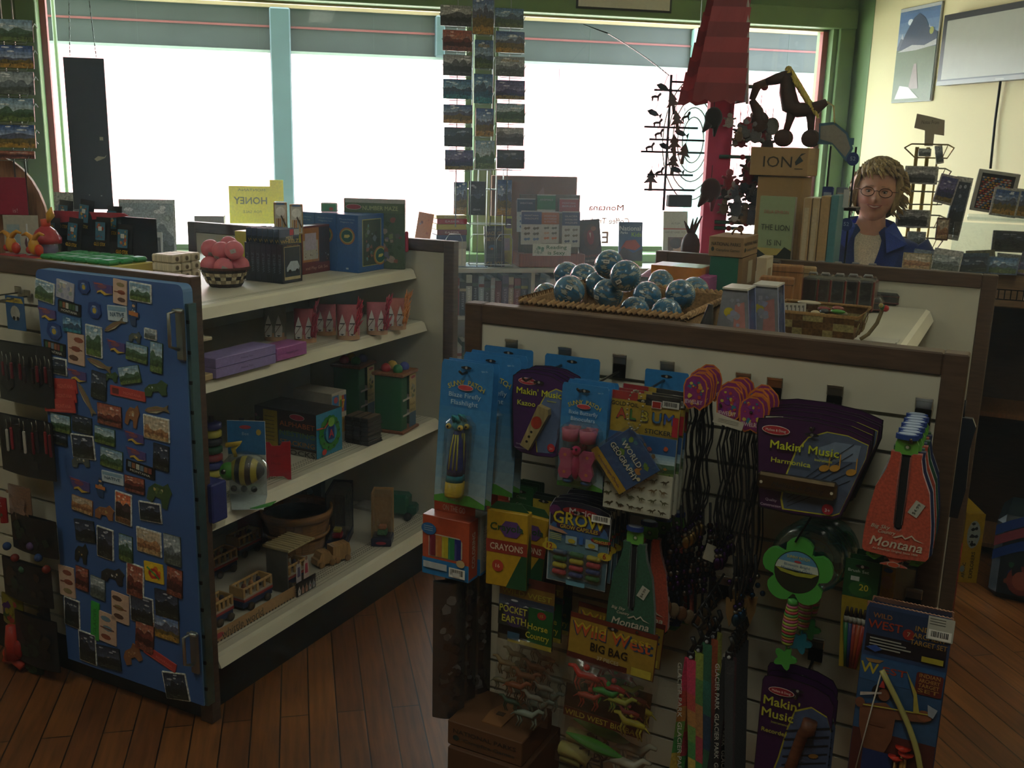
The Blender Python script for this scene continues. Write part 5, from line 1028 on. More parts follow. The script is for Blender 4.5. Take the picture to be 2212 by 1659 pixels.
def koozie(label,x,y,z,w,h,col,price=True,rot=0.):
 t=thing('bottle_sleeve',label,'bottle sleeve',(x,y,z),rot,'G','foam bottle sleeves');obj('foam',koozie_mesh(w,h,col),'cloth',t);b=MB();koozie_text(b,w,h);obj('lettering',b,'paper',t)
 if price:b=MB();b.M=Matrix.Translation((w*.24,-.0056,-h*.46)) @ Matrix.Rotation(.45,4,'Y');b.bbox(-.009,.009,0,.0006,-.014,.014,'a8a89c',.0002);b.text('$4.99',0,0,.008,'3a3a34',a=PI/2,w=.022,y=-.0004);obj('price_label',b,'paper',t)
 b=MB();b.prism([(-w*.18,-h*.02),(w*.16,-h*.02),(w*.16,h*.07),(w*.11,h*.125),(-w*.15,h*.125),(-w*.18,h*.07)],0,.006,'5c9a3c');b.layer=0;b.disc(0,h*.04,.006,.006,'3c6c2c',10);b.disc(0,h*.045,.003,.003,'b0b0a0',8);obj('cardboard_neck',b,'print',t)
 b=MB();b.M=Matrix.Translation((-w*.02,.001,h*.13));n_=18
 b.slab([((w*.155+(.002 if k % 2 else 0))*math.cos(2*PI*k/36),.010*math.sin(2*PI*k/36)) for k in range(36)],-.004,.005,'223c7c');b.slab([(w*.13*math.cos(2*PI*k/18),.0085*math.sin(2*PI*k/18)) for k in range(18)],.005,.0062,'8a98ac');b.M=Matrix.Identity(4);obj('bottle_cap_insert',b,'print',t)
 b=MB();b.prism([(-w*.42,-h*.90),(-w*.44,-h*.95),(-w*.30,-h*.985),(-w*.14,-h*.92)],.007,.009,'4c8a34');b.prism([(w*.26,-h*.92),(w*.22,-h*.975),(w*.36,-h*.975),(w*.46,-h*.92)],.007,.009,'4c8a34');b.layer=0;b.text('Kee',-w*.34,-h*.935,w*.05,'1c3418',True,y=.0065);b.text('LD!',w*.36,-h*.945,w*.05,'1c3418',True,y=.0065)
 b.disc(0,-h*.985,w*.10,h*.025,'a8a090',14,-.001);b.disc(0,-h*.985,w*.085,h*.02,col,14,-.0013);obj('bottom_flap_print',b,'print',t);return t
gyk=1.84;x0,zt=g_at_y(*cI(975,640),gyk);x1,_=g_at_y(*cI(1195,660),gyk);xl,zb_=g_at_y(*cI(790,1285),gyk);xr_,_=g_at_y(*cI(1210,1350),gyk);w=(xr_-xl)*1.03;h=(zt-zb_)/.90;xk=(x0+x1)/2
OR,NV,GN='a8442c','1c2850','1c4c34'
for q,(c_,lb) in enumerate([(OR,'orange foam bottle sleeve, frontmost on the peg beside the brown post')]+[((NV,GN,OR)[j % 3],'%s foam bottle sleeve, %s on the peg beside the brown post' % (('navy','green','orange')[j % 3],n_)) for j,n_ in enumerate(('second','third','fourth','fifth','sixth','seventh','eighth','ninth'))]):
 koozie(lb,xk+.004*(q % 2),gyk+.020*q,zt,w,h,c_,q == 0,.015*q)
gyk=1.85;x0,zt=g_at_y(*cH(215,1235),gyk);x1,_=g_at_y(*cH(340,1250),gyk);xl,_=g_at_y(*cJ(1392,560),gyk);xr_,zb_=g_at_y(*cJ(1705,640),gyk);w=(xr_-xl)*1.16;h=(zt-zb_)/.90*.98;xk=(x0+x1)/2
for q,(c_,lb) in enumerate(((GN,'green foam bottle sleeve, frontmost below the sticker album'),(OR,'orange foam bottle sleeve behind the green one below the stickers'),(NV,'navy foam bottle sleeve, third in the bunch below the stickers'),(OR,'orange foam bottle sleeve, fourth in the bunch below the stickers'))):
 koozie(lb,xk+.016*q,gyk+.042*q,zt+.002,w,h,c_,q == 0,.0)
# flower magnifier
x,z=g_at_y(*cI(368,1430),1.85);rr=abs(g_at_y(*cI(618,1440),1.85)[0]-g_at_y(*cI(132,1400),1.85)[0])/2
def magnifier(x,y,z,rr,green,label):
 t=thing('magnifying_glass',label,'toy',(x,y,z),(-.05,.03,0),'G','flower shaped magnifying glasses')
 out=[]
 for k in range(5):
  a0=PI/2+2*PI*k/5
  for q in range(-4,5):a=a0+q*.145;r=rr*(.70+.30*math.cos(q/4*PI/2)**.6 if abs(q) < 4 else .66);out.append((r*math.cos(a),r*math.sin(a)))
 b=MB();b.prism(out,-.006,.006,green);obj('flower_rim',b,'plastic',t)
 b=MB();b.disc(0,0,rr*.62,rr*.62,'1c241a',28,-.0063);obj('lens',b,'plastic',t)
 b=MB();b.layer=0;b.M=Matrix.Translation((0,-.0068,0));cr=rr*.60;arc=[(cr*math.cos(a),cr*math.sin(a)) for a in [PI*.03+PI*.94*k/16 for k in range(17)]];b.ink(arc,'4a7c9c');b.ink([(p[0],min(p[1],cr*.45)) for p in arc],'a8b0a4');b.ink([(-cr*.99,cr*.1),(0,cr*.0),(cr*.99,cr*.1),(cr*.7,-cr*.12),(0,-cr*.18),(-cr*.7,-cr*.1)][::-1],'8a8c2c')
 b.text('SUNNY PATCH',0,cr*.72,rr*.12,'b0a448',True,w=rr*.62);b.disc(0,cr*.52,rr*.1,rr*.035,'a03034');b.text('Blossom Bright',0,cr*.33,rr*.11,'3c5c7c',w=rr*.72);b.text('Magnifying Glass',0,cr*.14,rr*.11,'3c5c7c',w=rr*.86);obj('label_insert',b,'print',t)
 b=MB();cols=('a8506c','8a9a38','a83c44','4c8a3c','a87c38','a8506c','8a9a38')
 for k in range(14):zz=-rr*1.0-k*rr*.085;r0=rr*(.16+.05*math.sin(k/13*PI));b.at(0,0,0);b.lathe([(r0,zz-rr*.085),(r0,zz)],cols[k % 7],14)
 obj('striped_handle',b,'plastic',t);obj('collar',MB().tube([(0,0,-rr*.82),(0,0,-rr*1.02)],rr*.15,green,12),'plastic',t)
 out2=[(rr*.27*(1+.28*math.cos(5*a))*math.cos(a),rr*.27*(1+.28*math.cos(5*a))*math.sin(a)-rr*2.65) for a in [2*PI*k/30 for k in range(30)]]
 b=MB();b.prism(out2,-.004,.004,green);b.tube([(0,0,-rr*2.2),(0,0,-rr*2.45)],.002,green,5);obj('flower_charm',b,'plastic',t)
 return t
magnifier(x,1.85,z,rr*.98,'3f8a38','green flower magnifying glass with a striped handle, frontmost');magnifier(x+.015,1.92,z+.005,rr*.98,'1c6c80','teal flower magnifying glass behind the green one');magnifier(x+.02,1.98,z+.01,rr*.98,'2c7c38','green flower magnifying glass closest to the board')
for k in range(3):obj('blister_dome',MB().at(x+.0,0,0).M and MB().lathe([(rr*1.02,0),(rr*1.0,.02),(rr*.85,.028),(0,.03)],'ffffff',30),'aqua',loc=(x+.01+.008*k,1.905+.03*k,z+.012),rot=(PI/2,0,0),frame='G',label='round clear teal blister behind the flower magnifying glass',cat='blister',group='round teal blisters')
x,z=g_at_y(*cI(400,1150),1.84);obj('hang_wire',MB().tube([(.03,.05,.06),(.012,.01,.02),(-.01,0,-.03)],.0022,'2c2c2c',6),'metal',loc=(x,1.84,z),frame='G',label='bent black wire end holding the flower magnifying glass',cat='wire')
# marker boxes
F=boxfit(0,*cG(340,1625),cG(0,1180)[1],cG(37,0)[0],cG(432,0)[0])
gyb=1.82;x1,zb_=g_at_y(*cG(338,1628),gyb);x0,_=g_at_y(*cG(37,1540),gyb);_,zt=g_at_y(*cG(345,1240),gyb);w,h=x1-x0,zt-zb_
def markers(b,w,h):
 b.rect(-w*.5,w*.5,-h*.5,-h*.22,'2470a8');b.ink([(-w*.36,-h*.18),(w*.30,-h*.18),(w*.36,-h*.12),(w*.36,h*.15),(w*.30,h*.21),(-w*.30,h*.21),(-w*.36,h*.15)],'b8b0a0')
 for k,c_ in enumerate(('6c1c2c','b06a30','b0a428','1f7044','20286c')):b.rect(-w*.34+k*w*.136,-w*.34+(k+1)*w*.136-.0005,-h*.165,h*.195,c_,-.0016);b.rect(-w*.33+k*w*.136,-w*.30+k*w*.136,-h*.165,h*.12,mixc(c_,'ffffff',.15),-.0019)
 b.layer=7;b.disc(-w*.35,h*.28,w*.16,h*.10,'1f5c90',24);[b.rect(-w*.45,-w*.26,h*(.25+.035*k),h*(.26+.035*k),'90a8b8') for k in range(3)];b.disc(w*.34,-h*.20,w*.09,h*.065,'b09c70',18)
 b.rect(-w*.46,w*.05,-h*.38,-h*.27,'a8b0b4');b.layer += 1;barcode(b,w*.1,w*.44,-h*.45,-h*.29);b.layer += 2;b.rect(w*.18,w*.34,-h*.43,-h*.36,'c0c0bc')
def mside(b,w,h):b.text('COLORING',0,0,w*.5,'c0b0a0',True,a=PI/2,w=h*.6);b.rect(-w*.5,w*.5,-h*.5,-h*.46,'2470a8')
for k in range(4):
 t=thing('marker_box','orange marker box with a window of coloured pens, %s' % ('frontmost','second from the front','third from the front','closest to the board')[k],'box',(x1+.004*k,gyb+.046*k,zb_),0,'G','orange marker boxes')
 c_=('a8482c','8a8c84','a8482c','9c4028')[k];b=MB();b.bbox(-w,0,0,.04,0,h,c_,.001);b.M=Matrix.Translation((-w/2,-.0002,h/2));b.layer=0;markers(b,w,h);b.M=Matrix.Translation((.0002,.02,h/2)) @ Matrix.Rotation(PI/2,4,'Z');b.layer=0;mside(b,.04,h);obj('carton',b,'print',t)
 b=MB();b.bbox(-w*.93,-w*.05,.036,.038,h,h*1.19,c_,.001);b.M=Matrix.Translation((-w*.5,.0358,h*1.08));b.layer=0;b.text('ON THE GO',0,0,w*.16,'c0a898',w=w*.48);b.disc(0,h*.07,w*.15,h*.015,'a83038');obj('hang_tab',b,'print',t)
# crayons
def crayon_box(cx,cy,gy_,s,label,rot):
 x,z=g_at_y(*cG(cx,cy),gy_);t=thing('crayon_box',label,'box',(x,gy_,z),(0,rot,.1),'G','yellow crayon boxes');w,h=.052*s,.095*s
 b=MB();b.bbox(-w/2,w/2,0,.026,-h,0,'b08c20',.002);b.M=Matrix.Translation((0,-.0002,-h/2));b.layer=0
 b.ink([(w*.0,-h*.5),(w*.5,-h*.5),(w*.5,h*.12)],'1f4a2c');b.rect(-w*.5,w*.5,-h*.05,h*.12,'8c3428');b.text('CRAYONS',0,h*.035,h*.12,'c8b8a0',True,w=w*.8);b.disc(w*.1,h*.28,w*.28,h*.12,'5c3c78',6);b.text('Crayola',0,h*.30,h*.13,'1f4a24',True,w=w*.8);b.disc(-w*.2,-h*.22,w*.14,h*.08,'a83c2c',12);b.text('16',-w*.2,-h*.22,h*.07,'d0b8a0',True)
 b.M=Matrix.Translation((w/2+.0002,.013,-h/2)) @ Matrix.Rotation(PI/2,4,'Z');b.ink([(-.013,-h*.5),(.013,-h*.5),(.013,h*.0),(0,h*.25),(-.013,0)],'1f4a2c',-.0003);b.M=Matrix.Identity(4);obj('carton',b,'print',t)
 b=MB();b.prism([(-w/2,-.002),(w/2,-.002),(w*.3,.018),(-w*.3,.018)],.010,.0115,'1f4a2c');obj('hang_tab',b,'print',t)
crayon_box(592,1165,1.84,1.85,'yellow crayon box, frontmost, beside the marker boxes',-.0)
crayon_box(740,1190,1.88,1.75,'yellow crayon box partly behind the frontmost one',.1)
def cgreen(b,w,h):b.text('Classic',0,-h*.22,w*.16,'a8b8a0');b.text('Colors',0,-h*.36,w*.16,'a8b8a0');b.rect(-w*.5,w*.5,-h,-h*.6,'a08028');b.text('Crayola',0,-h*.8,w*.2,'1f4a2c',True,w=w*.8)
hang('crayon_card','green card reading Classic Colors behind the yellow crayon boxes','card',cG,(610,985),(760,1010),1300,1.93,cgreen,5,.014,.0,'245c34',group='green crayon cards',blabel='green crayon card stacked behind the Classic Colors one')
def markc(b,w,h):b.rect(-w*.5,w*.5,-h*.4,-h*.05,'a89838');b.text('WASHABLE',0,-h*.5,w*.16,'a8a898',True,w=w*.8);b.text('MARKERS',0,-h*.66,w*.18,'a8a898',True,w=w*.8)
hang('crayon_card','dark card with white letters right of the yellow crayon boxes','card',cG,(760,1050),(900,1070),1560,1.92,markc,2,.014,.0,'20302c')
# grow capsules
GC=[(-.49,-1),(.47,-1),(.5,-.1),(.47,-.03),(.3,.02),(0,.045),(-.3,.03),(-.46,0),(-.5,-.06)]
def grow(b,w,h):
 b.ink([(p[0]*w*.985,p[1]*h*.99) for p in GC],'a8acb0');b.ink([(p[0]*w*.96,p[1]*h*.975) for p in GC],'28283c');b.ink([(-w*.47,-h*.98),(w*.46,-h*.98),(w*.46,-h*.3),(-w*.47,-h*.28)],'54707c');b.disc(0,-h*.3,w*.45,h*.16,'3c5c88',24);b.disc(-w*.4,-h*.1,w*.1,h*.07,'5c2c5c',10)
 b.disc(w*.0,-h*.07,w*.28,h*.05,'8c2428',20);b.text('Magic',0,-h*.07,w*.13,'c4bcbc',True,w=w*.34);b.text('GROW',0,-h*.175,w*.29,'3a2410',True,w=w*.86);b.text('GROW',-.001,-h*.168,w*.26,'b8a828',True,w=w*.82);b.ink(rrect(-w*.36,w*.34,-h*.30,-h*.25,h*.02),'3a1c40');b.text('GROW CAPSULES',0,-h*.275,w*.085,'b8a030',True,w=w*.6)
 b.rect(-w*.2,-w*.02,-h*.48,-h*.38,'8aa0a8');b.rect(w*.12,w*.32,-h*.49,-h*.38,'8aa0a8');b.rect(w*.02,w*.08,-h*.46,-h*.36,'2c5ca0');b.disc(-w*.1,-h*.44,w*.06,h*.03,'a89830',8);b.disc(w*.22,-h*.45,w*.06,h*.03,'a89830',8);b.disc(w*.36,-h*.37,w*.16,h*.035,'8c2024',16);b.disc(w*.36,-h*.345,w*.14,h*.02,'2c5c30',12);b.text('VEHICLES',w*.36,-h*.375,w*.055,'b8a848',True);b.ink([(-w*.47,-h*.29),(-w*.25,-h*.32),(-w*.16,-h*.36),(-w*.25,-h*.36),(-w*.47,-h*.34)],'a87c64')
 for q in range(4):b.rect(-w*.45,-w*.26,-h*(.385+.022*q),-h*(.375+.022*q),'9ca05c')
 b.disc(-w*.44,-h*.55,w*.12,h*.055,'b09a2c',18);b.text('12',-w*.44,-h*.545,w*.12,'8c2420',True);b.disc(w*.44,-h*.54,w*.11,h*.05,'b09a2c',18);b.text('6',w*.44,-h*.535,w*.12,'8c2420',True);b.rect(-w*.14,w*.16,-h*.985,-h*.93,'5c8ca0');barcode(b,w*.2,w*.49,-h*.14,-h*.05,-.008)
def grow_x(root,w,h):
 for i in range(4):
  for j in range(3):
   c_=(('34506c','2f6038','a89c34'),('2f6038','a89c34','a03c44'),('a89c34','a03c44','2c4070'),('a03c44','2c4070','2c6038'))[i][j];b=MB();x_,z_=(-.27+.27*j)*w,-h*(.60+.085*i);b.tube([(x_-w*.075,-.005,z_),(x_+w*.075,-.005,z_)],[.006,.006],c_,8);b.ball(x_-w*.075,-.005,z_,.006,col=c_,n=8,m=6);b.ball(x_+w*.075,-.005,z_,.006,col=c_,n=8,m=6);b.ink([(x_+w*.115*math.cos(a),z_+h*.032*math.sin(a)) for a in [2*PI*k/14 for k in range(14)]],'8c4a50',-.0045);obj('capsule',b,'plastic',root)
 obj('blister',MB().bbox(-w*.42,w*.42,-.014,-.005,-h*.91,-h*.56,'ffffff',.005),'wrap',root)
hang('grow_capsule_card','black framed card of coloured grow capsules, frontmost of its stack','toy',cG,(868,1105),(1278,1155),1600,1.845,grow,6,.020,.05,'121214',GC,extra=grow_x,group='grow capsule cards',blabel='black framed grow capsule card, only its edge showing behind the front one')
# bagged animals and wild west bag
def figure(b,x,z,s,col,y=-.012,f=1):
 b.tube([(x-f*.9*s,y,z),(x-f*.3*s,y,z+.1*s),(x+f*.4*s,y,z+.05*s),(x+f*.8*s,y,z+.5*s),(x+f*1.15*s,y,z+.45*s)],[.16*s,.24*s,.24*s,.15*s,.1*s],col,7)
 for dx in (-.75,-.55,.3,.5):b.tube([(x+f*dx*s,y,z),(x+f*(dx+.15)*s,y,z-.5*s),(x+f*(dx-.05)*s,y,z-.95*s)],[.1*s,.07*s,.05*s],col,5)
 b.tube([(x-f*.9*s,y,z),(x-f*1.25*s,y,z-.3*s)],[.07*s,.03*s],col,5)
def western(b,w,h):
 b.rect(-w*.5,w*.5,-h*.34,-h*.0,'6c5220');b.rect(-w*.5,w*.5,-h*.06,0,'4a241c');b.text('WILD WEST',0,-h*.11,w*.13,'8a8428',True,w=w*.9);scenery(b,-w*.5,w*.5,-h*.34,-h*.14,'dark',3);b.disc(-w*.2,-h*.26,w*.2,h*.08,'3c3050',16);b.text('POCKET',-w*.22,-h*.225,w*.17,'a8a43c',True,w=w*.5);b.text('EARTH',-w*.2,-h*.29,w*.17,'a8a43c',True,w=w*.44)
 b.rect(w*.06,w*.5,-h*.42,-h*.18,'1c5028');b.rect(-w*.3,w*.5,-h*.44,-h*.41,'a09030');b.disc(w*.3,-h*.22,w*.08,h*.025,'8c2020',16);b.text('15',w*.3,-h*.22,w*.07,'a8a030',True);b.text('Horse',w*.24,-h*.30,w*.15,'a8a030',True,w=w*.36);b.text('Country',w*.24,-h*.36,w*.15,'a8a030',True,w=w*.42);b.rect(-w*.3,-w*.08,-h*.42,-h*.37,'2c5068')
def animals(root,w,h):
 for k,(x_,z_,s_,c_) in enumerate(((-.28,-.58,.028,'6c5838'),(-.3,-.70,.026,'5c5640'),(.1,-.62,.028,'6a4428'),(-.02,-.70,.030,'7c4428'),(.3,-.74,.026,'6c685c'),(.22,-.86,.034,'6c7468'),(-.1,-.80,.024,'2c3c2c'))):
  b=MB();figure(b,x_*w,z_*h,s_,c_,-.014-.003*k,1 if k % 2 else -1);obj('plastic_horse',b,'plastic',root)
 b=MB();b.grid(lambda u,v:((u-.5)*w,-.030*math.sin(PI*u)*math.sin(PI*v)**.5-.003,-h*.40-h*.56*v),12,14,'ffffff');obj('plastic_bag',b,'wrap',root)
hang('animal_bag','bag of small plastic horses under a green Horse Country header','toy',cJ,(655,120),(1085,235),1270,1.86,western,3,.045,.04,'14120f',extra=animals,outline=[(-.5,-.44),(.5,-.44),(.5,0),(-.5,0)],group='bags of plastic horses',blabel='bag of plastic horses behind the Horse Country one')
def wildwest(b,w,h):
 b.rect(-w*.49,w*.49,-h*.285,-h*.01,'8c7028');b.rect(-w*.49,w*.49,-h*.03,0,'5c2418');b.rect(-w*.49,w*.2,-h*.29,-h*.25,'4c1c14');b.text('Wild West',-w*.0,-h*.09,w*.22,'1c3c5c',True,w=w*.92);b.text('Wild West',-w*.01,-h*.085,w*.21,'b05028',True,w=w*.88);b.text('Wild West',-w*.01,-h*.066,w*.10,'b0982c',True,w=w*.88)
 b.text('BIG BAG',-w*.02,-h*.18,w*.13,'1a140c',True,w=w*.42);b.text('37 PIECES',-w*.02,-h*.24,w*.06,'a89c80',True);b.rect(w*.25,w*.47,-h*.28,-h*.23,'a89838')
def ww_x(root,w,h):
 b=MB();b.rect(-w*.46,w*.46,-h*.66,-h*.60,'4c1414',-.004);b.text('WILD WEST BIG BAG',0,-h*.63,w*.09,'a89838',True,w=w*.88,y=-.005);b.rect(-w*.46,w*.46,-h*.60,-h*.45,'181214',-.0035);obj('printed_band',b,'print',root)
 for k,(x_,z_,s_,c_) in enumerate(((-.22,-.36,.036,'9c2c20'),(.04,-.42,.034,'2c7c34'),(.10,-.38,.03,'8c2424'),(.2,-.45,.03,'8c8c30'),(.34,-.56,.034,'9a9030'),(-.15,-.48,.03,'8c2818'),(.3,-.5,.026,'6c1c20'))):
  b=MB();figure(b,x_*w,z_*h,s_,c_,-.016,1 if k % 2 else -1);b.ball(x_*w,-.016,z_*h+s_*.6,s_*.2,col=c_,n=8,m=6);obj('plastic_figure',b,'plastic',root)
 b=MB();b.grid(lambda u,v:(w*(-.38+.72*u),-.018-.016*math.sin(PI*u)*math.cos(2*PI*v),-h*.75-h*.045*u+h*.035*math.sin(2*PI*v)*math.sin(PI*(.05+.9*u))),14,10,'2c7c28');obj('green_canoe',b,'plastic',root)
 b=MB();c_=(-w*.08,-.024,-h*.88)
 b.tube([(c_[0]+.032*math.cos(a),c_[1],c_[2]+.032*math.sin(a)) for a in [2*PI*k/20 for k in range(21)]],.003,'14100e',6,False);[b.tube([c_,(c_[0]+.031*math.cos(a),c_[1],c_[2]+.031*math.sin(a))],.0016,'14100e',4) for a in [PI*k/4 for k in range(8)]];obj('wagon_wheel',b,'plastic',root)
 b=MB();b.tube([(-w*.42,-.016,-h*.86),(-w*.2,-.02,-h*.85),(-w*.08,-.018,-h*.88)],.016,'8a8450',10);b.tube([(-w*.40,-.012,-h*.91),(-w*.16,-.016,-h*.91)],.014,'7c7848',10);obj('wagon_cover',b,'plastic',root)
 b=MB();figure(b,w*.36,-h*.82,.042,'8c8878',-.02);figure(b,w*.32,-h*.93,.042,'807c6c',-.018);obj('plastic_horse',b,'plastic',root)
 b=MB();b.grid(lambda u,v:((u-.5)*w*1.02,-.045*math.sin(PI*u)**.7*math.sin(PI*v)**.5-.003,-h*.28-h*.70*v),16,18,'ffffff');obj('plastic_bag',b,'wrap',root)
hang('western_toy_bag','big bag of western toys under a tan Wild West header, frontmost','toy',cJ,(1205,425),(1890,640),1640,1.83,wildwest,2,.05,.05,'4a1f18',extra=ww_x,outline=[(-.5,-.29),(.5,-.29),(.5,0),(-.5,0)],spin=.04,group='bags of western toys',blabel='big bag of western toys tucked behind the frontmost one')
# ------------------------------------------------------------------ lower slatted end and its surroundings
RC=[(-.5,-1),(.5,-1),(.5,-.12),(.42,-.04),(.2,.01),(-.1,.03),(-.38,.02),(-.47,0),(-.5,-.04)]
def recorder(b,w,h):
 b.ink([(p[0]*w*.985,p[1]*h*.985-.001) for p in RC],'34163c');arc=[(-.3,-1),(.5,-1),(.5,-.35),(.42,-.22),(.2,-.17),(-.02,-.24),(-.1,-.42),(-.18,-.7)]
 b.ink([(p[0]*w,p[1]*h) for p in arc],'9c9430');b.ink([(p[0]*w*.98+.002,p[1]*h*1.0-.003) for p in arc if True],'44506c')
 for q in range(6):b.ink([(-w*.12,-h*(.85-.08*q)),(w*.48,-h*(.72-.08*q)),(w*.48,-h*(.705-.08*q)),(-w*.12,-h*(.835-.08*q))],'1c2028')
 for nx,nz in ((.3,-.6),(-.1,-.8)):b.disc(w*nx,h*nz,w*.07,w*.035,'8a6430',12,a=.3)
 oval_logo(b,-w*.22,-h*.10,w*.36,'8c2430');b.text("Makin'",-w*.20,-h*.20,w*.19,'a8a838',True,w=w*.5);b.text('Music',-w*.24,-h*.31,w*.19,'a8a838',True,w=w*.44);b.text('Instruments',-w*.2,-h*.385,w*.05,'a8a838');b.text('Recorder',-w*.26,-h*.47,w*.09,'a0a030',True,w=w*.36)
def rec_x(root,w,h):
 b=MB();b.tube([(w*.22,-.012,-h*.27),(w*.20,-.014,-h*.36),(w*.14,-.014,-h*.40),(w*.06,-.014,-h*.62),(-w*.06,-.014,-h*.98)],[.014,.015,.011,.011,.012],'5c3420',12);obj('wooden_recorder',b,'wood',root)
hang('recorder_card','purple recorder card with a brown wooden recorder at the bottom edge','toy',cM,(675,715),(1105,800),1330,1.86,recorder,3,.03,.03,'100c12',RC,extra=rec_x,group='purple recorder cards',blabel='purple recorder card behind the one with the visible recorder')
# archery set
def zig(w,h):return [(-w*.5+(.0015 if k % 2 else 0),-h+h*k/24) for k in range(25)]
def arch_h(b,w,h):
 b.rect(-w*.47,w*.47,-h*.265,-h*.02,'20304c');b.rect(-w*.47,w*.47,-h*.265,-h*.17,'18141c');b.text('WILD',-w*.30,-h*.06,w*.09,'8c5c30',True);b.text('WEST',-w*.26,-h*.11,w*.15,'8c3420',True,w=w*.40);b.disc(w*.02,-h*.13,w*.07,h*.03,'7c2420',12);b.text('7',w*.02,-h*.128,w*.08,'a89878',True)
 for q,t_ in enumerate(('INDIAN','ARCHERY','TARGET SET')):b.text(t_,w*.26,-h*(.085+.038*q),w*.09,'8c6c30',True,w=w*(.34,.38,.42)[q])
 for q in range(4):b.rect(-w*.42,w*(-.05+.06*(q % 3)),-h*(.182+.016*q),-h*(.190+.016*q),'8c8c84')
 b.rect(w*.2,w*.45,-h*.255,-h*.225,'9c9030');b.ink([(-w*.46,-h*.24),(-w*.34,-h*.22),(-w*.26,-h*.24),(-w*.34,-h*.26)],'2c4a8c')
 b.rect(-w*.49,w*.49,-h,-h*.29,'2c4c74',-.0002);b.layer += 1;b.rect(-w*.49,w*.49,-h*.72,-h*.40,'2c4a6c');b.rect(-w*.49,w*.49,-h,-h*.70,'4a2420');b.rect(-w*.49,w*.49,-h*.42,-h*.29,'2c5078')
 b.text('W',-w*.38,-h*.35,w*.2,'a8982c',True);b.text('EST',-w*.08,-h*.345,w*.12,'8c3424',True,w=w*.28);b.ink([(-w*.44,-h*.30),(-w*.22,-h*.295),(-w*.27,-h*.315),(-w*.4,-h*.318)],'8a6a40');b.ink(rrect(w*.17,w*.48,-h*.43,-h*.31,w*.03),'5c2420');[b.text(t_,w*.325,-h*(.325+.027*q),w*.07,'9c7438',True,w=w*.24) for q,t_ in enumerate(('INDIAN','ARCHERY','TARGET','SET'))]
 sk='6c4430'   # archer drawn on the card
 b.disc(-w*.22,-h*.47,w*.10,h*.045,'1a1412',14);b.disc(-w*.17,-h*.48,w*.07,h*.035,sk,12);b.ink([(-w*.44,-h*.56),(-w*.14,-h*.52),(w*.0,-h*.56),(-w*.02,-h*.72),(-w*.10,-h*.82),(-w*.34,-h*.80),(-w*.42,-h*.68)],sk);b.ink([(-w*.02,-h*.54),(w*.32,-h*.525),(w*.40,-h*.545),(w*.34,-h*.575),(0,-h*.60)],sk);b.disc(w*.32,-h*.54,w*.09,h*.03,'7c4c34',12);b.disc(-w*.44,-h*.55,w*.06,h*.03,sk,10);b.ink([(-w*.32,-h*.64),(-w*.1,-h*.64),(-w*.12,-h*.66),(-w*.3,-h*.66)],'643c28');b.rect(-w*.34,w*.02,-h*.92,-h*.80,'1c2c58');b.ink([(-w*.45,-h*.49),(-w*.2,-h*.465),(-w*.2,-h*.475),(-w*.45,-h*.51)],'a8a09c');b.ink([(-w*.24,-h*.44),(-w*.19,-h*.38),(-w*.17,-h*.44)],'a03430')
 b.ink([(-w*.4,-h*.553),(w*.36,-h*.522),(w*.36,-h*.528),(-w*.4,-h*.56)],'a8a040');b.ink([(w*.34,-h*.47),(w*.46,-h*.49),(w*.42,-h*.54),(w*.36,-h*.53)],'8a9098');b.ink([(w*.05,-h*.31),(w*.2,-h*.42),(w*.26,-h*.53),(w*.19,-h*.53),(w*.17,-h*.44)],'9c9040')
def arch_x(root,w,h):
 b=MB();
 for q in (0,1):z0=-h*.285;pts=[(-w*.5+w*k/40,z0-(.0016 if k % 2 else 0)) for k in range(41)]+[(w*.5-w*k/40,(0 if not q else 0)+(.0016 if k % 2 else 0)) for k in range(41)]
 b.prism(pts,-.0,.004,'8c6450');obj('zigzag_header',MB().box(0,0,0,0,0,0,'000000') if False else b,'print',root).location.y=.0012
 barx=MB();barx.bbox(w*.22,w*.52,-.0042,-.0036,-h*.125,-h*.0,'a8a89c',.0002);barcode(barx,w*.24,w*.5,-h*.12,-h*.07,-.0044);[barx.rect(w*.24,w*.42,-h*(.015+.014*q),-h*(.010+.014*q),'5a5a54',-.0044) for q in range(3)];obj('price_label',barx,'paper',root)
 b=MB();P=[(-w*.23+w*.0,-.010,-h*.345)]+[(w*(-.23+.62*math.sin(PI*.5*k/9)),-.012,-h*(.345+.62*(k/9))) for k in range(1,10)]+[(w*.36,-.010,-h*1.08)];b.tube(P,.0055,'9c9858',8);obj('plastic_bow',b,'plastic',root)
 obj('bow_string',MB().tube([(-w*.23,-.011,-h*.345),(-w*.42,-.012,-h*1.02)],.0013,'b0aca0',5),'plastic',root)
 for q,x_ in enumerate((.06,.17,.13)):obj('suction_arrow',MB().tube([(x_*w,-.010,-h*1.02),(x_*w,-.011,-h*(.83-.03*q))],.003,'a87838',6).at(x_*w,-.011,-h*(.83-.03*q)).lathe([(.004,0),(.007,.004),(.014,.010)],'b02c1c',12),'plastic',root)
x0,_=g_at_y(*cM(1285,285),1.80)
hang('archery_set','archery toy set with a pale bow over a red and blue picture','toy',cM,(1290,285),(1802,365),1290,1.80,arch_h,1,.03,.05,'2a3c5c',extra=arch_x,hole=False,group='archery sets')
hang('archery_set','archery toy set behind the front one, only its zigzag top edge showing','toy',cM,(1320,262),(1805,315),1290,1.86,arch_h,1,.03,.03,'2a3c5c',extra=lambda r,w,h:obj('zigzag_header',MB().prism([(-w*.5+w*k/40,-h*.285-(.0016 if k % 2 else 0)) for k in range(41)]+[(w*.5-w*k/40,(.0016 if k % 2 else 0)) for k in range(41)],0,.004,'8c6450'),'print',r),hole=False,group='archery sets')
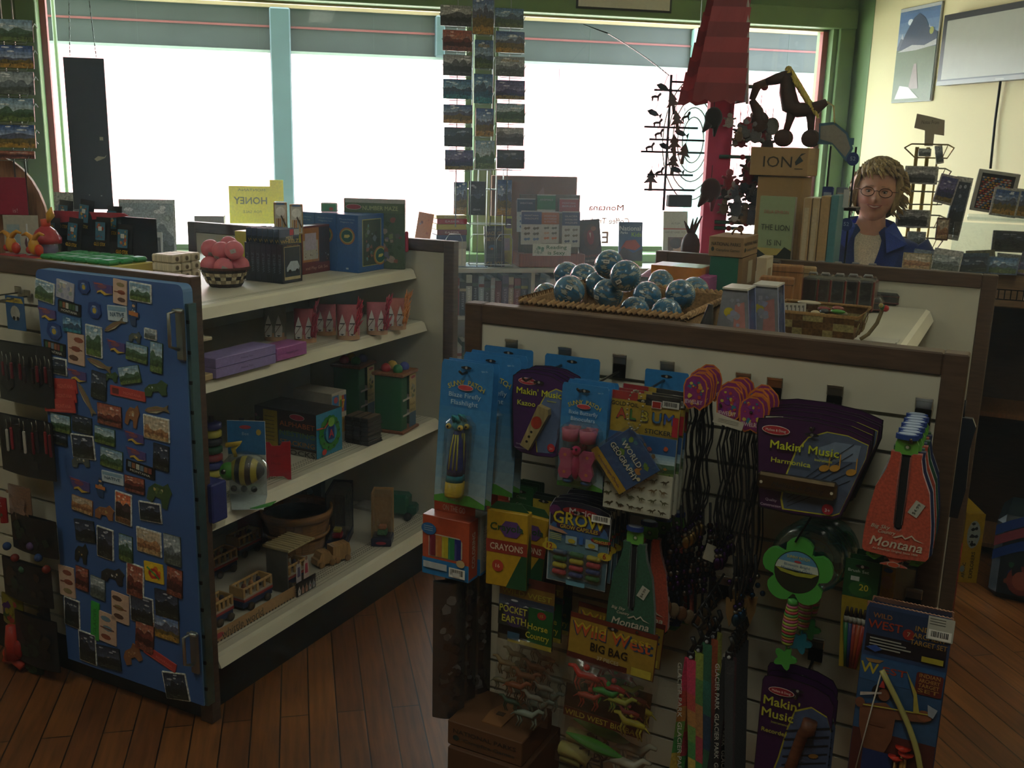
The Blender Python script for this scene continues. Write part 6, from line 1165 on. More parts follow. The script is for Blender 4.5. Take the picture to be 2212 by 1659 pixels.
# paint brush set
def brushes(b,w,h):
 b.rect(-w*.5,w*.5,-h*.34,0,'1c4a28');b.text('Brush Set',-w*.1,-h*.10,w*.13,'9cac9c',True,w=w*.6);b.disc(w*.0,-h*.26,w*.34,h*.07,'2c5c2c',14);b.text('20',w*.1,-h*.24,w*.28,'a89c2c',True);b.rect(-w*.3,-w*.05,-h*.19,-h*.15,'98a098')
def brush_x(root,w,h):
 b=MB();b.ink([(-w*.5,-h*.34),(w*.5,-h*.34),(w*.3,-h),(-w*.36,-h)][::-1],'8c7820',-.001);obj('yellow_insert',b,'print',root)
 for q,c_ in enumerate(('1f5c34','24305c','7c2c20','8c4020','8c2c20')):x_=w*(-.28+.13*q);obj('paint_brush',MB().tube([(x_*.55,-.010,-h*.97),(x_,-.010,-h*.56)],[.003,.005],c_,8).tube([(x_,-.010,-h*.56),(x_,-.010,-h*.50)],.005,'8a8a80',8).tube([(x_,-.010,-h*.50),(x_,-.010,-h*.42)],[.005,.002],'241a14',8),'plastic',root)
hang('brush_set','yellow and green card of coloured paint brushes right of the magnifying glass','brushes',cM,(1165,15),(1370,45),640,1.90,brushes,3,.03,.03,'1c4a28',outline=[(-.5,-.34),(.5,-.34),(.5,0),(-.5,0)],extra=brush_x,group='paint brush sets',blabel='yellow card of paint brushes behind the front one')
def duck(b,w,h):b.rect(-w*.5,w*.5,-h,0,'a88c30');b.disc(0,-h*.1,w*.3,h*.07,'2c5c94',14);b.disc(0,-h*.45,w*.38,h*.2,'b08c60',14);b.disc(0,-h*.75,w*.3,h*.14,'a08030',10)
hang('yellow_pouch','yellow pouch with a pale picture left of the archery set','pouch',cM,(1372,60),(1462,75),260,1.95,duck,1,col='a88c30',hole=False)
# lanyards
def lanyard(px,py,gy_,L,cols,label,words_=None,w_=.02,grp='lanyards on the lower peg',k=cM):
 x,z=g_at_y(*k(px,py),gy_);t=thing('lanyard',label,'lanyard',(x,gy_,z),.15,'G',grp)
 obj('clip',MB().tube([(0,0,.03),(.006,0,.015),(0,0,.0)],.005,'101012',8).bbox(-.008,.008,-.004,.004,-.018,.0,'18181c',.003).ball(0,-.006,-.012,.004,col='8a8a8c',n=8,m=6),'plastic',t)
 for s_ in (-1,1):
  b=MB();n=16
  b.grid(lambda u,v:(s_*(.002+.020*v)+(u-.5)*w_*(1-.2*v),-.003-.010*u*s_-.004*math.sin(v*7),-.015-L*v),1,n,lambda u,v:(cols[min(int(v*len(cols)),len(cols)-1)]))
  b.grid(lambda u,v:(s_*(.002+.020*v)+(.5-u)*w_*(1-.2*v),-.0022-.010*(1-u)*s_-.004*math.sin(v*7),-.015-L*v),1,n,lambda u,v:mixc(cols[min(int(v*len(cols)),len(cols)-1)],'000000',.2))
  obj('strap',b,'cloth',t)
 if words_:
  b=MB();b.M=Matrix.Translation((-.012,-.014,-L*.5)) @ Matrix.Rotation(-.06,4,'Y')
  b.text(words_,0,0,.012,'b0b0a8',True,a=-PI/2,w=L*.85,y=-.001);obj('lettering',b,'paper',t)
neon=['b01c48','b01c48','a83020','a87020','5c8a28','2c7c2c','a8902c','b02c3c']
lanyard(255,560,1.84,.30,neon,'neon pink lanyard with white words, frontmost of the rainbow ones','GLACIER PARK  GLACIER PARK');lanyard(300,520,1.875,.31,['7c8a28','4c7c28','a8702c','a82c3c','2c7c2c'],'yellow green lanyard behind the neon pink one')
lanyard(350,470,1.91,.33,['1c5c3c','20705c','1c3c5c','28603c'],'green and blue lanyard in the rainbow bunch');lanyard(385,440,1.93,.34,['a8481c','9c3c20','8c2c20','6c1c28'],'orange red lanyard in the rainbow bunch');lanyard(410,400,1.96,.36,['8c8a2c','3c6c2c','6c7c2c','2c5c2c'],'dull yellow and green lanyard nearest the board')
for q in range(7):lanyard(480+14*q,560-20*q,1.85+.017*q,.33,['141216','141216'] if q != 1 else ['3c0c18','30101c'],'black lanyard with white lettering, frontmost of the dark ones' if q == 0 else 'dark lanyard hanging behind the black lettered one','GLACIER PARK  GLACIER PARK  GLACIER' if q in (0,3,5) else None,grp='dark lanyards')
for q in range(4):x,z=g_at_y(*cM(300+35*q,350-50*q),1.86+.04*q);obj('lanyard_clip',MB().tube([(-.012,0,-.02),(0,0,.012),(.012,0,-.015),(0,0,-.03),(-.012,0,-.02)],.0035,'101012',6).tube([(0,0,.012),(.008,.02,.03)],.003,'101012',6),'plastic',loc=(x,1.86+.04*q,z),frame='G',label='black plastic lanyard clip looped on the peg above the rainbow straps',cat='clip',group='loose lanyard clips')
# dark bags hanging at the left edge
for q,(px,py,py1,gy_,c_) in enumerate(((260,190,1250,1.84,'2c3034'),(350,150,1120,1.89,'181a20'),(470,120,1100,1.94,'14161c'))):
 x,zt=g_at_y(*cJ(px,py),gy_);_,zb_=g_at_y(*cJ(px,py1),gy_);h=zt-zb_
 t=thing('toy_bag',('glossy grey camouflage toy bag at the left edge, frontmost','dark toy bag second from the left edge','dark toy bag third from the left edge')[q],'bag',(x,gy_,zt),(0,.0,.7),'G','dark toy bags')
 b=MB();b.grid(lambda u,v:((u-.5)*.075,-.016*math.sin(PI*u),-h*v),8,16,c_);b.grid(lambda u,v:((.5-u)*.075,.004,-h*v),1,1,c_);b.layer=58;blobs(b,-.03,.03,-h*.95,-.02,('4a4e50','16181a','6c6e70','2a2c30','2c2424'),44,q,.2);obj('camouflage_card',b,'print',t);obj('wrapper',MB().grid(lambda u,v:((u-.5)*.085,-.024*math.sin(PI*u)-.002,-h*v),8,10,'ffffff'),'wrap',t)
# campfire games boxes on the floor
def campbox(b,w,h):b.text('NATIONAL PARKS',0,h*.14,h*.24,'241c14',True,w=w*.84);b.text('Campfire Games',w*.06,-h*.16,h*.2,'1c2c28',w=w*.68);b.disc(-w*.38,-h*.14,w*.045,h*.12,'1c2c28',8)
x0,zb_=g_at_y(*cJ(240,1480),1.80);x1,zb2=g_at_y(*cJ(820,1640),1.80);_,zt=g_at_y(*cJ(250,1300),1.80);w=x1-x0;h=(zt-(zb_))*1.0
zb_=(zb_+zb2)/2
t=thing('game_box','brown campfire games box with a carry handle at the foot of the slatted end','box',(x1,1.80,zb_))
b=MB();b.bbox(-w,0,0,.16,0,h,'5c3c22',.002);b.M=Matrix.Translation((-w/2,-.0003,h/2));campbox(b,w,h);obj('carton',b,'paper',t)
obj('handle',MB().slab([(-w*.62,.03),(-w*.36,.03),(-w*.34,.09),(-w*.44,.13),(-w*.56,.13),(-w*.64,.08)],h,h+.003,'7c5430').slab([(-w*.54,.07),(-w*.44,.07),(-w*.44,.085),(-w*.54,.085)],h+.003,h+.0036,'18120c'),'paper',t)
n_=max(1,int(round(zb_/.115)));hh=zb_/n_
for q in range(n_):
 b=MB();b.bbox(-w*1.02,0,0,.2,0,hh-.002,'54361f' if q % 2 == (n_-1) % 2 else '101814',.002);b.M=Matrix.Translation((-w/2,-.0003,hh/2));b.layer=0;b.text('Glacier Park' if q % 2 == (n_-1) % 2 else 'Games',0,0,hh*.25,'7c2418',w=w*.5)
 obj('game_box',b,'paper',loc=(x1+.01,1.79,q*hh+.001),frame='G',label='large brown box with red lettering under the campfire games box' if q == n_-1 else 'dark box lower in the stack below the campfire games box',cat='box',group='stacked boxes at the slatted end')
# things standing right of the unit
gyq=2.35;x0,zt=g_at_y(*cI(1255,1330),gyq);x1,_=g_at_y(*cI(1405,1345),gyq);zb_=g_at_y(*cI(1255,1660),gyq)[1]
gx_r=-.04
gyr,zt=g_at_x(*cI(1300,1325),gx_r);gyr2,_=g_at_x(*cI(1425,1340),gx_r)
def wpt(px,py,z):return w_at_z(px,py,z)
def worldbox(name,label,cat,cpx,cpy,top,left,right,col,rot,front,m='print',z=0.):
 """box on the floor: nearest bottom corner at a pixel, turned by rot in the world"""
 X,Y=w_at_z(cpx,cpy,z);c,s_=math.cos(rot),math.sin(rot)
 def pj(dx,dy,dz):return proj(X+dx*c-dy*s_,Y+dx*s_+dy*c,z+dz,'W')
 w=solve(lambda t_:pj(-t_,0,0)[0],left,0,1.5);d=solve(lambda t_:pj(0,t_,0)[0],right,0,1.5) if right else .05;h=solve(lambda t_:pj(0,0,t_)[1],top,0,2)
 b=MB();b.bbox(-w,0,0,d,0,h,col,.003);b.M=Matrix.Translation((-w/2,-.0003,h/2));front(b,w,h);b.M=Matrix.Identity(4)
 return obj(name,b,m,loc=(X,Y,z+.001),rot=rot,label=label,cat=cat),(X,Y,w,d,h)
def arctic(b,w,h):
 b.rect(-w*.5,w*.5,-h*.5,h*.5,'a08018');b.text('ARCTIC',-w*.28,-h*.32,w*.24,'18140c',True,a=PI/2,w=h*.22);b.text('EXPLORERS',w*.12,-h*.24,w*.26,'18140c',True,a=PI/2,w=h*.38);b.disc(0,h*.2,w*.34,h*.2,'8a948c',18);blobs(b,-w*.25,w*.3,h*.02,h*.42,('16181c','8c9498','20242c'),12,2,.22);b.disc(-w*.36,-h*.3,w*.12,h*.05,'6c8288',14)
worldbox('game_box','yellow Arctic Explorers game box standing on the floor','box',*cI(1535,1508),cI(0,1060)[1],cI(1412,0)[0],cI(1560,0)[0],'8c7014',-.30,arctic)
worldbox('toy_box','narrow red toy box on the floor in front of the yellow game box','box',*cI(1380,1740),cI(0,1340)[1],cI(1255,0)[0],cI(1395,0)[0],'8c1420',-.66,lambda b,w,h:(b.rect(-w*.5,w*.5,-h*.5,h*.15,'7c101c'),b.text('Melissa',w*.15,h*.32,w*.2,'b08a84',a=PI/2,w=h*.2)))
# navy toy with yellow details hanging beside the brown post
x,zt=g_at_y(*cI(1450,425),2.30);_,zb_=g_at_y(*cI(1400,1060),2.30);h=zt-zb_
t=thing('toy_guitar_case','long navy toy case with yellow ends hanging between the two brown posts','toy',(x,2.30,zt),(-.08,.0,0));w=.055
obj('case',MB().prism([(-w*.4,-h),(w*.3,-h),(w*.45,-h*.7),(w*.4,-h*.3),(w*.5,-h*.08),(w*.35,0),(-w*.3,0),(-w*.45,-h*.08),(-w*.4,-h*.4)],-.012,.012,'0e1826'),'plastic',t)
obj('yellow_end',MB().ball(-w*.5,-.008,-h*.28,.008,.008,.03,'8c8a1c').ball(-w*.6,-.008,-h*.72,.010,.008,.028,'8c8a1c').bbox(-w*.7,-w*.25,-.014,.0,-h*1.0,-h*.93,'8c8a1c',.004),'plastic',t);obj('hanger',MB().tube([(0,0,0),(0,.03,.03),(-.06,.05,.03)],.003,'2c2c30',6),'metal',t)
# ride-on toy box and wooden counter
X,Y=w_at_z(2130,1290,0)
t=thing('toy_carton','large dark toy carton with a curved blue and pink pattern beside the counter','box',(X,Y,.001),-.75,None)
w_,d_,h_=.30,.55,.34
b=MB();b.bbox(0,d_,0,w_,0,h_,'16242c',.03);b.M=Matrix.Translation((d_/2,-.0005,h_/2));b.layer=0
for q,(c_,o_) in enumerate((('1c3c78',.0),('7c3c48',-.045),('1c3c78',-.10))):
 for k in range(12):u0,u1=k/12-.5,(k+1)/12-.5;f=lambda u:h_*.38+o_-.05*math.sin(u*7);b.ink([(u0*d_,f(u0)-.022),(u1*d_,f(u1)-.022),(u1*d_,f(u1)+.018),(u0*d_,f(u0)+.018)],c_,-.0005-.0003*q)
b.layer=4;b.disc(0,h_*.3,.045,.016,'8c2434',18);blobs(b,-d_*.45,d_*.45,-h_*.45,0,('5c2c34','1c3468','24503c','6c3c30','141c24'),26,4,.14);b.disc(-d_*.3,-h_*.22,.05,.06,'6c3430',16);b.disc(-d_*.3,-h_*.22,.03,.038,'8a4c3c',16);b.disc(-d_*.08,-h_*.3,.04,.05,'6c2434',16);b.M=Matrix.Identity(4)
obj('carton',b,'print',t);obj('cord_handle',MB().tube([(.22+.06*math.cos(a),w_/2,h_+.05*math.sin(a)) for a in [PI*k/10 for k in range(11)]],.004,'6a4c34',6),'cloth',t)
# ------------------------------------------------------------------ goods on top of the right unit
cN=K(900,420);cP=K(1480,480,3.022);cQ=K(1370,100,2.764);cT=K(1812,200,3.455);cW=K(740,0,2.989);cU=K(0,0,2.989)
ZD=Z1-.01
# straw tray with baseballs
gyt=2.10;x0,zr=g_at_y(*cN(822,830),gyt);x1,_=g_at_y(*cN(2150,1010),gyt);D_=.40;hr=1.322-ZD
t=thing('straw_tray','long woven straw tray full of blue wrapped baseballs','tray',(x0,gyt,ZD+.001));W_=x1-x0
b=MB();b.box(.01,W_-.01,.01,D_-.01,0,.006,'8a6c48');b.box(0,W_,0,.012,0,hr,'8a6c48').box(0,W_,D_-.012,D_,0,hr,'8a6c48').box(0,.012,0,D_,0,hr,'8a6c48').box(W_-.012,W_,0,D_,0,hr,'8a6c48');obj('woven_wall',b,'straw',t)
b=MB();P=[(0,0),(W_,0),(W_,D_),(0,D_),(0,0)]
for (a,c) in zip(P,P[1:]):
 n=int(math.hypot(c[0]-a[0],c[1]-a[1])/.012)
 for k in range(n):u,v=k/n,(k+1.3)/n;b.tube([(a[0]+(c[0]-a[0])*u,a[1]+(c[1]-a[1])*u-.004,hr-.004),(a[0]+(c[0]-a[0])*v,a[1]+(c[1]-a[1])*v+.004,hr+.006)],.0055,('9c7c54','846440')[k % 2],5,False)
obj('braided_rim',b,'straw',t)
def baseball():
 b=MB()
 def colr(u,v):
  s_=math.sin(u*17+v*9+2*math.sin(v*13))+math.sin(u*41-v*23)*.5+math.sin(v*47+u*31)*.35
  return '9aa09a' if s_ > .95 else ('4c5a5c' if s_ > .68 else ('1f6c94' if s_ > -.9 else '2a5f78'))
 b.grid(lambda u,v:(.0365*math.sin(PI*max(v,.001))*math.cos(2*PI*u),.0365*math.sin(PI*max(v,.001))*math.sin(2*PI*u),-.0365*math.cos(PI*v)),80,44,colr)
 me=b;sm=MB()
 P=[]
 for k in range(61):
  a=2*PI*k/60;x=math.cos(a)+.42*math.cos(3*a);y=math.sin(a)-.42*math.sin(3*a);z=.95*math.sin(2*a);L_=math.sqrt(x*x+y*y+z*z);P.append((x/L_*.0368,y/L_*.0368,z/L_*.0368))
 for k in range(60):
  p,q=Vector(P[k]),Vector(P[k+1]);d=(q-p).normalized();nrm=p.normalized();sd=d.cross(nrm)*.0034;m_=(p+q)/2
  sm.tube([m_+sd+nrm*.0002,m_-d*.0016+nrm*.0006],.0006,'c4c0b0',4,False);sm.tube([m_-sd+nrm*.0002,m_-d*.0016+nrm*.0006],.0006,'c4c0b0',4,False)
 wr=MB();R_=random.Random(1)
 wr.grid(lambda u,v:tuple(.0385*q for q in (math.sin(PI*max(v,.001))*math.cos(2*PI*u),math.sin(PI*max(v,.001))*math.sin(2*PI*u),-math.cos(PI*v))),20,12,'ffffff')
 lb=MB();lb.rect(-.008,.008,-.005,.005,'a8a8a0',-.0388);barcode(lb,-.007,.007,-.004,.003,-.0391)
 return b,sm,wr,lb
BALLS=[(1195,640,102),(1330,660,108),(1535,560,116),(1665,650,124),(1215,772,125),(1450,725,112),(1525,792,125),(1030,845,100),(1385,905,112),(1735,935,120),(1835,812,124),(1945,705,104),(1990,950,124),(2100,800,124),(2215,770,112),(1320,840,100),(1640,830,106)]
LB=['upper left of the pile at the back','second from the upper left','topmost ball of the pile','large one right below the topmost','left front, with black lettering','behind the middle front ball','middle front, with a price label','low at the far left end of the tray','low front between the left and middle balls','low front, right of the middle','tan seamed one facing the pink boxes','back right beside the orange boxes','low front near the right end of the tray','big map patterned one at the right end','rightmost at the back by the pink boxes','deep in the pile behind the left front ball','deep in the pile under the large upper one']
pb,ps,pw,pl=baseball();proto=None;R_=random.Random(11);placed=[]
for k,(cx,cy,rr) in enumerate(BALLS):
 d=FPX*.0375/(rr/3.687);p=CAM + ray(*cN(cx,cy))*d;g=[float(p@GX),float(p@GY),float(p[2])]
 while (g[1] < gyt+.055 or any(math.dist(g,q) < .0772 for q in placed)) and g[1] < gyt+.45:d += .006;p=CAM + ray(*cN(cx,cy))*d;g=[float(p@GX),float(p@GY),float(p[2])]
 g[2]=max(g[2],ZD+.05)
 placed.append(g);lb='wrapped blue baseball, '+LB[k];rot=(R_.uniform(-.5,.5),R_.uniform(-.6,.6),R_.uniform(-.6,.6))
 if proto is None:
  proto=thing('baseball',lb,'ball',g,rot,'G','blue baseballs in the straw tray');obj('leather',pb,'rubber',proto);obj('stitching',ps,'paper',proto);obj('wrapper',pw,'wrap',proto);obj('price_label',pl,'paper',proto)
 else:dup(proto,g,rot,label=lb)
# pink boxes, butterfly boxes, orange boxes
def pinkside(b,w,h):b.rect(-w*.48,w*.48,-h*.48,h*.48,'8c4470');b.disc(w*.1,-h*.1,w*.2,h*.12,'9c5078',10);b.text('Pretty Purse',0,h*.3,h*.06,'b080a0',w=w*.6)
F=boxfit(ZD,*cQ(437,1545),cQ(0,1385)[1],cQ(362,0)[0],cQ(640,0)[0])
for k in range(2):carton('pink_box','orchid pink toy box, %s' % ('the one nearer the flowered boxes','the one nearer the baseballs')[k],'box',(F[0]-F[2]*.52*k,F[1]+.012*k,F[2]*.5,F[3],F[4]),ZD,'9a4c7c',None,pinkside,group='orchid pink boxes')
for k in range(2):
 t=thing('butterfly_box','flowered %s box with slanting sides and clear side windows, %s' % ('grey','nearer the brown edge' if k == 0 else 'behind its twin'),'box',(sum(g_at_y(*cP(q_,690),2.28)[0] for q_ in (180,440))/2+.045*k,2.28+.10*k,ZD+.001),0,'G','flowered boxes with slanting sides')
 w=g_at_y(*cP(440,690),2.28)[0]-g_at_y(*cP(180,690),2.28)[0];h=g_at_y(*cP(290,440),2.28)[1]-ZD;d=.075;b=MB();pts=[(-w/2,0),(w/2,0),(w*.30,h),(-w*.30,h)];b.prism(pts,0,.003,'7a7c84');b.prism(pts,d-.003,d,'6c7cae');b.box(-w/2,w/2,0,d,0,.004,'5c6480')
 b.M=Matrix.Translation((0,0,h/2));b.layer=0;b.disc(-w*.12,h*.2,w*.13,w*.12,'b0a030',12);b.ink([(w*.02,-h*.35),(w*.4,-h*.35),(w*.25,h*.35),(w*.02,h*.3)],'a87470');blobs(b,-w*.36,w*.30,-h*.45,-h*.15,('b09430','b08c34','6a7c4c','8a5c5c'),22,k,.2);blobs(b,-w*.2,w*.2,h*.0,h*.4,('8c90a8','9c98a0','8a8c98'),10,k+4,.2);b.M=Matrix.Identity(4);obj('printed_front',b,'print',t)
 v=[(w/2,0,0),(w/2,d,0),(w*.3,d,h),(w*.3,0,h)];b=MB();b.add(v,[(0,1,2,3)],'ffffff');b.add([(-p[0],p[1],p[2]) for p in v],[(3,2,1,0)],'ffffff');obj('clear_side',b,'acrylic',t)
 b=MB();
 for s_ in (1,-1):
  for y_ in (.001,d-.009):b.add([(s_*(w/2+.0005),y_,0),(s_*(w/2+.0005),y_+.008,0),(s_*(w*.3+.0005),y_+.008,h),(s_*(w*.3+.0005),y_,h)],[(0,1,2,3) if s_ > 0 else (3,2,1,0)],'6c7498')
 b.box(-w*.31,w*.31,-.006,d+.002,h,h+.004,'b4b0a4');obj('lid',b,'print',t);obj('inner_insert',MB().ball(.0,d*.5,h*.55,.025,.012,.022,'18181c').box(-w*.3,w*.3,.004,d-.004,.005,.02,'3c3c44'),'rubber',t)
carton('orange_box','low orange box with a pale blue top, left one behind the baseballs','box',(g_at_y(*cQ(272,1345),3.2)[0],3.2,.10,.12,g_at_y(*cQ(272,1318),3.2)[1]-ZD),ZD,'b8742c',None,None,lambda b,w,d:b.rect(-w*.5,w*.5,-d*.5,d*.5,'8aa8c0'),group='low orange boxes')
carton('orange_box','low orange box with a green top, right one behind the baseballs','box',(g_at_y(*cQ(400,1345),3.2)[0],3.2,.10,.12,g_at_y(*cQ(400,1328),3.2)[1]-ZD),ZD,'b8742c',None,None,lambda b,w,d:b.rect(-w*.5,w*.5,-d*.5,d*.5,'7c9c6c'),group='low orange boxes')
gx,gy=g_at_z(*cQ(200,1420),ZD);b=MB();b.grid(lambda u,v:((u-.5)*.22,(v-.5)*.14,.02+.018*math.sin(u*9)*math.sin(v*7)+.03*math.sin(PI*u)*math.sin(PI*v)),16,12,'c08aa8')
obj('plastic_bag',b,'print',loc=(gx,gy+.05,ZD+.002),frame='G',label='crumpled pink plastic bag between the baseballs and the orange boxes',cat='bag')
# campfire games box on a green one
F,ZC=fit2(3.24,(375,235),105,150,470,cP);gx,gy,w,d,h=F
carton('campfire_box','small brown National Parks campfire games box on a green box','box',F,ZC,'8a6c4a',campbox,lambda b,w,h:campbox(b,w,h),m='paper')
carton('green_box','green and brown box under the small campfire games box','box',(gx+.0,gy+.004,w*.95,d*.98,ZC-ZD-.002),ZD,'7c6040',lambda b,w,h:b.rect(-w*.49,w*.38,-h*.5,h*.5,'1c5c48'),lambda b,w,h:(b.rect(-w*.1,w*.2,-h*.1,h*.4,'a89c80')),m='paper')
obj('box_handle',MB().tube([(-.01,0,0),(0,0,.018),(.018,.004,.02),(.022,.004,0)],.004,'7c5a38',5),'paper',loc=(gx-w*.45,gy+d*.4,ZC+h+.004),frame='G',label='twisted brown paper loop on top of the small campfire games box',cat='handle')
# small figurine, frames and wooden boxes
gx,gy=g_at_z(*cP(130,640),ZD);gy=2.13;gx=g_at_y(*cP(128,600),gy)[0]
t=thing('small_carving','small dark carved figure tied with string beside the straw tray','figurine',(gx,gy,ZD+.001));obj('body',MB().tube([(0,0,0),(-.008,0,.06),(.006,0,.11),(.012,0,.16)],[.018,.022,.016,.006],'1c1612',8),'wood',t);obj('string',MB().tube([(.022*math.cos(a),.022*math.sin(a),.08+.01*math.sin(3*a)) for a in [PI*k/8 for k in range(17)]],.002,'8c8474',5),'cloth',t)
def dk(px,py):return g_at_z(*cP(px,py),ZD)
gx,z_=g_at_y(*cP(520,395),3.1);gy=3.1
carton('wooden_frame_box','white and tan boxed picture frame standing behind the flowered boxes','box',(gx,gy,.03,.09,z_-ZD+.075),ZD,'a8987c',None,lambda b,w,h:(b.rect(-w*.45,w*.45,-h*.45,h*.45,'b0a890'),b.rect(-w*.25,w*.25,-h*.3,h*.3,'8a7454')),m='paper')
for k,(px,py,w,d,h,c_,lb) in enumerate(((760,395,.13,.06,.06,'8c6038','flat orange brown wooden box in front of the cassettes'),(700,470,.10,.055,.055,'8a5c34','orange brown wooden box nearest the flowered boxes'),(850,350,.11,.05,.03,'a08458','pale wooden box at the back left of the clear cases'),(600,400,.05,.08,.085,'2c2420','dark brown box behind the orange wooden boxes'))):
 gy=(3.2,3.02,3.33,3.3)[k];gx,z_=g_at_y(px*.0+cP(px,py)[0],cP(px,py)[1],gy);h=(h*.8+z_-ZD);b=MB();b.bbox(-w,0,0,d,0,h,c_,.004);b.box(-w-.0005,.0005,-.0005,d+.0005,h-.02,h-.018,mixc(c_,'000000',.5));obj('wooden_box',b,'woodx',loc=(gx,gy,ZD+.001),rot=(0,0,.12),frame='G',label=lb,cat='box')
# clear cases
cs=MB();cs.bbox(-.026,.026,0,.085,.002,.10,'1c1a1e',.006);ed=MB();ed.bbox(-.027,-.020,-.001,.086,.004,.098,'5c1c1c',.003).bbox(.020,.027,-.001,.086,.004,.098,'5c1c1c',.003);sh_=MB();sh_.bbox(-.030,.030,-.004,.09,.0,.108,'ffffff',.012);gr=MB();gr.tube([(-.012,.04,.106),(-.010,.04,.113),(.010,.04,.113),(.012,.04,.106)],.004,'8a8884',6)
CS=[(855,478,'back row leftmost'),(965,484,'back row second from the left'),(1080,490,'back row third from the left'),(1190,497,'back row nearest the cream end panel'),(800,572,'front row leftmost'),(880,578,'front row second from the left'),(975,584,'front row middle'),(1062,588,'front row fourth from the left'),(1160,594,'front row nearest the flat ones')]
proto=None
for px,py,lb in CS:
 gx,gy=dk(px,py);lb='upright clear case, dark and red inside, '+lb;rz=-.0
 if proto is None:
  proto=thing('clear_case',lb,'case',(gx,gy,ZD+.001),rz,'G','clear cases on the right unit');obj('body',cs,'rubber',proto);obj('red_edge',ed,'plastic',proto);obj('shell',sh_,'wrap',proto);obj('catch',gr,'plastic',proto)
 else:dup(proto,(gx,gy,ZD+.001),rz,label=lb)
for px,py,lb,r in ((1290,600,'flat clear case with a dark and red inside, nearer the wicker tray',.15),(1400,555,'flat clear case with a dark and red inside, nearer the end panel',.05)):
 gx,gy=dk(px,py);t=thing('clear_case',lb,'case',(gx-.055,gy,ZD+.001),r,'G','clear cases on the right unit');obj('body',MB().bbox(-.05,.05,0,.085,.002,.042,'1c1a1e',.008),'rubber',t);obj('red_edge',MB().bbox(-.051,.051,-.001,.086,.006,.012,'5c1c1c',.002).bbox(-.051,.051,-.001,.086,.028,.033,'5c1c1c',.002),'plastic',t);obj('shell',MB().bbox(-.056,.056,-.005,.09,0,.052,'ffffff',.014),'wrap',t)
# wicker tray
gx,gy=g_at_z(*cP(1095,775),ZD)
t=thing('wicker_tray','tan and cream checked wicker tray of small trinkets','tray',(gx,gy,ZD+.001));W_,D_,h_=.215,.20,.062;b=MB()
for (xa,ya,xb,yb) in ((-W_,0,0,0),(0,0,.0,D_),(0,D_,-W_,D_),(-W_,D_,-W_,0)):
 n=8 if ya == yb else 7
 for i in range(n):
  for j in range(3):
   u0,u1=i/n,(i+1)/n;c_=('7c5a30','a89a68','6c4c28')[(i*2+j*(1+i % 2)) % 3];o=.0015*((i+j) % 2);p=[(xa+(xb-xa)*u,ya+(yb-ya)*u) for u in (u0,u1)]
   nx,ny=(yb-ya),-(xb-xa);L_=math.hypot(nx,ny);nx,ny=nx/L_,ny/L_;f=lambda q,z:(q[0]+nx*(o+.010*z/h_),q[1]+ny*(o+.010*z/h_),z)
   z0,z1=j*h_/3,(j+1)*h_/3;b.add([f(p[0],z0),f(p[1],z0),f(p[1],z1),f(p[0],z1)],[(0,1,2,3),(3,2,1,0)],c_)
b.box(-W_,0,0,D_,0,.003,'6c4c28');obj('woven_side',b,'straw',t);obj('rim',MB().tube([(-W_-.01,-.01,h_),(.01,-.01,h_),(.01,D_+.01,h_),(-W_-.01,D_+.01,h_),(-W_-.01,-.01,h_)],.005,'8c6a3c',6),'straw',t)
for k in range(14):
 R_=random.Random(k);x_=-W_*R_.uniform(.1,.9);y_=D_*R_.uniform(.12,.88);c_=R_.choice(('5c3a24','8a8468','4a2c20','3c5c50','a89c7c','6a1c1c','2c2c2c'))
 obj('trinket',MB().ball(0,0,0,R_.uniform(.014,.028),R_.uniform(.010,.018),.007,c_,9,6),'plastic',loc=(gx+x_,gy+y_,ZD+.012+.004*k),rot=(0,0,R_.random()*3),frame='G',label='small trinket lying in the checked wicker tray',cat='trinket',group='trinkets in the wicker tray')
for k,(c_,lb) in enumerate((('4c8a34','bright green striped trinket near the tray edge'),('b0a890','large pale oval trinket at the back of the tray'))):
 obj('trinket',MB().ball(0,0,0,(.020,.034)[k],(.008,.02)[k],.006,c_,10,6),'plastic',loc=(gx-.05-.10*k,gy+.03+.12*k,ZD+.070),frame='G',label=lb,cat='trinket')
for k in range(6):b=MB();b.bbox(-.022,.022,0,.0015,0,.085,'a8a494',.0003);b.M=Matrix.Translation((0,0,.043));b.rect(-.017,.017,-.036,.036,'55504a');b.rect(-.014,.014,-.03,.03,'a8a49a');obj('patch_card',b,'print',loc=(gx-.20+.010*k,gy-.012+.03*0+.004*k,ZD+.001),rot=(-.25,0,.35),frame='G',label='white striped patch card leaning at the corner of the wicker tray' if k == 0 else 'white striped patch card leaning behind the front one',cat='card',group='leaning patch cards')
gx2,gy2=g_at_z(*cP(1190,782),ZD)
t=thing('dried_flower','small dried stem with a red and green flower beside the wicker tray','flower',(gx2+.0,gy2,ZD+.001),.5);obj('stem',MB().tube([(-.02,0,.006),(.0,.0,.02),(.02,0,.05),(.03,0,.085)],.005,'6c5c3c',6),'straw',t);obj('flower',MB().ball(.03,0,.092,.008,col='2c5c2c').ball(.038,-.002,.09,.009,col='a02420').ball(.024,-.004,.098,.006,col='8a7c3c'),'cloth',t)
gx2,gy2=dk(1380,800);obj('price_sheet',MB().box(-.11,0,0,.07,0,.0012,'b4b0a4').text('5.',0,0,.01,'3a3a3a'),'paper',loc=(gx2,gy2,ZD+.002),frame='G',label='white sheet of paper lying at the front edge of the top shelf',cat='paper')
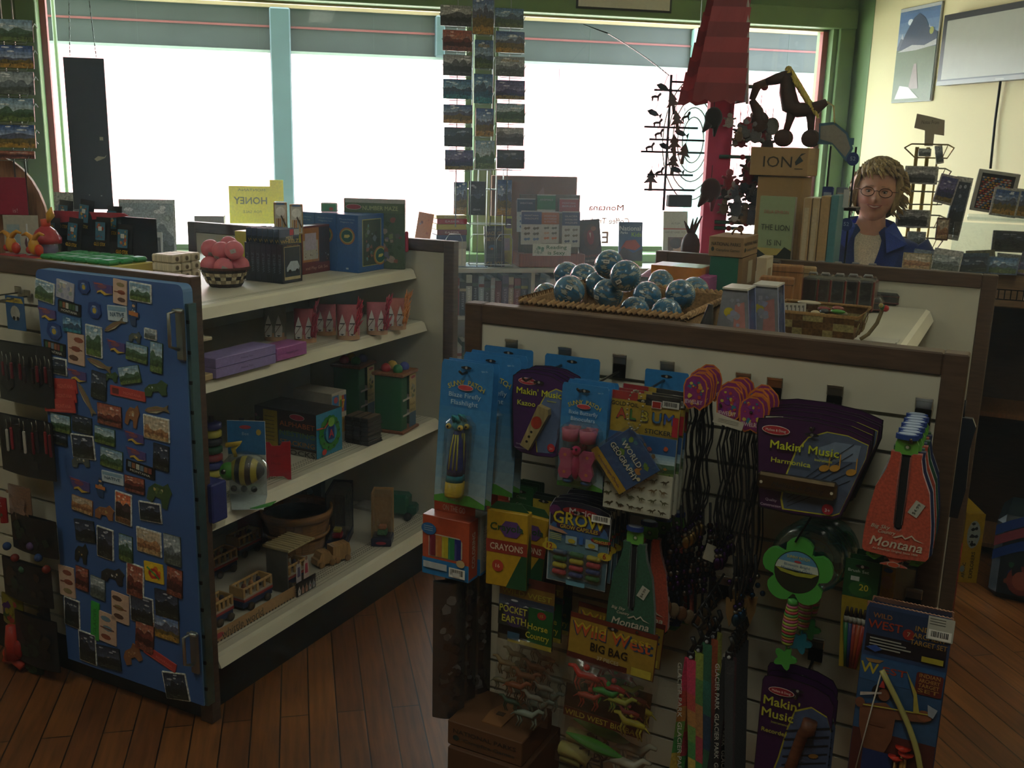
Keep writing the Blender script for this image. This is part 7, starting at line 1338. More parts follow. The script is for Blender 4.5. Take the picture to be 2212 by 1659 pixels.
b=MB();b.bbox(-.09,0,-.03,0,0,.085,'a89c6c',.003);b.M=Matrix.Translation((-.045,-.0302,.042));b.rect(-.04,.04,-.038,.036,'9a8c5a');b.ink([(-.03,0),(-.02,.012),(0,.006),(.02,.012),(.03,0),(.02,-.010),(0,-.004),(-.02,-.010)],'2c1c14');b.M=Matrix.Identity(4)
obj('tan_box',b,'print',loc=(g_at_y(*cP(1655,850),3.44)[0],3.48,.931),frame='G',label='tan box with a brown bow shape on the shelf below the clear cases',cat='box')
# ------------------------------------------------------------------ bookcase under the window
BY_=5.50;BZ=w_at_y(1200,580,BY_)[1];SH=w_at_y(1000,684,BY_)[1]
xa=w_at_y(975,600,BY_)[0]-2.0;xb=2.7
t=thing('bookcase','long white bookcase under the shop windows','bookcase',(0,0,0),0,None);b=MB();xm=w_at_y(1151,640,BY_)[0]
b.bbox(xa,xb,BY_,WY-.13,BZ-.025,BZ,'a4a49c',.002);obj('top',b,'laminate',t)
for z_ in (SH,.35,.08):obj('shelf',MB().bbox(xa,xb,BY_+.01,WY-.14,z_-.02,z_,'a4a49c',.002),'laminate',t)
for k in range(-2,4):obj('divider',MB().bbox(xm-.011+.85*k,xm+.011+.85*k,BY_+.005,WY-.14,0,BZ-.025,'a4a49c',.002),'laminate',t)
obj('back_board',MB().box(xa,xb,WY-.145,WY-.14,0,BZ-.02,'7c7c74'),'laminate',t)
R_=random.Random(21);COL=('2a2a30','a8a8a4','8a8a88','5c2424','24303c','6c3028','9a8c6c','3c4c3c','7c3034','1c1c20','8c9ca0','a0a49c','4c3c54','8a8438')
NM={'2a2a30':'black','a8a8a4':'white','8a8a88':'grey','5c2424':'maroon','24303c':'navy','6c3028':'rust red','9a8c6c':'tan','3c4c3c':'dark green','7c3034':'red','1c1c20':'black','8c9ca0':'pale blue','a0a49c':'off white','4c3c54':'purple','8a8438':'olive'}
def books(x0,x1,z0,zmax,row,y=BY_+.03):
 x=x0;k=0;prev='the divider'
 while x < x1-.015:
  w=R_.uniform(.018,.040);h=min(zmax,R_.uniform(.19,.235));c_=R_.choice(COL);d=.15;c2=R_.choice(COL)
  if x+w > x1:break
  b=MB();b.bbox(-w/2,w/2,0,d,0,h,c_,.0015);b.box(-w/2+.002,w/2-.002,.004,d+.001,.003,h+.0006,'b8b4a4');b.rect(-w*.5,w*.5,h*.72,h*.8,c2,-.0004);b.M=Matrix.Translation((0,-.0006,h*.42));b.layer=0;b.text(R_.choice(('MYSTERY','A NOVEL','RIVERS','HISTORY','THE WEST','STORIES')),0,0,w*.5,mixc(c_,'ffffff',.55),a=-PI/2,w=h*.5)
  band=NM[c2];obj('book',b,'print',loc=(x+w/2,y+R_.uniform(0,.012),z0+.0005),label='%s book, %s band, beside %s, %s' % (NM[c_],band,prev,row),cat='book',group='books in the white bookcase')
  prev='a %s' % NM[c_];x += w+.0012;k += 1
books(w_at_y(978,640,BY_)[0]-.02,xm-.014,SH,BZ-.04-SH,'upper row');books(xm+.014,xm+.34,SH,BZ-.04-SH,'upper row past the divider')
books(w_at_y(978,720,BY_)[0]-.02,w_at_y(1022,720,BY_)[0]+.05,.35,.26,'lower row')
YT=5.62
def flat(name,label,cat,k,TL,BR,Y_,draw,col,th=.012,rot=0.,z=None,m='print',lean=-.12,group=None,rz=0.,parent=None):
 x0,z1=w_at_y(*k(*TL),Y_);x1,_=w_at_y(*k(BR[0],TL[1]),Y_);_,z0=w_at_y(*k((TL[0]+BR[0])/2,BR[1]),Y_);z0=z if z is not None else z0;w,h=x1-x0,z1-z0
 b=MB();b.bbox(-w/2,w/2,0,th,0,h,col,.001);b.M=Matrix.Translation((0,-.0002,h/2));b.layer=0
 if draw:draw(b,w,h)
 b.M=Matrix.Identity(4);return obj(name,b,m,parent,loc=((x0+x1)/2,Y_,z0+.0006),rot=(lean,rot,rz),label=label,cat=cat,group=group)
def bb(b,w,h):[b.text(t_,0,h*z_,h*s_,c_,bo,w=w*ww) for t_,z_,s_,c_,bo,ww in (('NEW YORK TIMES',.42,.05,'8a8478',False,.6),('BACK OF',.32,.13,'9a7c48',True,.8),('BEYOND',.18,.13,'9a7c48',True,.8),('C.J. BOX',-.42,.12,'b09040',True,.85))];b.disc(-w*.1,-h*.02,w*.22,h*.06,'2c4c6c',10);b.disc(-w*.14,-h*.06,w*.08,h*.03,'a86030',8);[b.rect(-w*.4,w*.4,-h*(.2+.04*q),-h*(.19+.04*q),'6c6860') for q in range(3)]
flat('paperback','dark paperback reading BACK OF BEYOND on a clear stand','book',cN,(548,252),(712,535),YT-.04,bb,'1a1c24',z=BZ,rz=.15)
obj('acrylic_stand',MB().bbox(-.06,.06,-.03,.06,0,.003,'ffffff',.001).bbox(-.06,.06,.045,.048,0,.2,'ffffff',.001),'acrylic',loc=(w_at_y(*cN(650,540),YT-.03)[0]+.02,YT-.03,BZ+.001),label='clear stand behind the dark paperback',cat='stand')
def yl(b,w,h):b.rect(-w*.48,w*.25,h*.1,h*.48,'a8a430');b.rect(w*.25,w*.48,h*.25,h*.45,'5c4c54');b.rect(w*.1,w*.4,-h*.2,h*.05,'98a0a0');b.rect(w*.1,w*.3,-h*.4,-h*.25,'a8a830')
flat('yellow_notice','bright yellow papers standing behind the dark paperback','paper',cN,(585,172),(770,440),YT+.03,yl,'b8b83c',.003,z=BZ)
for q,(c_,h_,tt) in enumerate((('c0bca8',.10,'DUMMIES'),('9c9484',.04,''),('2c3c6c',.035,''),('6c2c2c',.03,'EASIER'),('b0a034',.03,''),('a83c30',.03,'EASIER'),('b0a034',.02,'BASICS'))):
 x_,_=w_at_y(*cN(265,500),YT);b=MB();b.bbox(-.085,.085,0,.15,0,h_-.001,c_,.002)
 if tt:b.M=Matrix.Translation((0,0,h_/2));b.layer=0;b.text(tt,0,0,h_*.5,'c8b8a8',True,w=.08)
 obj('book',b,'print',loc=(x_+.004*(q % 2),YT-.05,BZ+.001+sum((.10,.04,.035,.03,.03,.03,.02)[:q])),rot=.1,label='book in the yellow topped pile, %s' % ('the thick pale bottom one','second from the bottom','the blue one','the dark red one','the lower yellow one','the red one near the top','topmost yellow one')[q],cat='book',group='pile of books on the bookcase')
b=MB();b.slab([(-.12,-.06),(.1,-.09),(.14,.04),(-.08,.08)],0,.004,'7c8ca0');obj('magazine',b,'print',loc=(w_at_y(*cN(400,560),YT)[0],YT-.0,BZ+.001),label='open bluish magazine lying right of the pile of books',cat='magazine')
# wooden display of folding guides
x0,_=w_at_y(*cN(812,500),YT-.06);x1,_=w_at_y(*cN(1335,500),YT-.06)
t=thing('guide_display','wooden counter display for folding nature guides','display',((x0+x1)/2,YT-.08,BZ+.001),0,None);w=x1-x0
obj('base',MB().bbox(-w/2,w/2,0,.20,0,.075,'7c4428',.003),'woodx',t);obj('back_board',MB().bbox(-w*.46,w*.46,.10,.11,.075,.40,'5c5048',.002).bbox(-w*.40,w*.42,.04,.05,.075,.30,'5c5048',.002),'woodx',t)
def gd(c1,l1,seed,cols):
 def f(b,w,h):
  b.rect(-w*.5,w*.5,-h*.5,h*.10,'aeb0ac');b.rect(-w*.5,w*.5,h*.10,h*.5,c1);b.rect(-w*.5,w*.5,h*.47,h*.5,'b8b8b4');[b.text(t_,0,h*(.36-.09*q),h*.07,'b0a8b0',True,w=w*.7) for q,t_ in enumerate(l1)]
  R2=random.Random(seed)
  for i in range(2):
   for j in range(3):cx,cz,s_=w*(-.22+.44*i),-h*(.02+.16*j),w*.13;b.ink([(cx-s_*1.2,cz),(cx-s_*.7,cz+s_*.5),(cx,cz+s_*.3),(cx+s_*.9,cz+s_*.6),(cx+s_*1.3,cz+s_*.1),(cx+s_*.7,cz-s_*.5),(cx+s_*.3,cz-s_*.2),(cx-s_*.6,cz-s_*.6)][::-1],R2.choice(cols))
 return f
GD=[((838,130),(1000,400),.0,'2c3468',('MONTANA','WILDLIFE'),('5c5448','3c5c8c','4a3c30'),'folding guide with a navy heading over birds and a bear, front row left'),((1000,137),(1140,390),.0,'9a5a34',('MONTANA','BUTTERFLIES','& MOTHS'),('a8603c','4c4a44','a88a70'),'folding guide with an orange heading over butterflies, front row middle'),((1165,135),(1308,420),.0,'2c3060',('GLACIER','NATIONAL PARK','WILDLIFE'),('6a6258','303c60','5c5040'),'folding guide with a navy heading over fish and birds, front row right'),
      ((805,32),(950,300),.06,'243050',('WEATHER',),('3c4c7c','6c7c9c'),'dark blue weather folding guide in the back row'),((965,0),(1112,300),.06,'2f6c44',('ANIMALS',),('2c3060','3c3c70'),'green folding guide in the back row'),((1142,32),(1295,300),.06,'8a3440',('MONTANA','BIRDS'),('8a3440','7c2c38'),'dark red folding guide in the back row')]
for TL,BR,dy,c1,l1,cols,lb in GD:flat('folding_guide',lb,'guide',cN,TL,BR,YT-.06+dy,gd(c1,l1,TL[0],cols),'a8a8a4',.006,lean=-.06,group='folding nature guides')
flat('sign_card','white card reading Reading is Sexy on the wooden guide display','sign',cN,(925,393),(1232,490),YT-.085,lambda b,w,h:(b.text('Reading',w*.12,h*.22,h*.42,'1c5c3c',True,w=w*.52),b.text('is Sexy',w*.12,-h*.24,h*.42,'1c5c3c',True,w=w*.44),blobs(b,-w*.47,-w*.18,-h*.4,h*.4,('8a9890','3c6c54','6a8478'),9,2,.2)),'c4c8c0',.002,lean=0)
def bear(b,w,h):b.disc(w*.1,h*.12,w*.36,h*.28,'4c3020',16);b.disc(w*.05,h*.12,w*.16,h*.16,'7c2c24',12);b.ink([(w*.0,h*.22),(w*.05,h*.10),(w*.08,h*.22)],'c0b8a0');b.disc(w*.2,h*.3,w*.12,h*.05,'8a5c3c',10);b.text('BEAR ATTACKS',0,-h*.28,h*.07,'8c4a34',True,w=w*.8);b.text('OF THE CENTURY',0,-h*.38,h*.06,'a89c8c',True,w=w*.8)
flat('paperback','dark brown paperback with a roaring bear on a clear stand','book',cN,(1318,200),(1500,530),YT-.02,bear,'3a2a24',z=BZ,rot=-.09)
def npk(b,w,h):b.rect(-w*.5,w*.5,-h*.5,-h*.38,'6c8a34');b.text('National',-w*.03,h*.36,h*.15,'b4bcc4',True,w=w*.88);b.text('Parks',-w*.28,h*.26,h*.08,'b4bcc4',True);b.text('Kids',w*.24,h*.22,h*.14,'7ca034',True);b.ink([(-w*.42,-h*.1),(-w*.2,h*.08),(w*.2,h*.1),(w*.42,-h*.05),(w*.2,-h*.14),(-w*.2,-h*.1)][::-1],'9c3c28');b.ink([(-w*.5,-h*.38),(w*.5,-h*.38),(w*.5,-h*.1),(w*.1,-h*.2),(-w*.3,-h*.06),(-w*.5,-h*.2)],'3a3034')
flat('paperback','blue book reading National Parks Kids standing in the window','book',cN,(1625,220),(1815,525),YT-.02,npk,'2c4a74',z=BZ)
def aut(b,w,h):b.text('AUTISM',w*.0,h*.28,h*.05,'5c5c58');b.rect(-w*.5,w*.5,h*.17,h*.19,'9c3430');b.text('HARVEY KARP, M.D.',0,h*.12,h*.055,'5c504c',w=w*.85);b.rect(-w*.3,w*.42,-h*.36,h*.03,'5c4034');b.disc(w*.1,-h*.16,w*.2,h*.13,'b08c74',14);b.disc(w*.02,-h*.08,w*.26,h*.10,'3c2418',12);b.disc(w*.13,-h*.24,w*.05,h*.012,'d0c8c0',8)
flat('paperback','white book with a red line and a smiling child photo','book',cQ,(190,985),(335,1225),YT-.02,aut,'b4b4ac',.02,z=BZ)
# fish box behind, wire rack
x0,z1=w_at_y(*cW(960,1132),5.75);x1,_=w_at_y(*cW(1512,1132),5.75);w,h=x1-x0,z1-BZ;b=MB();b.bbox(-w/2,w/2,0,.03,0,h,'8c6450',.003);b.M=Matrix.Translation((0,-.0003,h/2));b.layer=0
b.ink([(-w*.22,h*.22),(-w*.1,h*.24),(w*.02,h*.28),(w*.1,h*.38),(w*.12,h*.28),(w*.3,h*.24),(w*.48,h*.1),(w*.3,h*.02),(w*.0,h*.08),(-w*.12,h*.12),(-w*.2,h*.02)],'9a7a6c');b.ink([(-w*.05,h*.18),(w*.2,h*.24),(w*.44,h*.12),(w*.2,h*.1)][::-1],'a84c40');b.M=Matrix.Identity(4)
obj('fish_carton',b,'paper',loc=((x0+x1)/2,5.73,BZ+.001),label='brown cardboard panel with a pinkish trout leaning in the window',cat='panel')
t=thing('wire_rack','white wire spinner rack standing on the bookcase','rack',(w_at_y(*cW(930,1400),5.55)[0],5.55,BZ+.001),0,None)
zt=w_at_y(*cW(920,1095),5.55)[1]-BZ;b=MB();wv='a8aca8'
for s_ in (-.05,.0,.05,.09):b.tube([(s_,0,.0),(s_,0,zt)],.003,wv,5)
for z_ in (.02,zt*.45,zt*.8,zt):b.tube([(-.10,-.04,z_),(.13,-.04,z_),(.13,.05,z_),(-.10,.05,z_),(-.10,-.04,z_)],.0025,wv,5)
for s_ in (-.19,-.06,.09):
 b.tube([(s_-.045,-.07,.02),(s_-.045,-.07,.16),(s_-.03,-.09,.19),(s_+.03,-.09,.19),(s_+.045,-.07,.16),(s_+.045,-.07,.02),(s_-.045,-.07,.02)],.0022,wv,5)
obj('wire_frame',b,'metal',t)
for q,(TL,BR,pal,lb) in enumerate((((720,1175),(805,1385),'autumn','narrow blue and gold folded card, leftmost in the white wire rack'),((815,1170),(925,1390),'dark','dark green card with a white bird in the white wire rack'),((1000,1160),(1095,1390),'autumn','navy and brown card, rightmost in the white wire rack'))):
 flat('folded_card',lb,'card',cW,TL,BR,5.47,lambda b,w,h,pal=pal,q=q:(scenery(b,-w*.48,w*.48,-h*.49,h*.49,pal,q+40),b.text('Glacier',0,-h*.33,h*.08,'a8a8a0')),'28303c',.004,m='photo',lean=0)
# postcards hanging in columns
def rack(k,cells,Y_,label,xs,ztop,grp,lbs):
 t=thing('postcard_rack',label,'rack',(w_at_y(xs[0],300,Y_)[0],Y_+.03,0),0,None);X0=t.location.x;b=MB()
 for px in xs:x=w_at_y(px,300,Y_)[0]-X0;b.tube([(x,0,1.25),(x,0,ztop)],.003,'8c9490',5)
 for (l,t0,r,b0,*_) in cells:
  x0,z0=w_at_y(*k(l,b0),Y_);x1,z1=w_at_y(*k(r,t0),Y_);x0 -= X0;x1 -= X0
  b.tube([(x0-.006,-.03,z0+.06),(x0+.02,-.045,z0-.004),(x1-.02,-.045,z0-.004),(x1+.006,-.03,z0+.06),(x1+.006,0,z0+.05)],.0018,'a0a8a4',4)
 obj('wire_frame',b,'metal',t)
 for q,(l,t0,r,b0,pal,sc) in enumerate(cells):
  flat('postcard',lbs[q],'postcard',k,(l,t0),(r,b0),Y_-.012,lambda b,w,h,pal=pal,q=q:(scenery(b,-w*.49,w*.49,-h*.49,h*.49,pal,q*3+len(cells),7,5+q % 4),(b.text('MONTANA',0,h*.3,h*.16,'a88a40',True,w=w*.6) if q in (8,14) and len(cells) > 9 else None)),sc,.006,m='photo',lean=-.05,group=grp)
CO=[(633,28,835,170,'bw','5c6068'),(648,190,837,330,'red','7c3c3c'),(650,350,837,490,'bw','3c4048'),(650,508,837,640,'lake','2c3444'),(652,672,840,797,'autumn','6c5c3c'),(657,820,840,948,'dark','3c3c48'),(662,966,845,1098,'purple','2c2c44'),
      (842,-40,980,225,'autumn','3c4458'),(855,255,975,445,'blue','4c5c7c'),(850,475,973,668,'lake','2c5474'),(862,697,978,882,'autumn','8a6a3c'),(858,905,985,1092,'green','6a7458'),
      (985,48,1172,180,'blue','3c4c64'),(990,198,1178,342,'autumn','5c4c30'),(990,362,1178,495,'grey','5c6054'),(990,515,1180,643,'purple','3c3c64'),(993,665,1180,795,'green','4c4c34'),(995,820,1172,942,'bw','6c7078'),(998,965,1178,1090,'dark','2c3438')]
CL_=['left column, topmost, snowy grey peaks','left column, second, red with a dark cabin','left column, third, grey winter scene','left column, fourth, green and blue lake','left column, fifth, golden plain','left column, sixth, dark peak under cloud','left column, lowest, purple evening hills','middle column, topmost tall one','middle column, second, blue snowy peak','middle column, third, blue sky over a lake','middle column, fourth, blue over gold','middle column, lowest, pale green meadow','right column, topmost, blue over dark hills','right column, second, with yellow lettering','right column, third, white animal on grey green','right column, fourth, plain violet blue','right column, fifth, brown green with an animal','right column, sixth, pale grey and white','right column, lowest, dark green bands']
rack(cW,CO,5.2,'tall hanging wire rack with three columns of postcards before the window post',(988,1021,1064,1100),2.9,'hanging postcards by the window post',['hanging postcard, '+q for q in CL_])
CO2=[(-60,118,205,268,'green','4c5448'),(-60,285,208,440,'autumn','6c6a60'),(-60,455,212,610,'grey','a8acac'),(-60,628,212,785,'green','8a8c88'),(-60,800,220,955,'autumn','b0a03c'),(-60,972,222,1025,'red','b8b4b0')]
rack(cU,CO2,3.6,'hanging wire postcard rack at the far left of the picture',(20,44),2.9,'hanging postcards at the far left',['postcard in the left hanging rack, '+q for q in ('topmost dark green one','second from the top with lettering','third from the top with white lines','fourth from the top, sandy hillside','fifth from the top with a yellow edge','lowest red one')])
# things in the windows
def inwin(name,label,cat,k,TL,BR,Y_,draw,col,**kw):return flat(name,label,cat,k,TL,BR,Y_,draw,col,**kw)
o=inwin('hanging_sign','tall dark blank board hanging by chains in the window','sign',cU,(405,368),(668,1352),5.3,lambda b,w,h:(b.ink([(w*.10,-h*.16),(w*.2,-h*.14),(w*.36,-h*.145),(w*.42,-h*.13),(w*.38,-h*.15),(w*.26,-h*.165),(w*.16,-h*.175)][::-1],'b4b090'),b.rect(w*.27,w*.36,-h*.035,-h*.012,'b4b090'),b.rect(-w*.1,-w*.07,-h*.405,-h*.40,'a8a8a0'),b.rect(w*.2,w*.24,-h*.41,-h*.403,'a8a8a0')),'22262a',th=.012,lean=0)
xa_,za_=w_at_y(*cU(450,365),5.3);xb_,_=w_at_y(*cU(620,365),5.3);zc_=CZ
for x_,lb in ((xa_,'thin chain holding the left corner of the dark hanging board'),(xb_,'thin chain holding the right corner of the dark hanging board')):
 xm_=(xa_+xb_)/2;b=MB();n=60
 for q in range(n):u,v=q/n,(q+.8)/n;b.tube([(x_+(xm_-x_)*u,0,za_+(zc_-za_)*u),(x_+(xm_-x_)*v,0,za_+(zc_-za_)*v)],.0028 if q % 2 else .0018,'7c8280',4,False)
 obj('chain',b,'metal',loc=(0,5.306,0),label=lb,cat='chain')
inwin('calendar_poster','grey mountain calendar page low in the window beside the wooden arch','poster',cU,(335,1240),(580,1480),5.58,lambda b,w,h:(scenery(b,-w*.48,w*.48,-h*.49,h*.33,'bw',5),b.rect(-w*.5,w*.5,h*.34,h*.5,'b4b4aa')),'b0b0a8',th=.004,m='photo',z=BZ)
inwin('park_poster','bluish mountain poster with a round emblem standing in the window','poster',cU,(755,1285),(1122,1580),5.6,lambda b,w,h:(scenery(b,-w*.48,w*.46,-h*.48,h*.44,'grey',8,9,9),b.disc(w*.36,h*.22,w*.06,w*.06,'7c8a84',16),b.disc(w*.36,h*.22,w*.04,w*.04,'a0aca8',16)),'b0b4b0',th=.004,m='photo',z=BZ)
inwin('small_device','small white framed device on the sill below the mountain poster','frame',cU,(925,1500),(1042,1600),5.54,lambda b,w,h:(b.rect(-w*.4,w*.4,-h*.4,h*.35,'3c3c3c'),b.rect(-w*.34,w*.34,-h*.4,h*.26,'6c6c68')),'b8b8b4',th=.02,z=BZ)
inwin('grey_box','plain grey box top showing in the window behind the pink balls','box',cU,(1253,1395),(1445,1560),5.55,None,'8c8a80',th=.12,lean=0,z=BZ)
inwin('honey_sign','yellow sheet on the window pane with mirrored writing','sign',cU,(1475,1200),(1770,1445),WY+.055,lambda b,w,h:(b.text('HONEY',-w*.03,h*.12,h*.26,'7c7840',True,w=w*.72,mirror=True),b.text('MONTANA',0,h*.4,h*.09,'a8a030',True,w=w*.6,mirror=True),b.text('FOR SALE',0,-h*.18,h*.1,'b0a428',True,w=w*.4,mirror=True)),'f0e038',th=.001,lean=0)
inwin('yellow_sheet','second yellow sheet on the window partly behind the honey sign','sign',cU,(1740,1162),(1828,1300),WY+.060,None,'f0e038',th=.001,lean=0)
inwin('orange_card','orange card with small figures leaning in the window by the end panel','card',cC,(1790,140),(1915,345),5.56,lambda b,w,h:blobs(b,-w*.4,w*.4,-h*.45,h*.42,('a88c84','8a5c50','5c5450','c06c50'),8,3,.14),'d08a5c',th=.004,rot=.18,z=BZ)
# mirrored lettering on the pane
x_,z_=w_at_y(*cN(1510,130),WY+.07);b=MB()
for q,(tt,s_,dz_,w_) in enumerate((('Montana',.05,.02,.22),('Coffee Traders',.05,-.06,.30),('E',.10,-.16,None),('Fresh Roasted',.035,-.27,.26),('Sold Here',.035,-.33,.12))):b.text(tt,0,dz_,s_,'7c4a3c',True,w=w_,mirror=True,y=0)
obj('window_lettering',b,'paper',loc=(x_,WY+.072,z_),label='mirrored coffee traders lettering on the window pane',cat='lettering')
# chain and metal ornament rack
xa_,za_=w_at_y(*cW(1712,215),5.4);xb_,zb_=w_at_y(*cW(2110,490),5.0);b=MB();n=44
for q in range(n):
 u,v=q/n,(q+.75)/n;f=lambda t_:(xa_+(xb_-xa_)*t_,5.8+(4.6-5.8)*t_,w_at_y(*cW(1712,215),5.8)[1]+(w_at_y(*cW(2110,490),4.6)[1]-w_at_y(*cW(1712,215),5.8)[1])*t_)
 A_,B_=f(u),f(v);A_=(w_at_y(*cW(1712+398*u,215+275*u),A_[1])[0],A_[1],A_[2]);B_=(w_at_y(*cW(1712+398*v,215+275*v),B_[1])[0],B_[1],B_[2]);b.tube([A_,B_],.004 if q % 2 else .0025,'3c4440',4,False)
b.tube([(f(0)[0],WY-.01,f(0)[2]+.05),(w_at_y(*cW(1712,215),5.8)[0],5.8,f(0)[2])],.004,'3c4440',5);obj('chain',b,'metal',label='dark chain slanting from a hook on the window header to the ornament rack',cat='chain')
YO=4.6;x_,z1=w_at_y(*cQ(222,170),YO);_,z0=w_at_y(*cQ(222,980),YO);t=thing('ornament_rack','black metal rod rack hanging before the window with cut out ornaments','rack',(x_,YO,z0),0,None);h=z1-z0;b=MB();b.tube([(0,0,0),(0,0,h)],.006,'18181a',6)
for py,l,r in ((205,60,380),(260,120,380),(480,60,380),(555,90,420),(628,40,420),(765,80,350),(855,60,360)):
 xl,zz=w_at_y(*cQ(l,py),YO);xr_,_=w_at_y(*cQ(r,py),YO);b.tube([(xl-x_ if py > 210 else 0,0,zz-z0),(xr_-x_,0,zz-z0)],.005,'18181a',5)
obj('rod_frame',b,'metal',t);xl,zt=w_at_y(*cQ(200,885),YO);xr_,zb_=w_at_y(*cQ(335,960),YO)
obj('sign_plate',MB().bbox(xl-x_,xr_-x_,-.02,.02,zb_-z0,zt-z0,'1c1e22',.004),'paint',t)
SHP=[[(-1,-.3),(-.6,.1),(-.2,.2),(.3,.15),(.7,.6),(1,.5),(.9,.2),(.6,.0),(.5,-.7),(.35,-.7),(.3,-.2),(-.4,-.2),(-.5,-.7),(-.65,-.7),(-.7,-.15)],[(-1,0),(-.5,.35),(.2,.3),(.7,0),(1,.35),(1,-.35),(.7,-.05),(.2,-.3),(-.5,-.3)],[(-.2,-1),(.2,-1),(.15,-.2),(.8,-.3),(.3,.2),(.5,.25),(.0,1),(-.5,.25),(-.3,.2),(-.8,-.3),(-.15,-.2)]]
for q,(px,py) in enumerate(((130,300),(180,245),(240,340),(150,455),(120,400),(260,450),(100,600),(200,600),(240,590),(150,520),(290,520),(110,800),(150,750),(260,740),(240,700),(320,420),(330,300),(300,640))):
 x2,z2=w_at_y(*cQ(px,py),YO-.02);s_=.030+.010*(q % 3);b=MB();b.prism([(p[0]*s_,p[1]*s_) for p in SHP[q % 3]],0,.003,('2c1c14','1c1a1c','4a3020')[q % 3]);b.tube([(0,.0015,s_*.3),(.004,.0015,s_*1.4)],.0015,'1c1c1c',4)
 obj('metal_ornament',b,'metal',loc=(x2,YO-.02+.008*(q % 4),z2),rot=(0,.3*math.sin(q*2),.2),label='small cut metal ornament hanging on the black rod rack',cat='ornament',group='cut metal ornaments on the rod rack')
x2,z2=w_at_y(*cQ(350,560),5.3)
t=thing('wire_spiral','pale ringed metal spinner hanging behind the ornament rack','ornament',(x2,5.3,z2),0,None)
for q in range(5):obj('ring',MB().tube([((.06+.028*q)*math.cos(a),0,(.12+.05*q)*math.sin(a)) for a in [2*PI*k/28 for k in range(29)]],.004,'a0a8a8',5,False),'metal',t)
obj('hang_wire',MB().tube([(0,0,.3),(0,0,CZ-z2)],.0015,'a0a8a8',4),'metal',t)
# ------------------------------------------------------------------ birdhouse stand, counter and person
def on_ray(px,py,d):p=CAM + ray(px,py)*d;return float(p[0]),float(p[1]),float(p[2])
DB=3.95;YB=on_ray(1540,400,DB)[1]
def wb(x,y,k=cQ):return w_at_y(*k(x,y),YB)
xl,zt=wb(455,290);xr_,_=wb(590,290);_,zb_=wb(400,1330);X0=(xl+xr_)/2
t=thing('birdhouse_stand','tall pinkish red display post with a scalloped red roof and hanging ornaments','stand',(X0,YB,0),-.2,None);w=xr_-xl
obj('post',MB().bbox(-w/2,w/2,-.03,.03,0,zt,'c43c5e',.002),'paint',t);obj('base',MB().bbox(-.09,.09,-.09,.09,0,.03,'8c2c40',.004),'paint',t)
ze=zt;zr=w_at_y(1600,-90,YB)[1];hw=.11;RF={-1:MB(),1:MB()};n=9
for q in range(n):
 u0,u1=q/n,(q+1)/n;f=lambda u,y_:(-hw-.03+(hw*.5)*u,y_+.10*u*(1 if y_ < 0 else -1),ze-.03+(zr-ze)*u)
 for sgn in (-1,1):
  b=RF[sgn];y0=sgn*.16;pts=[]
  for k in range(9):a=k/8;pts.append((-hw-.03+.10*u0+a*(2*hw-.03-.08*u0),y0*(1-u0*.75)-sgn*.0,ze-.03+(zr-ze)*u0-.008*math.sin(a*PI*6)))
  up=[(p[0]+.008,y0*(1-u1*.75)+sgn*.006,ze-.03+(zr-ze)*u1+.012) for p in pts]
  b.add([(p[0],p[1]-sgn*0,p[2]) for p in pts]+up,[((k,k+1,10+k,9+k) if sgn < 0 else (9+k,10+k,k+1,k)) for k in range(8)],'a83c40' if q % 2 else '8a3034')
[obj('scalloped_roof',RF[q],'paint',t) for q in RF];b=MB();x_=hw-.05;b.add([(x_,-.15,ze-.03),(x_,.15,ze-.03),(x_-.01,.035,zr),(x_-.01,-.035,zr)],[(0,1,2,3),(3,2,1,0)],'3c1418');b.tube([(x_+.004,-.155,ze-.035),(x_-.006,-.036,zr)],.006,'b0a8a4',6)
for q in range(10):b.ball(x_+.004,.12-.008*q,ze+.03+q*(zr-ze)*.09,.007,col='a0842c',n=6,m=4)
obj('gable',b,'paint',t)
for q,(z_,L_) in enumerate(((wb(0,220)[1],.15),(wb(0,645)[1],.16),(wb(0,1040)[1],.12),(wb(0,1075)[1],.10))):
 obj('peg',MB().tube([(.0,-.035,z_),(L_,-.05,z_)],.007,'1c5040',8).ball(L_,-.05,z_,.014,col='8c2028',n=10,m=7).ball(L_*.55,-.045,z_,.011,col='8c2028',n=10,m=7),'plastic',t)
R_=random.Random(31)
for q in range(42):
 row=q//15;x_=R_.uniform(.02,.17);z_=(wb(0,420)[1],wb(0,700)[1],wb(0,860)[1])[row]-R_.uniform(.0,.10);c_=R_.choice(('5c5c5c','3c3430','8a8074','7c1c24','6c5438','2c2c30','a8a098','4a4a54'));s_=R_.uniform(.015,.027)
 b=MB();b.ball(0,0,0,s_,s_*.6,s_*1.3,c_,8,6).ball(0,-.003,s_*1.5,s_*.6,col=mixc(c_,'ffffff',.15),n=8,m=6);[b.tube([(0,0,s_*.5*j),(s_*1.4*i,0,s_*(.9*j))],[s_*.35,s_*.2],c_,5) for i in (-1,1) for j in (-1,1)];b.tube([(0,0,s_*2),(.002,.01,s_*2+.06)],.0012,'7c1c24',4)
 xx,yy=X0+x_*math.cos(-.2)+.05*math.sin(-.2),YB+x_*math.sin(-.2)-.06-.02*(q % 3)
 obj('hanging_ornament',b,'cloth',loc=(xx,yy,z_),rot=R_.uniform(-.4,.4),label='small figure ornament hanging from the pegs of the pinkish red post',cat='ornament',group='ornaments on the pinkish red post')
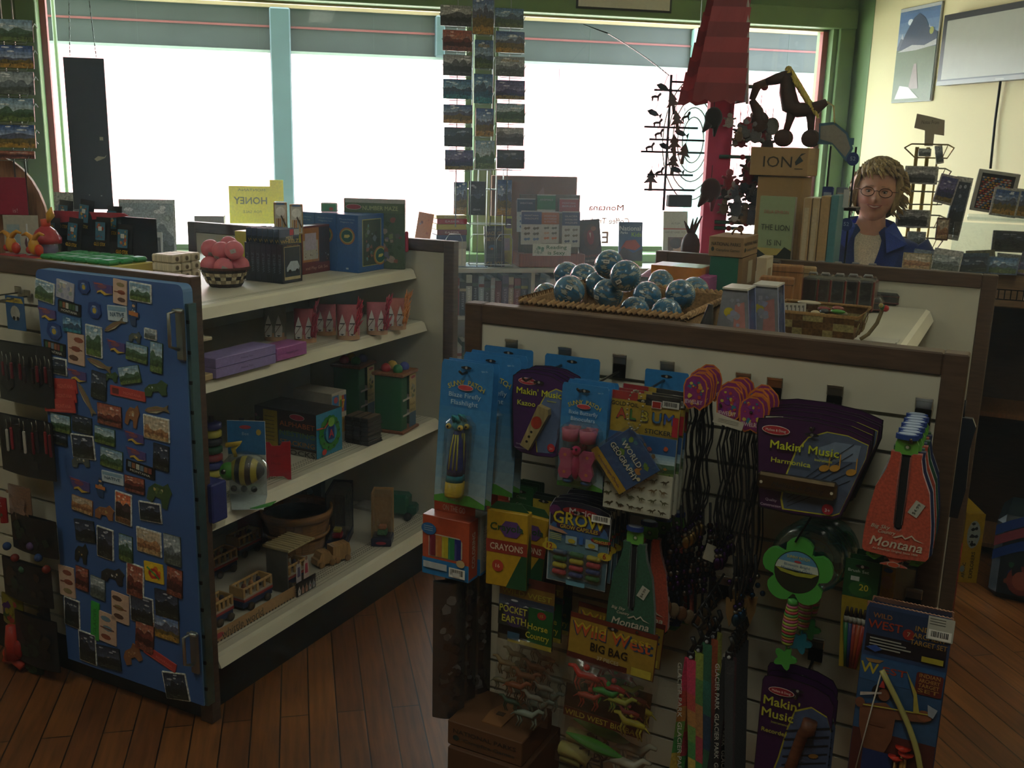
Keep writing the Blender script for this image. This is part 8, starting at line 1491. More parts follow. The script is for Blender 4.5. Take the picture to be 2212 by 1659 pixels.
for q,(px,py,s_,c_,lb) in enumerate(((400,430,.036,'1c1818','dark bird shaped ornament left of the pinkish red post'),(385,850,.042,'3c1c1c','brown and maroon cloth ornament left of the pinkish red post'),(735,970,.04,'14141c','round black fluffy ornament right of the pinkish red post'),(740,480,.03,'6c6c68','grey leaf shaped ornament near the wooden horse'))):
 x_,z_=wb(px,py);b=MB();b.ball(0,0,0,s_,s_*.5,s_*1.1,c_,12,8);b.tube([(0,0,s_),(0,0,s_*2.2)],.0015,c_,4)
 if q < 2:b.tube([(-s_*.5,0,-s_*.6),(-s_*1.1,0,-s_*1.5)],[s_*.5,s_*.1],c_,6).tube([(s_*.3,0,-s_*.5),(s_*.2,0,-s_*1.9)],[s_*.4,s_*.1],('6c1c2c',c_)[q == 0],6)
 obj('hanging_ornament',b,'cloth',loc=(x_,YB-.12,z_),label=lb,cat='ornament')
x_,z_=w_at_y(*cQ(335,1200),YB-.1);b=MB();b.ball(0,0,0,.038,.03,.06,'3c1c14');[b.tube([(0,0,.04),(.02*i,0,.08),(.035*i,-.01,.11+.01*i)],[.010,.006,.002],'3c1c14',6) for i in (-1,0,1,.5)]
obj('carved_moose',b,'wood',loc=(x_,YB-.1,z_),label='reddish brown carved antlered head at the foot of the pinkish post',cat='carving')
# sales counter behind the right unit
CT=1.17;cy0=3.62
t=thing('sales_counter','plain wooden sales counter behind the right unit','counter',(0,0,0),0,'G');obj('body',MB().bbox(-.95,-.60,cy0,cy0+.33,0,CT-.03,'7c5c3c',.004),'wood',t);obj('counter_top',MB().bbox(-.97,-.58,cy0-.02,cy0+.35,CT-.03,CT,'8a6438',.004),'woodx',t)
GYC=3.74
def gbox(name,label,cat,k,TL,BR,gy,col,draw,d=.12,sidef=None,m='paper',z0=None,group=None):
 x0,z1=g_at_y(*k(*TL),gy);x1,_=g_at_y(*k(BR[0],TL[1]),gy);zb_=z0 if z0 is not None else g_at_y(*k((TL[0]+BR[0])/2,BR[1]),gy)[1];w,h=x1-x0,z1-zb_
 b=MB();b.bbox(-w,0,0,d,0,h,col,.002);b.M=Matrix.Translation((-w/2,-.0003,h/2));b.layer=0
 if draw:draw(b,w,h)
 if sidef:b.M=Matrix.Translation((.0003,d/2,h/2)) @ Matrix.Rotation(PI/2,4,'Z');b.layer=0;sidef(b,d,h)
 b.M=Matrix.Identity(4);obj(name,b,m,loc=(x1,gy,zb_+.0005),frame='G',label=label,cat=cat,group=group);return x1,zb_,w,h
def ion(b,w,h):b.text('ION',-w*.02,0,h*.55,'3c3428',w=w*.5);b.ink([(w*.30,-h*.12),(w*.42,h*.05),(w*.36,h*.2),(w*.46,h*.32),(w*.38,h*.3),(w*.32,h*.12),(w*.28,0)],'2c3430');b.rect(w*.28,w*.42,-h*.25,-h*.22,'3c3428')
xc,zl,wc,hc=gbox('cardboard_box','upper tan cardboard box with black capital letters under the wooden horse','box',cQ,(700,600),(1045,775),GYC+.10,'a08054',ion,.2,lambda b,w,h:b.text('BOOKS',0,0,h*.3,'8a6c44',w=w*.6))
gbox('cardboard_box','lower plain tan cardboard box below the one with black letters','box',cQ,(740,776),(1010,1150),GYC+.11,'9a7a4c',None,.17,z0=CT+.001)
x_,z_=g_at_y(*cQ(960,598),GYC+.18);t=thing('wooden_horse','dark wooden toy horse on wheels with a blond mane atop the cardboard box','toy',(x_,GYC+.18,zl+hc+.001));hd='3c2418'
b=MB();[b.at(q,y_,.034,PI/2).lathe([(0,-.012),(.026,-.012),(.032,0),(.026,.012),(0,.012)],hd,16) for q in (-.045,.055) for y_ in (-.02,.02)];obj('wheel',b,'wood',t)
b=MB();b.tube([(-.045,0,.03),(-.03,0,.09),(-.022,0,.13)],[.010,.014,.02],hd,8);b.tube([(.055,0,.03),(.05,0,.09),(.045,0,.13)],[.010,.014,.02],hd,8);b.tube([(.10,0,.165),(.06,0,.14),(0,0,.135),(-.03,0,.15),(-.045,0,.20),(-.05,0,.255),(-.06,0,.27)],[.012,.026,.028,.034,.030,.024,.014],hd,10);b.tube([(-.03,0,.262),(-.09,0,.245),(-.125,0,.235)],[.022,.020,.014],hd,8);obj('body',b,'wood',t)
b=MB();R_=random.Random(2);[b.tube([(-.052+.10*u,R_.uniform(-.015,.015),.285-.14*u),(-.030+.10*u,R_.uniform(-.025,.025),.26-.14*u),(-.022+.10*u,R_.uniform(-.03,.03),.235-.13*u)],[.011,.007,.002],'c0ac50',5) for u in [k/90 for k in range(90)]];[b.tube([(.10,0,.165),(.125,R_.uniform(-.01,.01),.15),(.135,R_.uniform(-.015,.015),.09)],[.004,.003,.001],'b0a468',4) for _ in range(10)];obj('mane',b,'hair',t)
b=MB();b.tube([(-.125,0,.235),(-.16,0,.22),(-.175,0,.17)],[.014,.018,.012],'4a3020',8).tube([(-.175,0,.17),(-.15,0,.13),(-.13,0,.08),(-.19,0,.02)],[.012,.022,.026,.012],'3c2418',8).ball(-.14,0,.10,.034,.02,.03,'3c2418');obj('hanging_puppet',b,'wood',t)
def lion(b,w,h):
 b.rect(-w*.5,w*.5,-h*.06,h*.5,'8c9c74');b.rect(-w*.5,w*.5,-h*.14,-h*.04,'a89850');b.ink([(-w*.5,-h*.22),(w*.5,-h*.22),(w*.5,-h*.06),(w*.3,-h*.02),(w*.1,-h*.11),(-w*.2,-h*.12),(-w*.5,-h*.05)],'1c241c');b.rect(-w*.5,w*.5,-h*.34,-h*.2,'6c4c34');b.rect(-w*.5,w*.5,-h*.5,-h*.34,'4c6c74');b.ink([(-w*.3,-h*.26),(w*.3,-h*.26),(w*.22,-h*.19),(-w*.2,-h*.18)],'a8a094');b.disc(0,-h*.22,w*.14,h*.02,'8c3428',10)
 b.text('DELIA EPHRON',0,h*.34,h*.05,'a8584c',w=w*.7);b.text('THE LION',0,h*.18,h*.085,'2c3428',w=w*.82);b.text('IS IN',0,h*.02,h*.085,'2c3428',w=w*.4)
gbox('hardcover_book','hardcover book reading THE LION IS IN facing out on the counter','book',cQ,(755,893),(965,1245),GYC,'8a9474',lion,.03,lambda b,w,h:b.rect(-w*.5,w*.5,-h*.5,h*.5,'9c9484'),z0=CT+.001)
for q,(l,r,tp,c_,lb) in enumerate(((1015,1060,905,'a88c64','cream book with a red band at its foot, first of the leaning row'),(1068,1110,905,'b09a74','cream book with a red band at its foot, second of the leaning row'),(1118,1172,895,'a88a60','cream and tan book, third of the leaning row'),(1178,1225,890,'4c7c80','turquoise picture book at the end of the leaning row'))):
 gbox('book',lb,'book',cQ,(l,tp),(r,1255),GYC-.02+.01*q,c_,(lambda b,w,h:(b.rect(-w*.5,w*.5,-h*.5,-h*.38,'9c2c34'),b.rect(-w*.3,w*.3,-h*.3,h*.4,'b8a888'))) if q < 2 else None,.13,z0=CT+.001,m='print',group='books standing in a row on the counter')
t_,z_=g_at_y(*cQ(1180,820),GYC+.14);t=thing('card_rack','small counter rack with blue round signs numbered 52','rack',(t_,GYC+.22,CT+.001));top=g_at_y(*cQ(1180,440),GYC+.14)[1]-CT
b=MB();[b.tube([(s_,0,0),(s_,0,top*.85)],.004,'2c2c30',6) for s_ in (-.03,.06)];b.bbox(-.06,.10,-.05,.05,.001,.012,'3c2420',.002);b.bbox(-.06,.09,-.05,.05,top*.48,top*.50,'3c2420',.002);obj('frame',b,'metal',t)
b=MB();b.ink([(-.075+.0,top*.98),(-.02,top*.99),(.03,top*.93),(.055,top*.84),(.035,top*.76),(-.02,top*.86),(-.07,top*.88)],'4a6c80',-.03);b.ink([(-.068,top*.965),(-.02,top*.975),(.025,top*.92),(.046,top*.84),(.03,top*.79),(-.02,top*.87),(-.066,top*.89)],'8a8478',-.032);b.bbox(-.075,.055,-.029,-.027,top*.86,top*.9,'4a6c80',.001)
b.at();obj('arched_header',b,'print',t)
for zc in (top*.78,top*.40):b=MB().at(.06,-.045,zc);b.disc(0,0,.022,.024,'24386c',20,-.002);b.text('52',0,.002,.02,'9ca8c0',True,y=-.003);obj('round_sign',b,'print',t)
for q in range(4):b=MB();b.bbox(-.02,.02,0,.02,0,.07,('2c3c70','5c6470','3c3c54','6c4c44')[q],.003);b.rect(-.014,.014,.01,.05,('8c98a8','9c8c80','6c7c8c','8c7464')[q],-.0006);obj('card_deck',b,'print',loc=(t_-.02+.05*(q % 2),GYC+.185,CT+.002+(top*.5 if q < 2 else .012)),frame='G',label='small picture card deck in the rack, %s' % ('upper one with a blue front','upper one with a grey front','lower one with a dark front','lower one with a brown front')[q],cat='cards',group='card decks in the counter rack')
x_,z_=g_at_y(*cQ(1265,905),GYC+.1);obj('hanging_tag',MB().bbox(-.010,.010,0,.001,-.035,.03,'b8b8b4',.0003).tube([(0,0,.03),(0,.01,.05)],.001,'888888',4),'paper',loc=(x_,GYC+.1,z_),frame='G',label='narrow white tag hanging beside the card rack',cat='tag')
# person behind the counter
hx,hy,hz=on_ray(1893,418,4.25);ft=math.atan2(hx,-(-hy))*-1
fz=math.atan2(-hx,hy)+.0
b=MB();SK='c08e76'
def head(u,v):
 a=(u-.5)*2*PI;ph=PI*(v);s_=math.sin(ph);z=-math.cos(ph)
 jaw=1-.26*max(0,-z)**1.3;x=.076*s_*math.sin(a)*jaw;y=-.094*s_*math.cos(a)*(1-.10*max(0,-z));zz=.118*z
 if math.cos(a) > 0:
  g=lambda cx,cz,sx,sz:math.exp(-((x-cx)/sx)**2-((zz-cz)/sz)**2)
  y -= .026*g(0,-.016,.011,.013)+.012*g(0,.008,.008,.022)+.009*(g(.034,-.02,.022,.018)+g(-.034,-.02,.022,.018))+.010*g(0,-.088,.022,.016)+.006*g(0,-.050,.026,.010)
  y += .010*(g(.029,.012,.015,.010)+g(-.029,.012,.015,.010));y -= .005*(g(.03,.032,.022,.008)+g(-.03,.032,.022,.008))
 return (x,y,zz)
def hcol(u,v):
 x,y,z=head(u,v)
 if abs(u-.5) < .2:
  m_=z+.052-9*x*x
  if .012 < abs(x) < .045 and .030 < z+.08*abs(x) < .0335:return '9c7a62'
  if ((abs(x)-.042)/.02)**2+((z+.024)/.018)**2 < 1:return 'bc806c'
 return SK
b.grid(head,96,88,hcol)
for s_ in (-1,1):b.grid(lambda u,v:(s_*(.072+.012*math.sin(PI*u)),.004+.018*math.cos(2*PI*v)*math.sin(PI*u),-.008+.03*math.sin(2*PI*v)*math.sin(PI*u)),6,10,SK)
b.grid(lambda u,v:((.050+.020*v*v)*math.sin(2*PI*u),.012-(.052+.01*v)*math.cos(2*PI*u),-.07-.09*v),20,6,SK)
for s_ in (-1,1):    # arms and hands below the jacket, resting on the counter
 b.tube([(s_*.19,.03,-.20),(s_*.235,.02,-.46),(s_*.225,-.02,-.72)],[.045,.038,.026],SK,10);b.ball(s_*.225,-.03,-.755,.018,.034,.045,SK)
 for q in range(4):b.tube([(s_*.225,-.03+(q-1.5)*.018,-.785),(s_*.222,-.032+(q-1.5)*.019,-.815),(s_*.212,-.032+(q-1.5)*.018,-.84-.004*(q in (1,2)))],[.009,.008,.006],SK,8)
 b.tube([(s_*.222,-.055,-.745),(s_*.212,-.078,-.765),(s_*.205,-.082,-.79)],[.010,.009,.007],SK,8)
for s_ in (-1,1):b.tube([(s_*.09,.02,-.75),(s_*.095,.02,-1.1),(s_*.10,.03,-hz*.935+.08),(s_*.10,-.06,-hz*.935+.03)],[.085,.06,.045,.035],'3c4048',10)
P_=obj('person',b,'skin',loc=(hx,hy,hz),rot=(0,.07,fz),label='smiling woman with short blond hair, glasses and blue jacket behind the counter',cat='person');P_.scale=(1.07,1.07,1.07)
b=MB();R_=random.Random(5)
def cap(u,v):
 a=(u-.5)*2*PI;front=math.cos(a);lo=.50 if front > .55 else (.28 if front > -.2 else .20);ph=PI*(lo+(1-lo)*v);k=1.0+.035*math.sin(a*11+v*9)*math.sin(v*12)+.02*math.sin(a*23+3*v);side_=.5 if front > .55 and v < .3 else 1
 if front > .55:ph=PI*(.66+.34*v)
 return (.098*k*math.sin(ph)*math.sin(a),.012-.108*k*math.sin(ph)*front*(1 if front < .55 else .97),.012-.128*k*math.cos(ph))
b.grid(cap,60,26,lambda u,v:R_.choice(('a08858','947c50','b09a6a','8a7048')))
for q in range(260):
 a=R_.uniform(-PI,PI);ph=R_.uniform(.30,.98)*PI
 if math.cos(a) > .5:ph=R_.uniform(.68,.95)*PI
 p=Vector((.100*math.sin(ph)*math.sin(a),.012-.110*math.sin(ph)*math.cos(a),.012-.130*math.cos(ph)));d=Vector((math.sin(a)*.4+.5,-math.cos(a)*.2,-.75)).normalized();n_=(p-Vector((0,.012,.012))).normalized()
 b.tube([p,p+d*.018+n_*.008,p+d*.036+n_*.002],[.006,.005,.001],R_.choice(('a89060','967e52','b8a272','8c744c')),5)
obj('hair',b,'hair',P_)
b=MB()
for s_ in (-1,1):
 b.tube([(s_*.033+.024*math.cos(a),-.098+.02*abs(s_*.033+.024*math.cos(a))**1,.008+.017*math.sin(a)) for a in [2*PI*k/24 for k in range(25)]],.0016,'5c3830',5,False);b.tube([(s_*.057,-.095,.014),(s_*.078,-.05,.014),(s_*.08,.0,.008)],.0016,'5c3830',5)
b.tube([(-.009,-.100,.012),(0,-.104,.015),(.009,-.100,.012)],.0015,'5c3830',5);obj('glasses',b,'metal',P_)
b=MB();[b.ball(s_*.029,-.0770,.009,.0100,.007,.0048,'b8b0a8',12,8).ball(s_*.029,-.0825,.009,.0040,.003,.0040,'3c3430',8,6).tube([(s_*(.018+.0055*k),-.0835+.0006*k,.0135+.0022*math.sin(PI*k/4)) for k in range(5)],.0016,'6c4a3c',5) for s_ in (-1,1)];obj('eye',b,'plastic',P_)
b=MB();f_=lambda x,z:-.0875+7*x*x
for k in range(12):
 xa_,xb_=-.0252+.0042*k,-.021+.0042*k;zt_=lambda x:-.0445+5.5*x*x-.0;b.add([(xa_,f_(xa_,0)-.0008,zt_(xa_)),(xb_,f_(xb_,0)-.0008,zt_(xb_)),(xb_,f_(xb_,0)-.0008,zt_(xb_)-.0068*max(.1,1-(xb_/.026)**2)),(xa_,f_(xa_,0)-.0008,zt_(xa_)-.0068*max(.1,1-(xa_/.026)**2))],[(3,2,1,0)],'d8cec0')
obj('teeth',b,'plastic',P_)
b=MB();b.tube([(x,f_(x,0)-.0012,-.0432+5.5*x*x) for x in [-.029+.00483*k for k in range(13)]],[.0012]+[.0020]*11+[.0012],'a8605a',6);b.tube([(x,f_(x,0)-.0014,-.0432+5.5*x*x-.0095*max(0,1-(x/.029)**2)) for x in [-.029+.00483*k for k in range(13)]],[.0012]+[.0026]*11+[.0012],'a8605a',6);obj('lips',b,'skin',P_)
b=MB()
def torso(k):
 S_=[(-.125,.062,.050),(-.150,.10,.062),(-.175,.175,.085),(-.22,.215,.105),(-.32,.205,.115),(-.50,.19,.12),(-.75,.20,.13),(-.85,.20,.13)]
 def f(u,v):
  i=min(int(v*7),6);t_=v*7-i;a_,c_=S_[i],S_[i+1];z,rx,ry=[p+(q-p)*t_ for p,q in zip(a_,c_)];a=2*PI*u;return (k*rx*math.sin(a),.02-k*ry*math.cos(a),z)
 return f
b.grid(torso(.95),28,28,lambda u,v:'d6ceb8');obj('shirt',b,'cloth',P_)
b=MB();T_=torso(1.06)
def jk(u,v):uu=.055+.03*(1-v)+(.89-.06*(1-v))*u if v < .8 else .055+.89*u;g_=.012+.055*max(0,1-v*1.5);uu=g_*(1-u)+(1-g_)*u;return T_(uu,v)
b.grid(jk,32,28,'22387c');b.grid(lambda u,v:jk(1-u,v),32,28,'1c3068')
for s_ in (-1,1):b.tube([(s_*.17,.03,-.20),(s_*.225,.03,-.26),(s_*.238,.02,-.45),(s_*.228,-.015,-.68)],[.07,.062,.052,.042],'22387c',12)
for s_ in (-1,1):
 v=[(s_*.055,.03,-.095),(s_*.085,-.02,-.10),(s_*.055,-.075,-.13),(s_*.075,-.115,-.215),(s_*.145,-.085,-.175),(s_*.105,.02,-.145)];b.add(v,[(0,1,5),(1,2,4,5),(2,3,4)],'2a44a0');b.add([(p[0],p[1]+.004,p[2]-.003) for p in v],[(5,1,0),(5,4,2,1),(4,3,2)],'22387c')
b.add([(-.055,.03,-.095),(.055,.03,-.095),(.105,.06,-.15),(-.105,.06,-.15)],[(0,1,2,3),(3,2,1,0)],'2a44a0');b.ball(.045,-.112,-.30,.006,.003,.006,'b8b8b0',8,5);obj('jacket',b,'cloth',P_)
# right wall: screen, poster
def wallbox(name,label,cat,TL,BR,th,col,draw,m='print',x=WX,yr=None):
 y0,z1=w_at_x(*TL,x-th);y1=yr if yr is not None else w_at_x(BR[0],TL[1],x-th)[0];z0=w_at_x(TL[0],BR[1],x-th)[1];w,h=y0-y1,z1-z0
 b=MB();b.bbox(-w/2,w/2,0,th-.001,0,h,col,.003);b.M=Matrix.Translation((0,-.0003,h/2));b.layer=0
 if draw:draw(b,w,h)
 b.M=Matrix.Identity(4);return obj(name,b,m,loc=(x-th,(y0+y1)/2,z0),rot=-PI/2,label=label,cat=cat),w,h
y0_=w_at_x(2040,33,WX-.06)[0]
wallbox('television','flat wall mounted screen with a black frame on the cream wall','television',(2040,33),(2212,184),.06,'141414',lambda b,w,h:(b.rect(-w*.465,w*.465,-h*.42,h*.41,'aaac9e'),b.rect(-w*.5,w*.5,-h*.5,-h*.44,'8c8c88'),b.rect(-w*.04,w*.02,-h*.485,-h*.465,'b0b0a8')),'plastic',yr=y0_-1.02)  # pale grey of the screen stands in for reflected windows
def gpark(b,w,h):scenery(b,-w*.48,w*.48,-h*.49,h*.46,'blue',3,0,9);b.rect(-w*.48,w*.48,-h*.49,h*.06,'54683c');b.ink([(-w*.42,h*.06),(-w*.3,h*.22),(-w*.12,h*.38),(w*.0,h*.42),(w*.16,h*.36),(w*.26,h*.26),(w*.48,h*.2),(w*.48,h*.06)][::-1],'243c58');b.ink([(-w*.45,h*.04),(-w*.1,h*.10),(w*.2,h*.08),(w*.48,h*.13),(w*.48,h*.07),(0,h*.04)][::-1],'b0b4b4');b.disc(w*.34,h*.22,w*.05,w*.05,'9ca048',14);b.ink([(-w*.08,-h*.36),(w*.16,-h*.36),(w*.06,-h*.1),(w*.0,-h*.1)],'8c7c74');b.ink([(-w*.4,-h*.46),(w*.2,-h*.46),(-w*.08,-h*.34),(-w*.3,-h*.32)],'d0d0cc');b.text('GLACIER NATIONAL PARK',0,h*.44,h*.03,'6c8094',w=w*.85)
wallbox('park_poster','tall framed Glacier National Park poster on the cream wall','poster',(1946,20),(2034,222),.012,'b0b4b4',gpark,'print')
y_,z_=w_at_x(2160,186,WX-.02);_,zq=w_at_x(2155,365,WX-.02);obj('power_cord',MB().tube([(WX-.02,y_,z_+.05),(WX-.014,y_+.01,z_-(z_-zq)*.4),(WX-.02,y_-.01,zq)],.006,'141414',6),'rubber',label='thin black cord running down the cream wall from the screen',cat='cord')
# side counter with framed pictures
SZ_=1.12;gx,gy=g_at_z(2128,642,SZ_);t=thing('wooden_counter','wooden shelf counter along the cream wall at the right edge','counter',(gx,gy,0));Lc=.30;L2=-.40;ZS=g_at_y(2150,893,gy)[1]
obj('counter_top',MB().bbox(L2,Lc,0,.32,SZ_-.035,SZ_,'8a6c48',.003),'woodx',t);obj('back_board',MB().box(L2,Lc,.30,.31,.02,SZ_-.035,'3c2c20'),'wood',t)
for q in (L2,.0,Lc-.02):obj('upright',MB().bbox(q,q+.022,.02,.34,0,SZ_-.035,'6c4a2c',.002),'wood',t)
for z_ in (ZS,.08):obj('shelf',MB().bbox(L2,Lc,.01,.33,z_-.02,z_,'6c4a2c',.002),'woodx',t)
obj('yellow_parcel',MB().bbox(-.22,0,0,.2,0,.09,'7c701c',.004).bbox(-.2,-.02,.01,.18,.09,.14,'6c4a2c',.003),'print',loc=(gx-.02,gy+.05,ZS+.001),frame='G',label='yellow and brown parcel on the middle shelf of the wooden counter',cat='parcel')
def pic(name,label,TL,BR,d,pal,seed,frame_='a8a8a0',cat='picture',rot=0.,col2=None,k=ident):
 x,y,z1=on_ray(*k(*TL),d);x1,y1,_=on_ray(*k(BR[0],TL[1]),d);_,_,z0=on_ray(*k(TL[0],BR[1]),d);w=math.hypot(x1-x,y1-y);h=z1-z0;b=MB();b.bbox(-w/2,w/2,0,.012,0,h,frame_,.002);b.M=Matrix.Translation((0,-.0003,h/2));b.layer=0
 if pal == 'beads':b.rect(-w*.4,w*.4,-h*.44,h*.42,'1c1c20');[b.disc(-w*.34+w*.68*((i*5+j) % 14)/14,-h*.4+h*.055*j,w*.04,h*.022,('a83024','c0902c','2c5c8c','b8a89c')[(i+j//3) % 4],6,-.003-.00005*i) for i in range(12) for j in range(14)]
 else:scenery(b,-w*.42,w*.42,-h*.42,h*.42,pal,seed)
 b.M=Matrix.Identity(4);obj(name,b,'photo' if pal != 'beads' else 'print',loc=((x+x1)/2,(y+y1)/2,z0),rot=(-.1,rot,-.55),label=label,cat=cat)
pic('framed_picture','white framed picture of coloured corn like beads on the clear shelf',(2108,368),(2192,460),4.0,'beads',1,rot=.12);pic('framed_picture','autumn mountain picture in front of the bead picture',(2146,405),(2200,468),3.93,'autumn',2,rot=.10);pic('framed_picture','second autumn mountain picture cut by the right edge',(2188,408),(2240,472),3.92,'autumn',5,rot=.10)
x,y,z=on_ray(2090,468,4.0);obj('acrylic_shelf',MB().bbox(0,.5,-.08,.10,-.006,0,'d0d8d8',.002).bbox(0,.5,-.08,-.075,0,.02,'d0d8d8',.001),'acrylic',loc=(x,y,z-.004),rot=-.62,label='clear shelf holding the bead picture beside the cream wall',cat='shelf')
for q,(TL,BR,pal,d,lb) in enumerate((((2150,498),(2225,545),'dark',3.9,'dark jagged peaks picture at the right edge'),((2165,552),(2230,585),'lake',3.8,'pale blue sky picture at the right edge above the wire fence'),((2140,580),(2192,638),'blue',3.7,'framed blue mountain picture behind the wire fence'),((2186,590),(2240,640),'lake',3.68,'framed lake picture behind the wire fence at the right edge'))):pic('framed_picture',lb,TL,BR,d,pal,q+20,'a89c84' if q > 1 else '5c5c5c')
x,y,z=on_ray(2142,645,3.62);b=MB();[b.tube([(.02*q,0,0),(.02*q,0,.035)],.002,'101010',4) for q in range(14)];[b.tube([(0,0,z_),(.26,0,z_)],.002,'101010',4) for z_ in (0,.035)];obj('wire_fence',b,'metal',loc=(x,y,z),rot=-.62,label='low black wire fence in front of the small framed pictures',cat='rack')
pic('tall_frame','tall white framed dark picture leaning on the cream wall',(2052,380),(2086,520),4.3,'dark',9,'b0b0ac',rot=.12);pic('tall_frame','pale lilac framed picture leaning left of the dark one',(2022,376),(2062,440),4.28,'purple',10,'a8a0a0',rot=.2);pic('tall_frame','brownish tall picture below the leaning frames',(2026,470),(2052,520),4.1,'tan',11,'5c3c30')
# brass spinner
X,Y,Zt=on_ray(2003,318,4.4);t=thing('brass_spinner','brass wire card spinner with a white header sign','rack',(X,Y,0),-.45,None);b=MB();BR_='a8904c';zb0=.9
for s_ in (-.045,-.037,.0,.008,.045):b.tube([(s_,0,zb0),(s_,0,Zt)],.0045,BR_,6)
for z_ in (Zt,Zt-.10*1,Zt-.2,Zt-.3,Zt-.4):
 w_=.095;b.tube([(-w_,-.02,z_-.005),(-w_*.75,-.05,z_+.012),(w_*.8,-.05,z_+.012),(w_*1.15,0,z_-.0),(w_*.95,.03,z_-.045),(-w_*.55,-.05,z_-.045),(-w_,-.02,z_-.005)],.0034,'8a8474' if z_ < Zt-.05 else '8a7440',5,False);b.tube([(w_*1.15,0,z_),(w_*.8,-.05,z_+.012),(w_*.6,-.055,z_-.045)],.002,'8a7440',5)
obj('wire_frame',b,'metal',t);obj('stem',MB().tube([(0,0,0),(0,0,zb0)],.012,'6c5c3c',8),'metal',t)
b=MB();b.prism([(-.015,.0),(.02,.0),(.02,.05),(.06,.045),(.055,.11),(-.01,.125),(-.06,.135),(-.065,.075),(-.02,.065)],0,.002,'a8a08c');b.layer=0;b.text('Notes From',-.002,.10,.022,'3c342c',w=.07);obj('header_sign',b,'paper',t,loc=(0,-.02,Zt+.005))
for q,(TL,BR,pal,lb) in enumerate((((505,545),(740,680),'bw','black and white photo card high in the brass spinner'),((440,870),(680,1005),'bw','black and white photo card of a seated figure in the brass spinner'),((520,1035),(650,1165),'grey','pale card low in the brass spinner'),((600,415),(690,475),'grey','small grey card at the top of the brass spinner'))):pic('photo_card',lb,TL,BR,4.28,pal,30+q,'b4b4ac','card',k=cT)
pic('photo_card','white card standing at an angle in the right side of the spinner',(745,390),(800,530),4.34,'grey',40,'c4c0b4','card',rot=-.2,k=cT)
# things on the cashier side table
X,Y,Z=on_ray(2075,575,3.75);t=thing('display_bin','low counter bin of wrapped cards beside the person','bin',(X,Y,0),-.6,None);obj('body',MB().bbox(-.16,.22,0,.26,Z-.14,Z-.02,'6c5438',.003).bbox(0,.06,.1,.16,0,Z-.14,'6c5438',.003),'wood',t);obj('glass_panel',MB().bbox(-.04,.26,.02,.024,Z-.01,Z+.16,'ffffff',.001),'acrylic',t)
for q in range(9):b=MB();b.bbox(-.05,.05,0,.003,0,.07+.01*(q % 3),('8c7c54','5c6c80','a8a8a4','6c5c7c','3c4c5c')[q % 5],.001);scenery(b,-.045,.045,.005,.065,('tan','blue','grey','purple','dark')[q % 5],q,3);obj('wrapped_card',b,'photo',loc=(X-.17+.045*q,Y+.02-.02*q+.03*(q % 2),Z-.018),rot=(-.5,.1*math.sin(q),-.6+.2*math.sin(q*3)),label='wrapped card lying in the low bin beside the person',cat='card',group='wrapped cards in the low bin')
# ------------------------------------------------------------------ left edge: wooden arch and pegged goods
YA=3.62;x1,zt=w_at_y(100,400,YA);x0=w_at_y(-120,400,YA)[0];zt=w_at_y(40,337,YA)[1];zb_=Z1+.002;b=MB();w,h=.30,zt-zb_
pts=[(-w,0),(0,0)]+[(-.02-.16*(1-math.cos(a))*1.0+.0,h-.26+.26*math.sin(a)) for a in [PI/2*k/8 for k in range(9)]]+[(-w,h)]
t=thing('arch_display','tan wooden display with a rounded top at the left edge','display',(x1+.02,YA,zb_),-.1,None);obj('arched_side',MB().prism(pts,0,.02,'8a6448','a87c50'),'woodx',t);obj('stand',MB().bbox(-w,0,-.05,0,0,.06,'8c2430',.003),'paint',t)
obj('price_card',MB().bbox(0,.11,0,.002,0,.14,'a8a494',.001).disc(.085,.05,.022,.026,'5c3c48',14,-.0005).rect(.01,.05,.03,.11,'8a9ca0',-.0005),'print',loc=(w_at_y(8,490,YA-.03)[0],YA-.035,zb_+.07),rot=-.1,label='pale printed cards on the wooden arch display',cat='card')
obj('red_poster',MB().bbox(0,.12,0,.002,0,.12,'8c2038',.001).text('is!',.08,.015,.02,'c0a8a8',y=-.0008),'print',loc=(w_at_y(-25,430,YA-.03)[0],YA-.03,zb_+.21),rot=-.1,label='dark red card on the wooden arch display',cat='card')
YG=1.93
def lp(px,py,gy=YG):return g_at_y(px,py,gy)
def lbag(px,py,w,h,cols,label,gy=YG,seed=1,group=None,m='print'):
 x,z=lp(px,py,gy);b=MB();b.grid(lambda u,v:((u-.5)*w,-.012*math.sin(PI*u),-h*v),6,6,cols[0]);b.grid(lambda u,v:((.5-u)*w,.003,-h*v),1,1,cols[0]);b.layer=42;blobs(b,-w*.45,w*.45,-h*.95,-h*.1,cols,16,seed,.16);b.M=Matrix.Identity(4);obj('hanging_pack',b,m,loc=(x,gy,z),frame='G',label=label,cat='pack',group=group)
x,z=lp(35,640);b=MB();b.bbox(-.05,.03,0,.002,-.10,0,'24507c',.001);b.ink([(-.048,-.02),(.028,-.02),(.02,-.006),(-.04,-.006)],'a89028',-.0006);b.text('PET CARD',-.01,-.013,.010,'5c4c18',True,y=-.001);b.disc(-.01,-.05,.02,.022,'9c9c94',12,-.0006);b.disc(-.016,-.065,.006,.006,'16161a',8,-.001);b.disc(.0,-.065,.006,.006,'16161a',8,-.001)
obj('blue_card_pack',b,'print',loc=(x,YG,z),frame='G',label='blue card pack with a yellow banner and a white figure at the left edge',cat='pack')
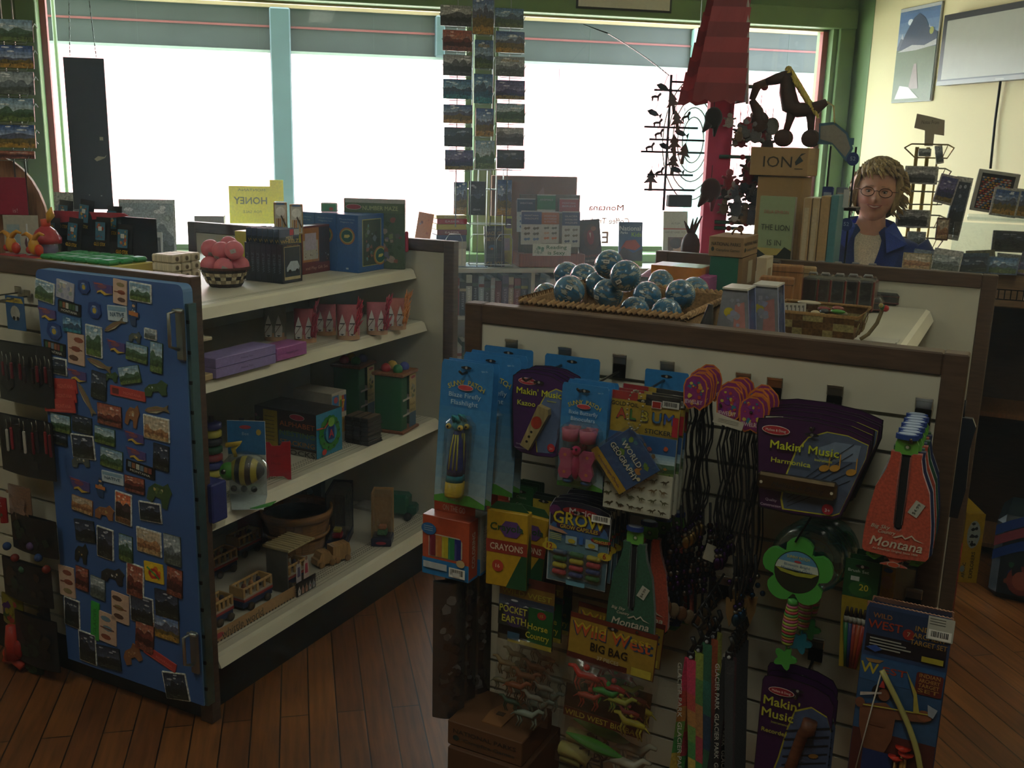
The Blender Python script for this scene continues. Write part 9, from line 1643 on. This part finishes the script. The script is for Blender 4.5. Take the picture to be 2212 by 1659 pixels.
for r_,(py,n,L_) in enumerate(((780,12,.05),(920,12,.07))):
 for q in range(n):
  x,z=lp(5+9.2*q,py+5*(q % 2)+q*1.2,YG-.02*(q % 3));t=thing('pocket_knife',('dark red pen shaped trinket hanging in the upper row at the left edge','red or white handled trinket hanging in the lower row at the left edge')[r_],'trinket',(x,YG-.02*(q % 3),z),0,'G',('upper row of pen shaped trinkets','lower row of pen shaped trinkets')[r_])
  obj('ring',MB().tube([(0,0,.03),(.003,0,.015),(0,0,0)],.0015,'a8a8a4',5),'metal',t);obj('handle',MB().bbox(-.005,.005,-.004,.004,-L_,0,('5c1420','20181c','a8a49c','7c1c24')[(q+r_) % (2+2*r_)],.003),'plastic',t)
lbag(40,1050,.10,.11,('6c4828','7c5434','5c3c24'),'tan fringed leather pouch hanging at the left edge',m='cloth');lbag(5,1075,.03,.08,('8c1c1c','a8a8a0','2c5c3c'),'red and white pack at the far left edge',seed=4)
for q in range(6):x,z=lp(15+17*q,1180+25*(q % 3),YG-.02);obj('glass_ball',MB().ball(0,0,0,.013,col=('24406c','6c1c14','2c4c34','503c64')[q % 4]),'plastic',loc=(x,YG-.02,z),frame='G',label='dark glossy ball in a net at the left edge',cat='ball',group='glossy balls in a net at the left edge')
lbag(25,1285,.10,.10,('7c7420','3c1c5c','8c2c24','2c4c20'),'yellow and purple toy pack at the lower left edge',seed=7);lbag(90,1270,.05,.20,('18181c','3c3c3c','6c6860','24241f'),'dark toy pack with pale labels at the lower left',seed=8)
x,z=lp(35,1345);t=thing('red_toy','bright red plastic toy figure at the lower left edge','toy',(x,YG-.02,z));obj('body',MB().tube([(0,0,0),(0,0,-.05),(.005,0,-.11)],[.015,.022,.03],'a02c20',8).ball(-.02,0,-.10,.02,col='a8301c').ball(.03,0,-.075,.02,.014,.03,'8c1c18').tube([(-.04,0,-.13),(0,0,-.12),(.04,0,-.135)],.014,'a83420',6),'plastic',t)
for q,(px,py,w_,h_,lb) in enumerate(((48,742,.235,.18,'wide black sheet added to darken behind the upper row of pen shaped trinkets'),(52,902,.235,.18,'wide black sheet added to darken behind the lower row of pen shaped trinkets'),(70,1115,.20,.12,'dark net pouch below the fringed leather pouch'),(55,1215,.22,.13,'dark green and black net of glossy balls at the left edge'),(75,1330,.19,.17,'black and green toy pack beside the bright red figure'))):lbag(px,py,w_,h_,(('18181a','141416','1e1c1e','1a1418') if q < 2 else ('16181a','1c2c20','2c2018','101012')),lb,1.935-.006*q,20+q)  # black sheets and dark packs added to darken the pale board here
lbag(70,1395,.08,.09,('1c3c24','14201c','2c5030'),'dark green toy pack at the bottom of the left edge',seed=9);x,z=lp(62,1475);obj('yellow_label',MB().bbox(-.015,.015,0,.002,-.01,.012,'8c8420',.0005),'print',loc=(x,YG,z),frame='G',label='small yellow label below the dark green toy pack',cat='label')
for q in range(2):x,z=lp(38+20*q,625+8*q,1.975);obj('peg_hook',MB().bbox(-.014,.014,-.004,0,-.014,.009,'a8a498',.002).tube([(0,0,-.01),(0,-.1,-.01)],.0025,'8a8880',6),'metal',loc=(x,1.978,z),frame='G',label='chrome peg hook above the blue card pack, %s one' % ('first','second')[q],cat='hook')
# ------------------------------------------------------------------ scatter volume added to imitate lens glare near the windows
hm=bpy.data.materials.new('glare_volume');hm.use_nodes=True;n=hm.node_tree;[n.nodes.remove(x) for x in list(n.nodes)]
o=n.nodes.new('ShaderNodeOutputMaterial');v=n.nodes.new('ShaderNodeVolumeScatter');v.inputs['Density'].default_value=.022;v.inputs['Anisotropy'].default_value=.72;v.inputs['Color'].default_value=(.9,.97,1,1)
n.links.new(v.outputs[0],o.inputs['Volume']);MATS['glare_volume']=hm
obj('glare_volume',MB().box(LX+.01,WX-.01,BY+.01,WY-.17,.01,CZ-.12,'ffffff'),'glare_volume',kind='stuff')
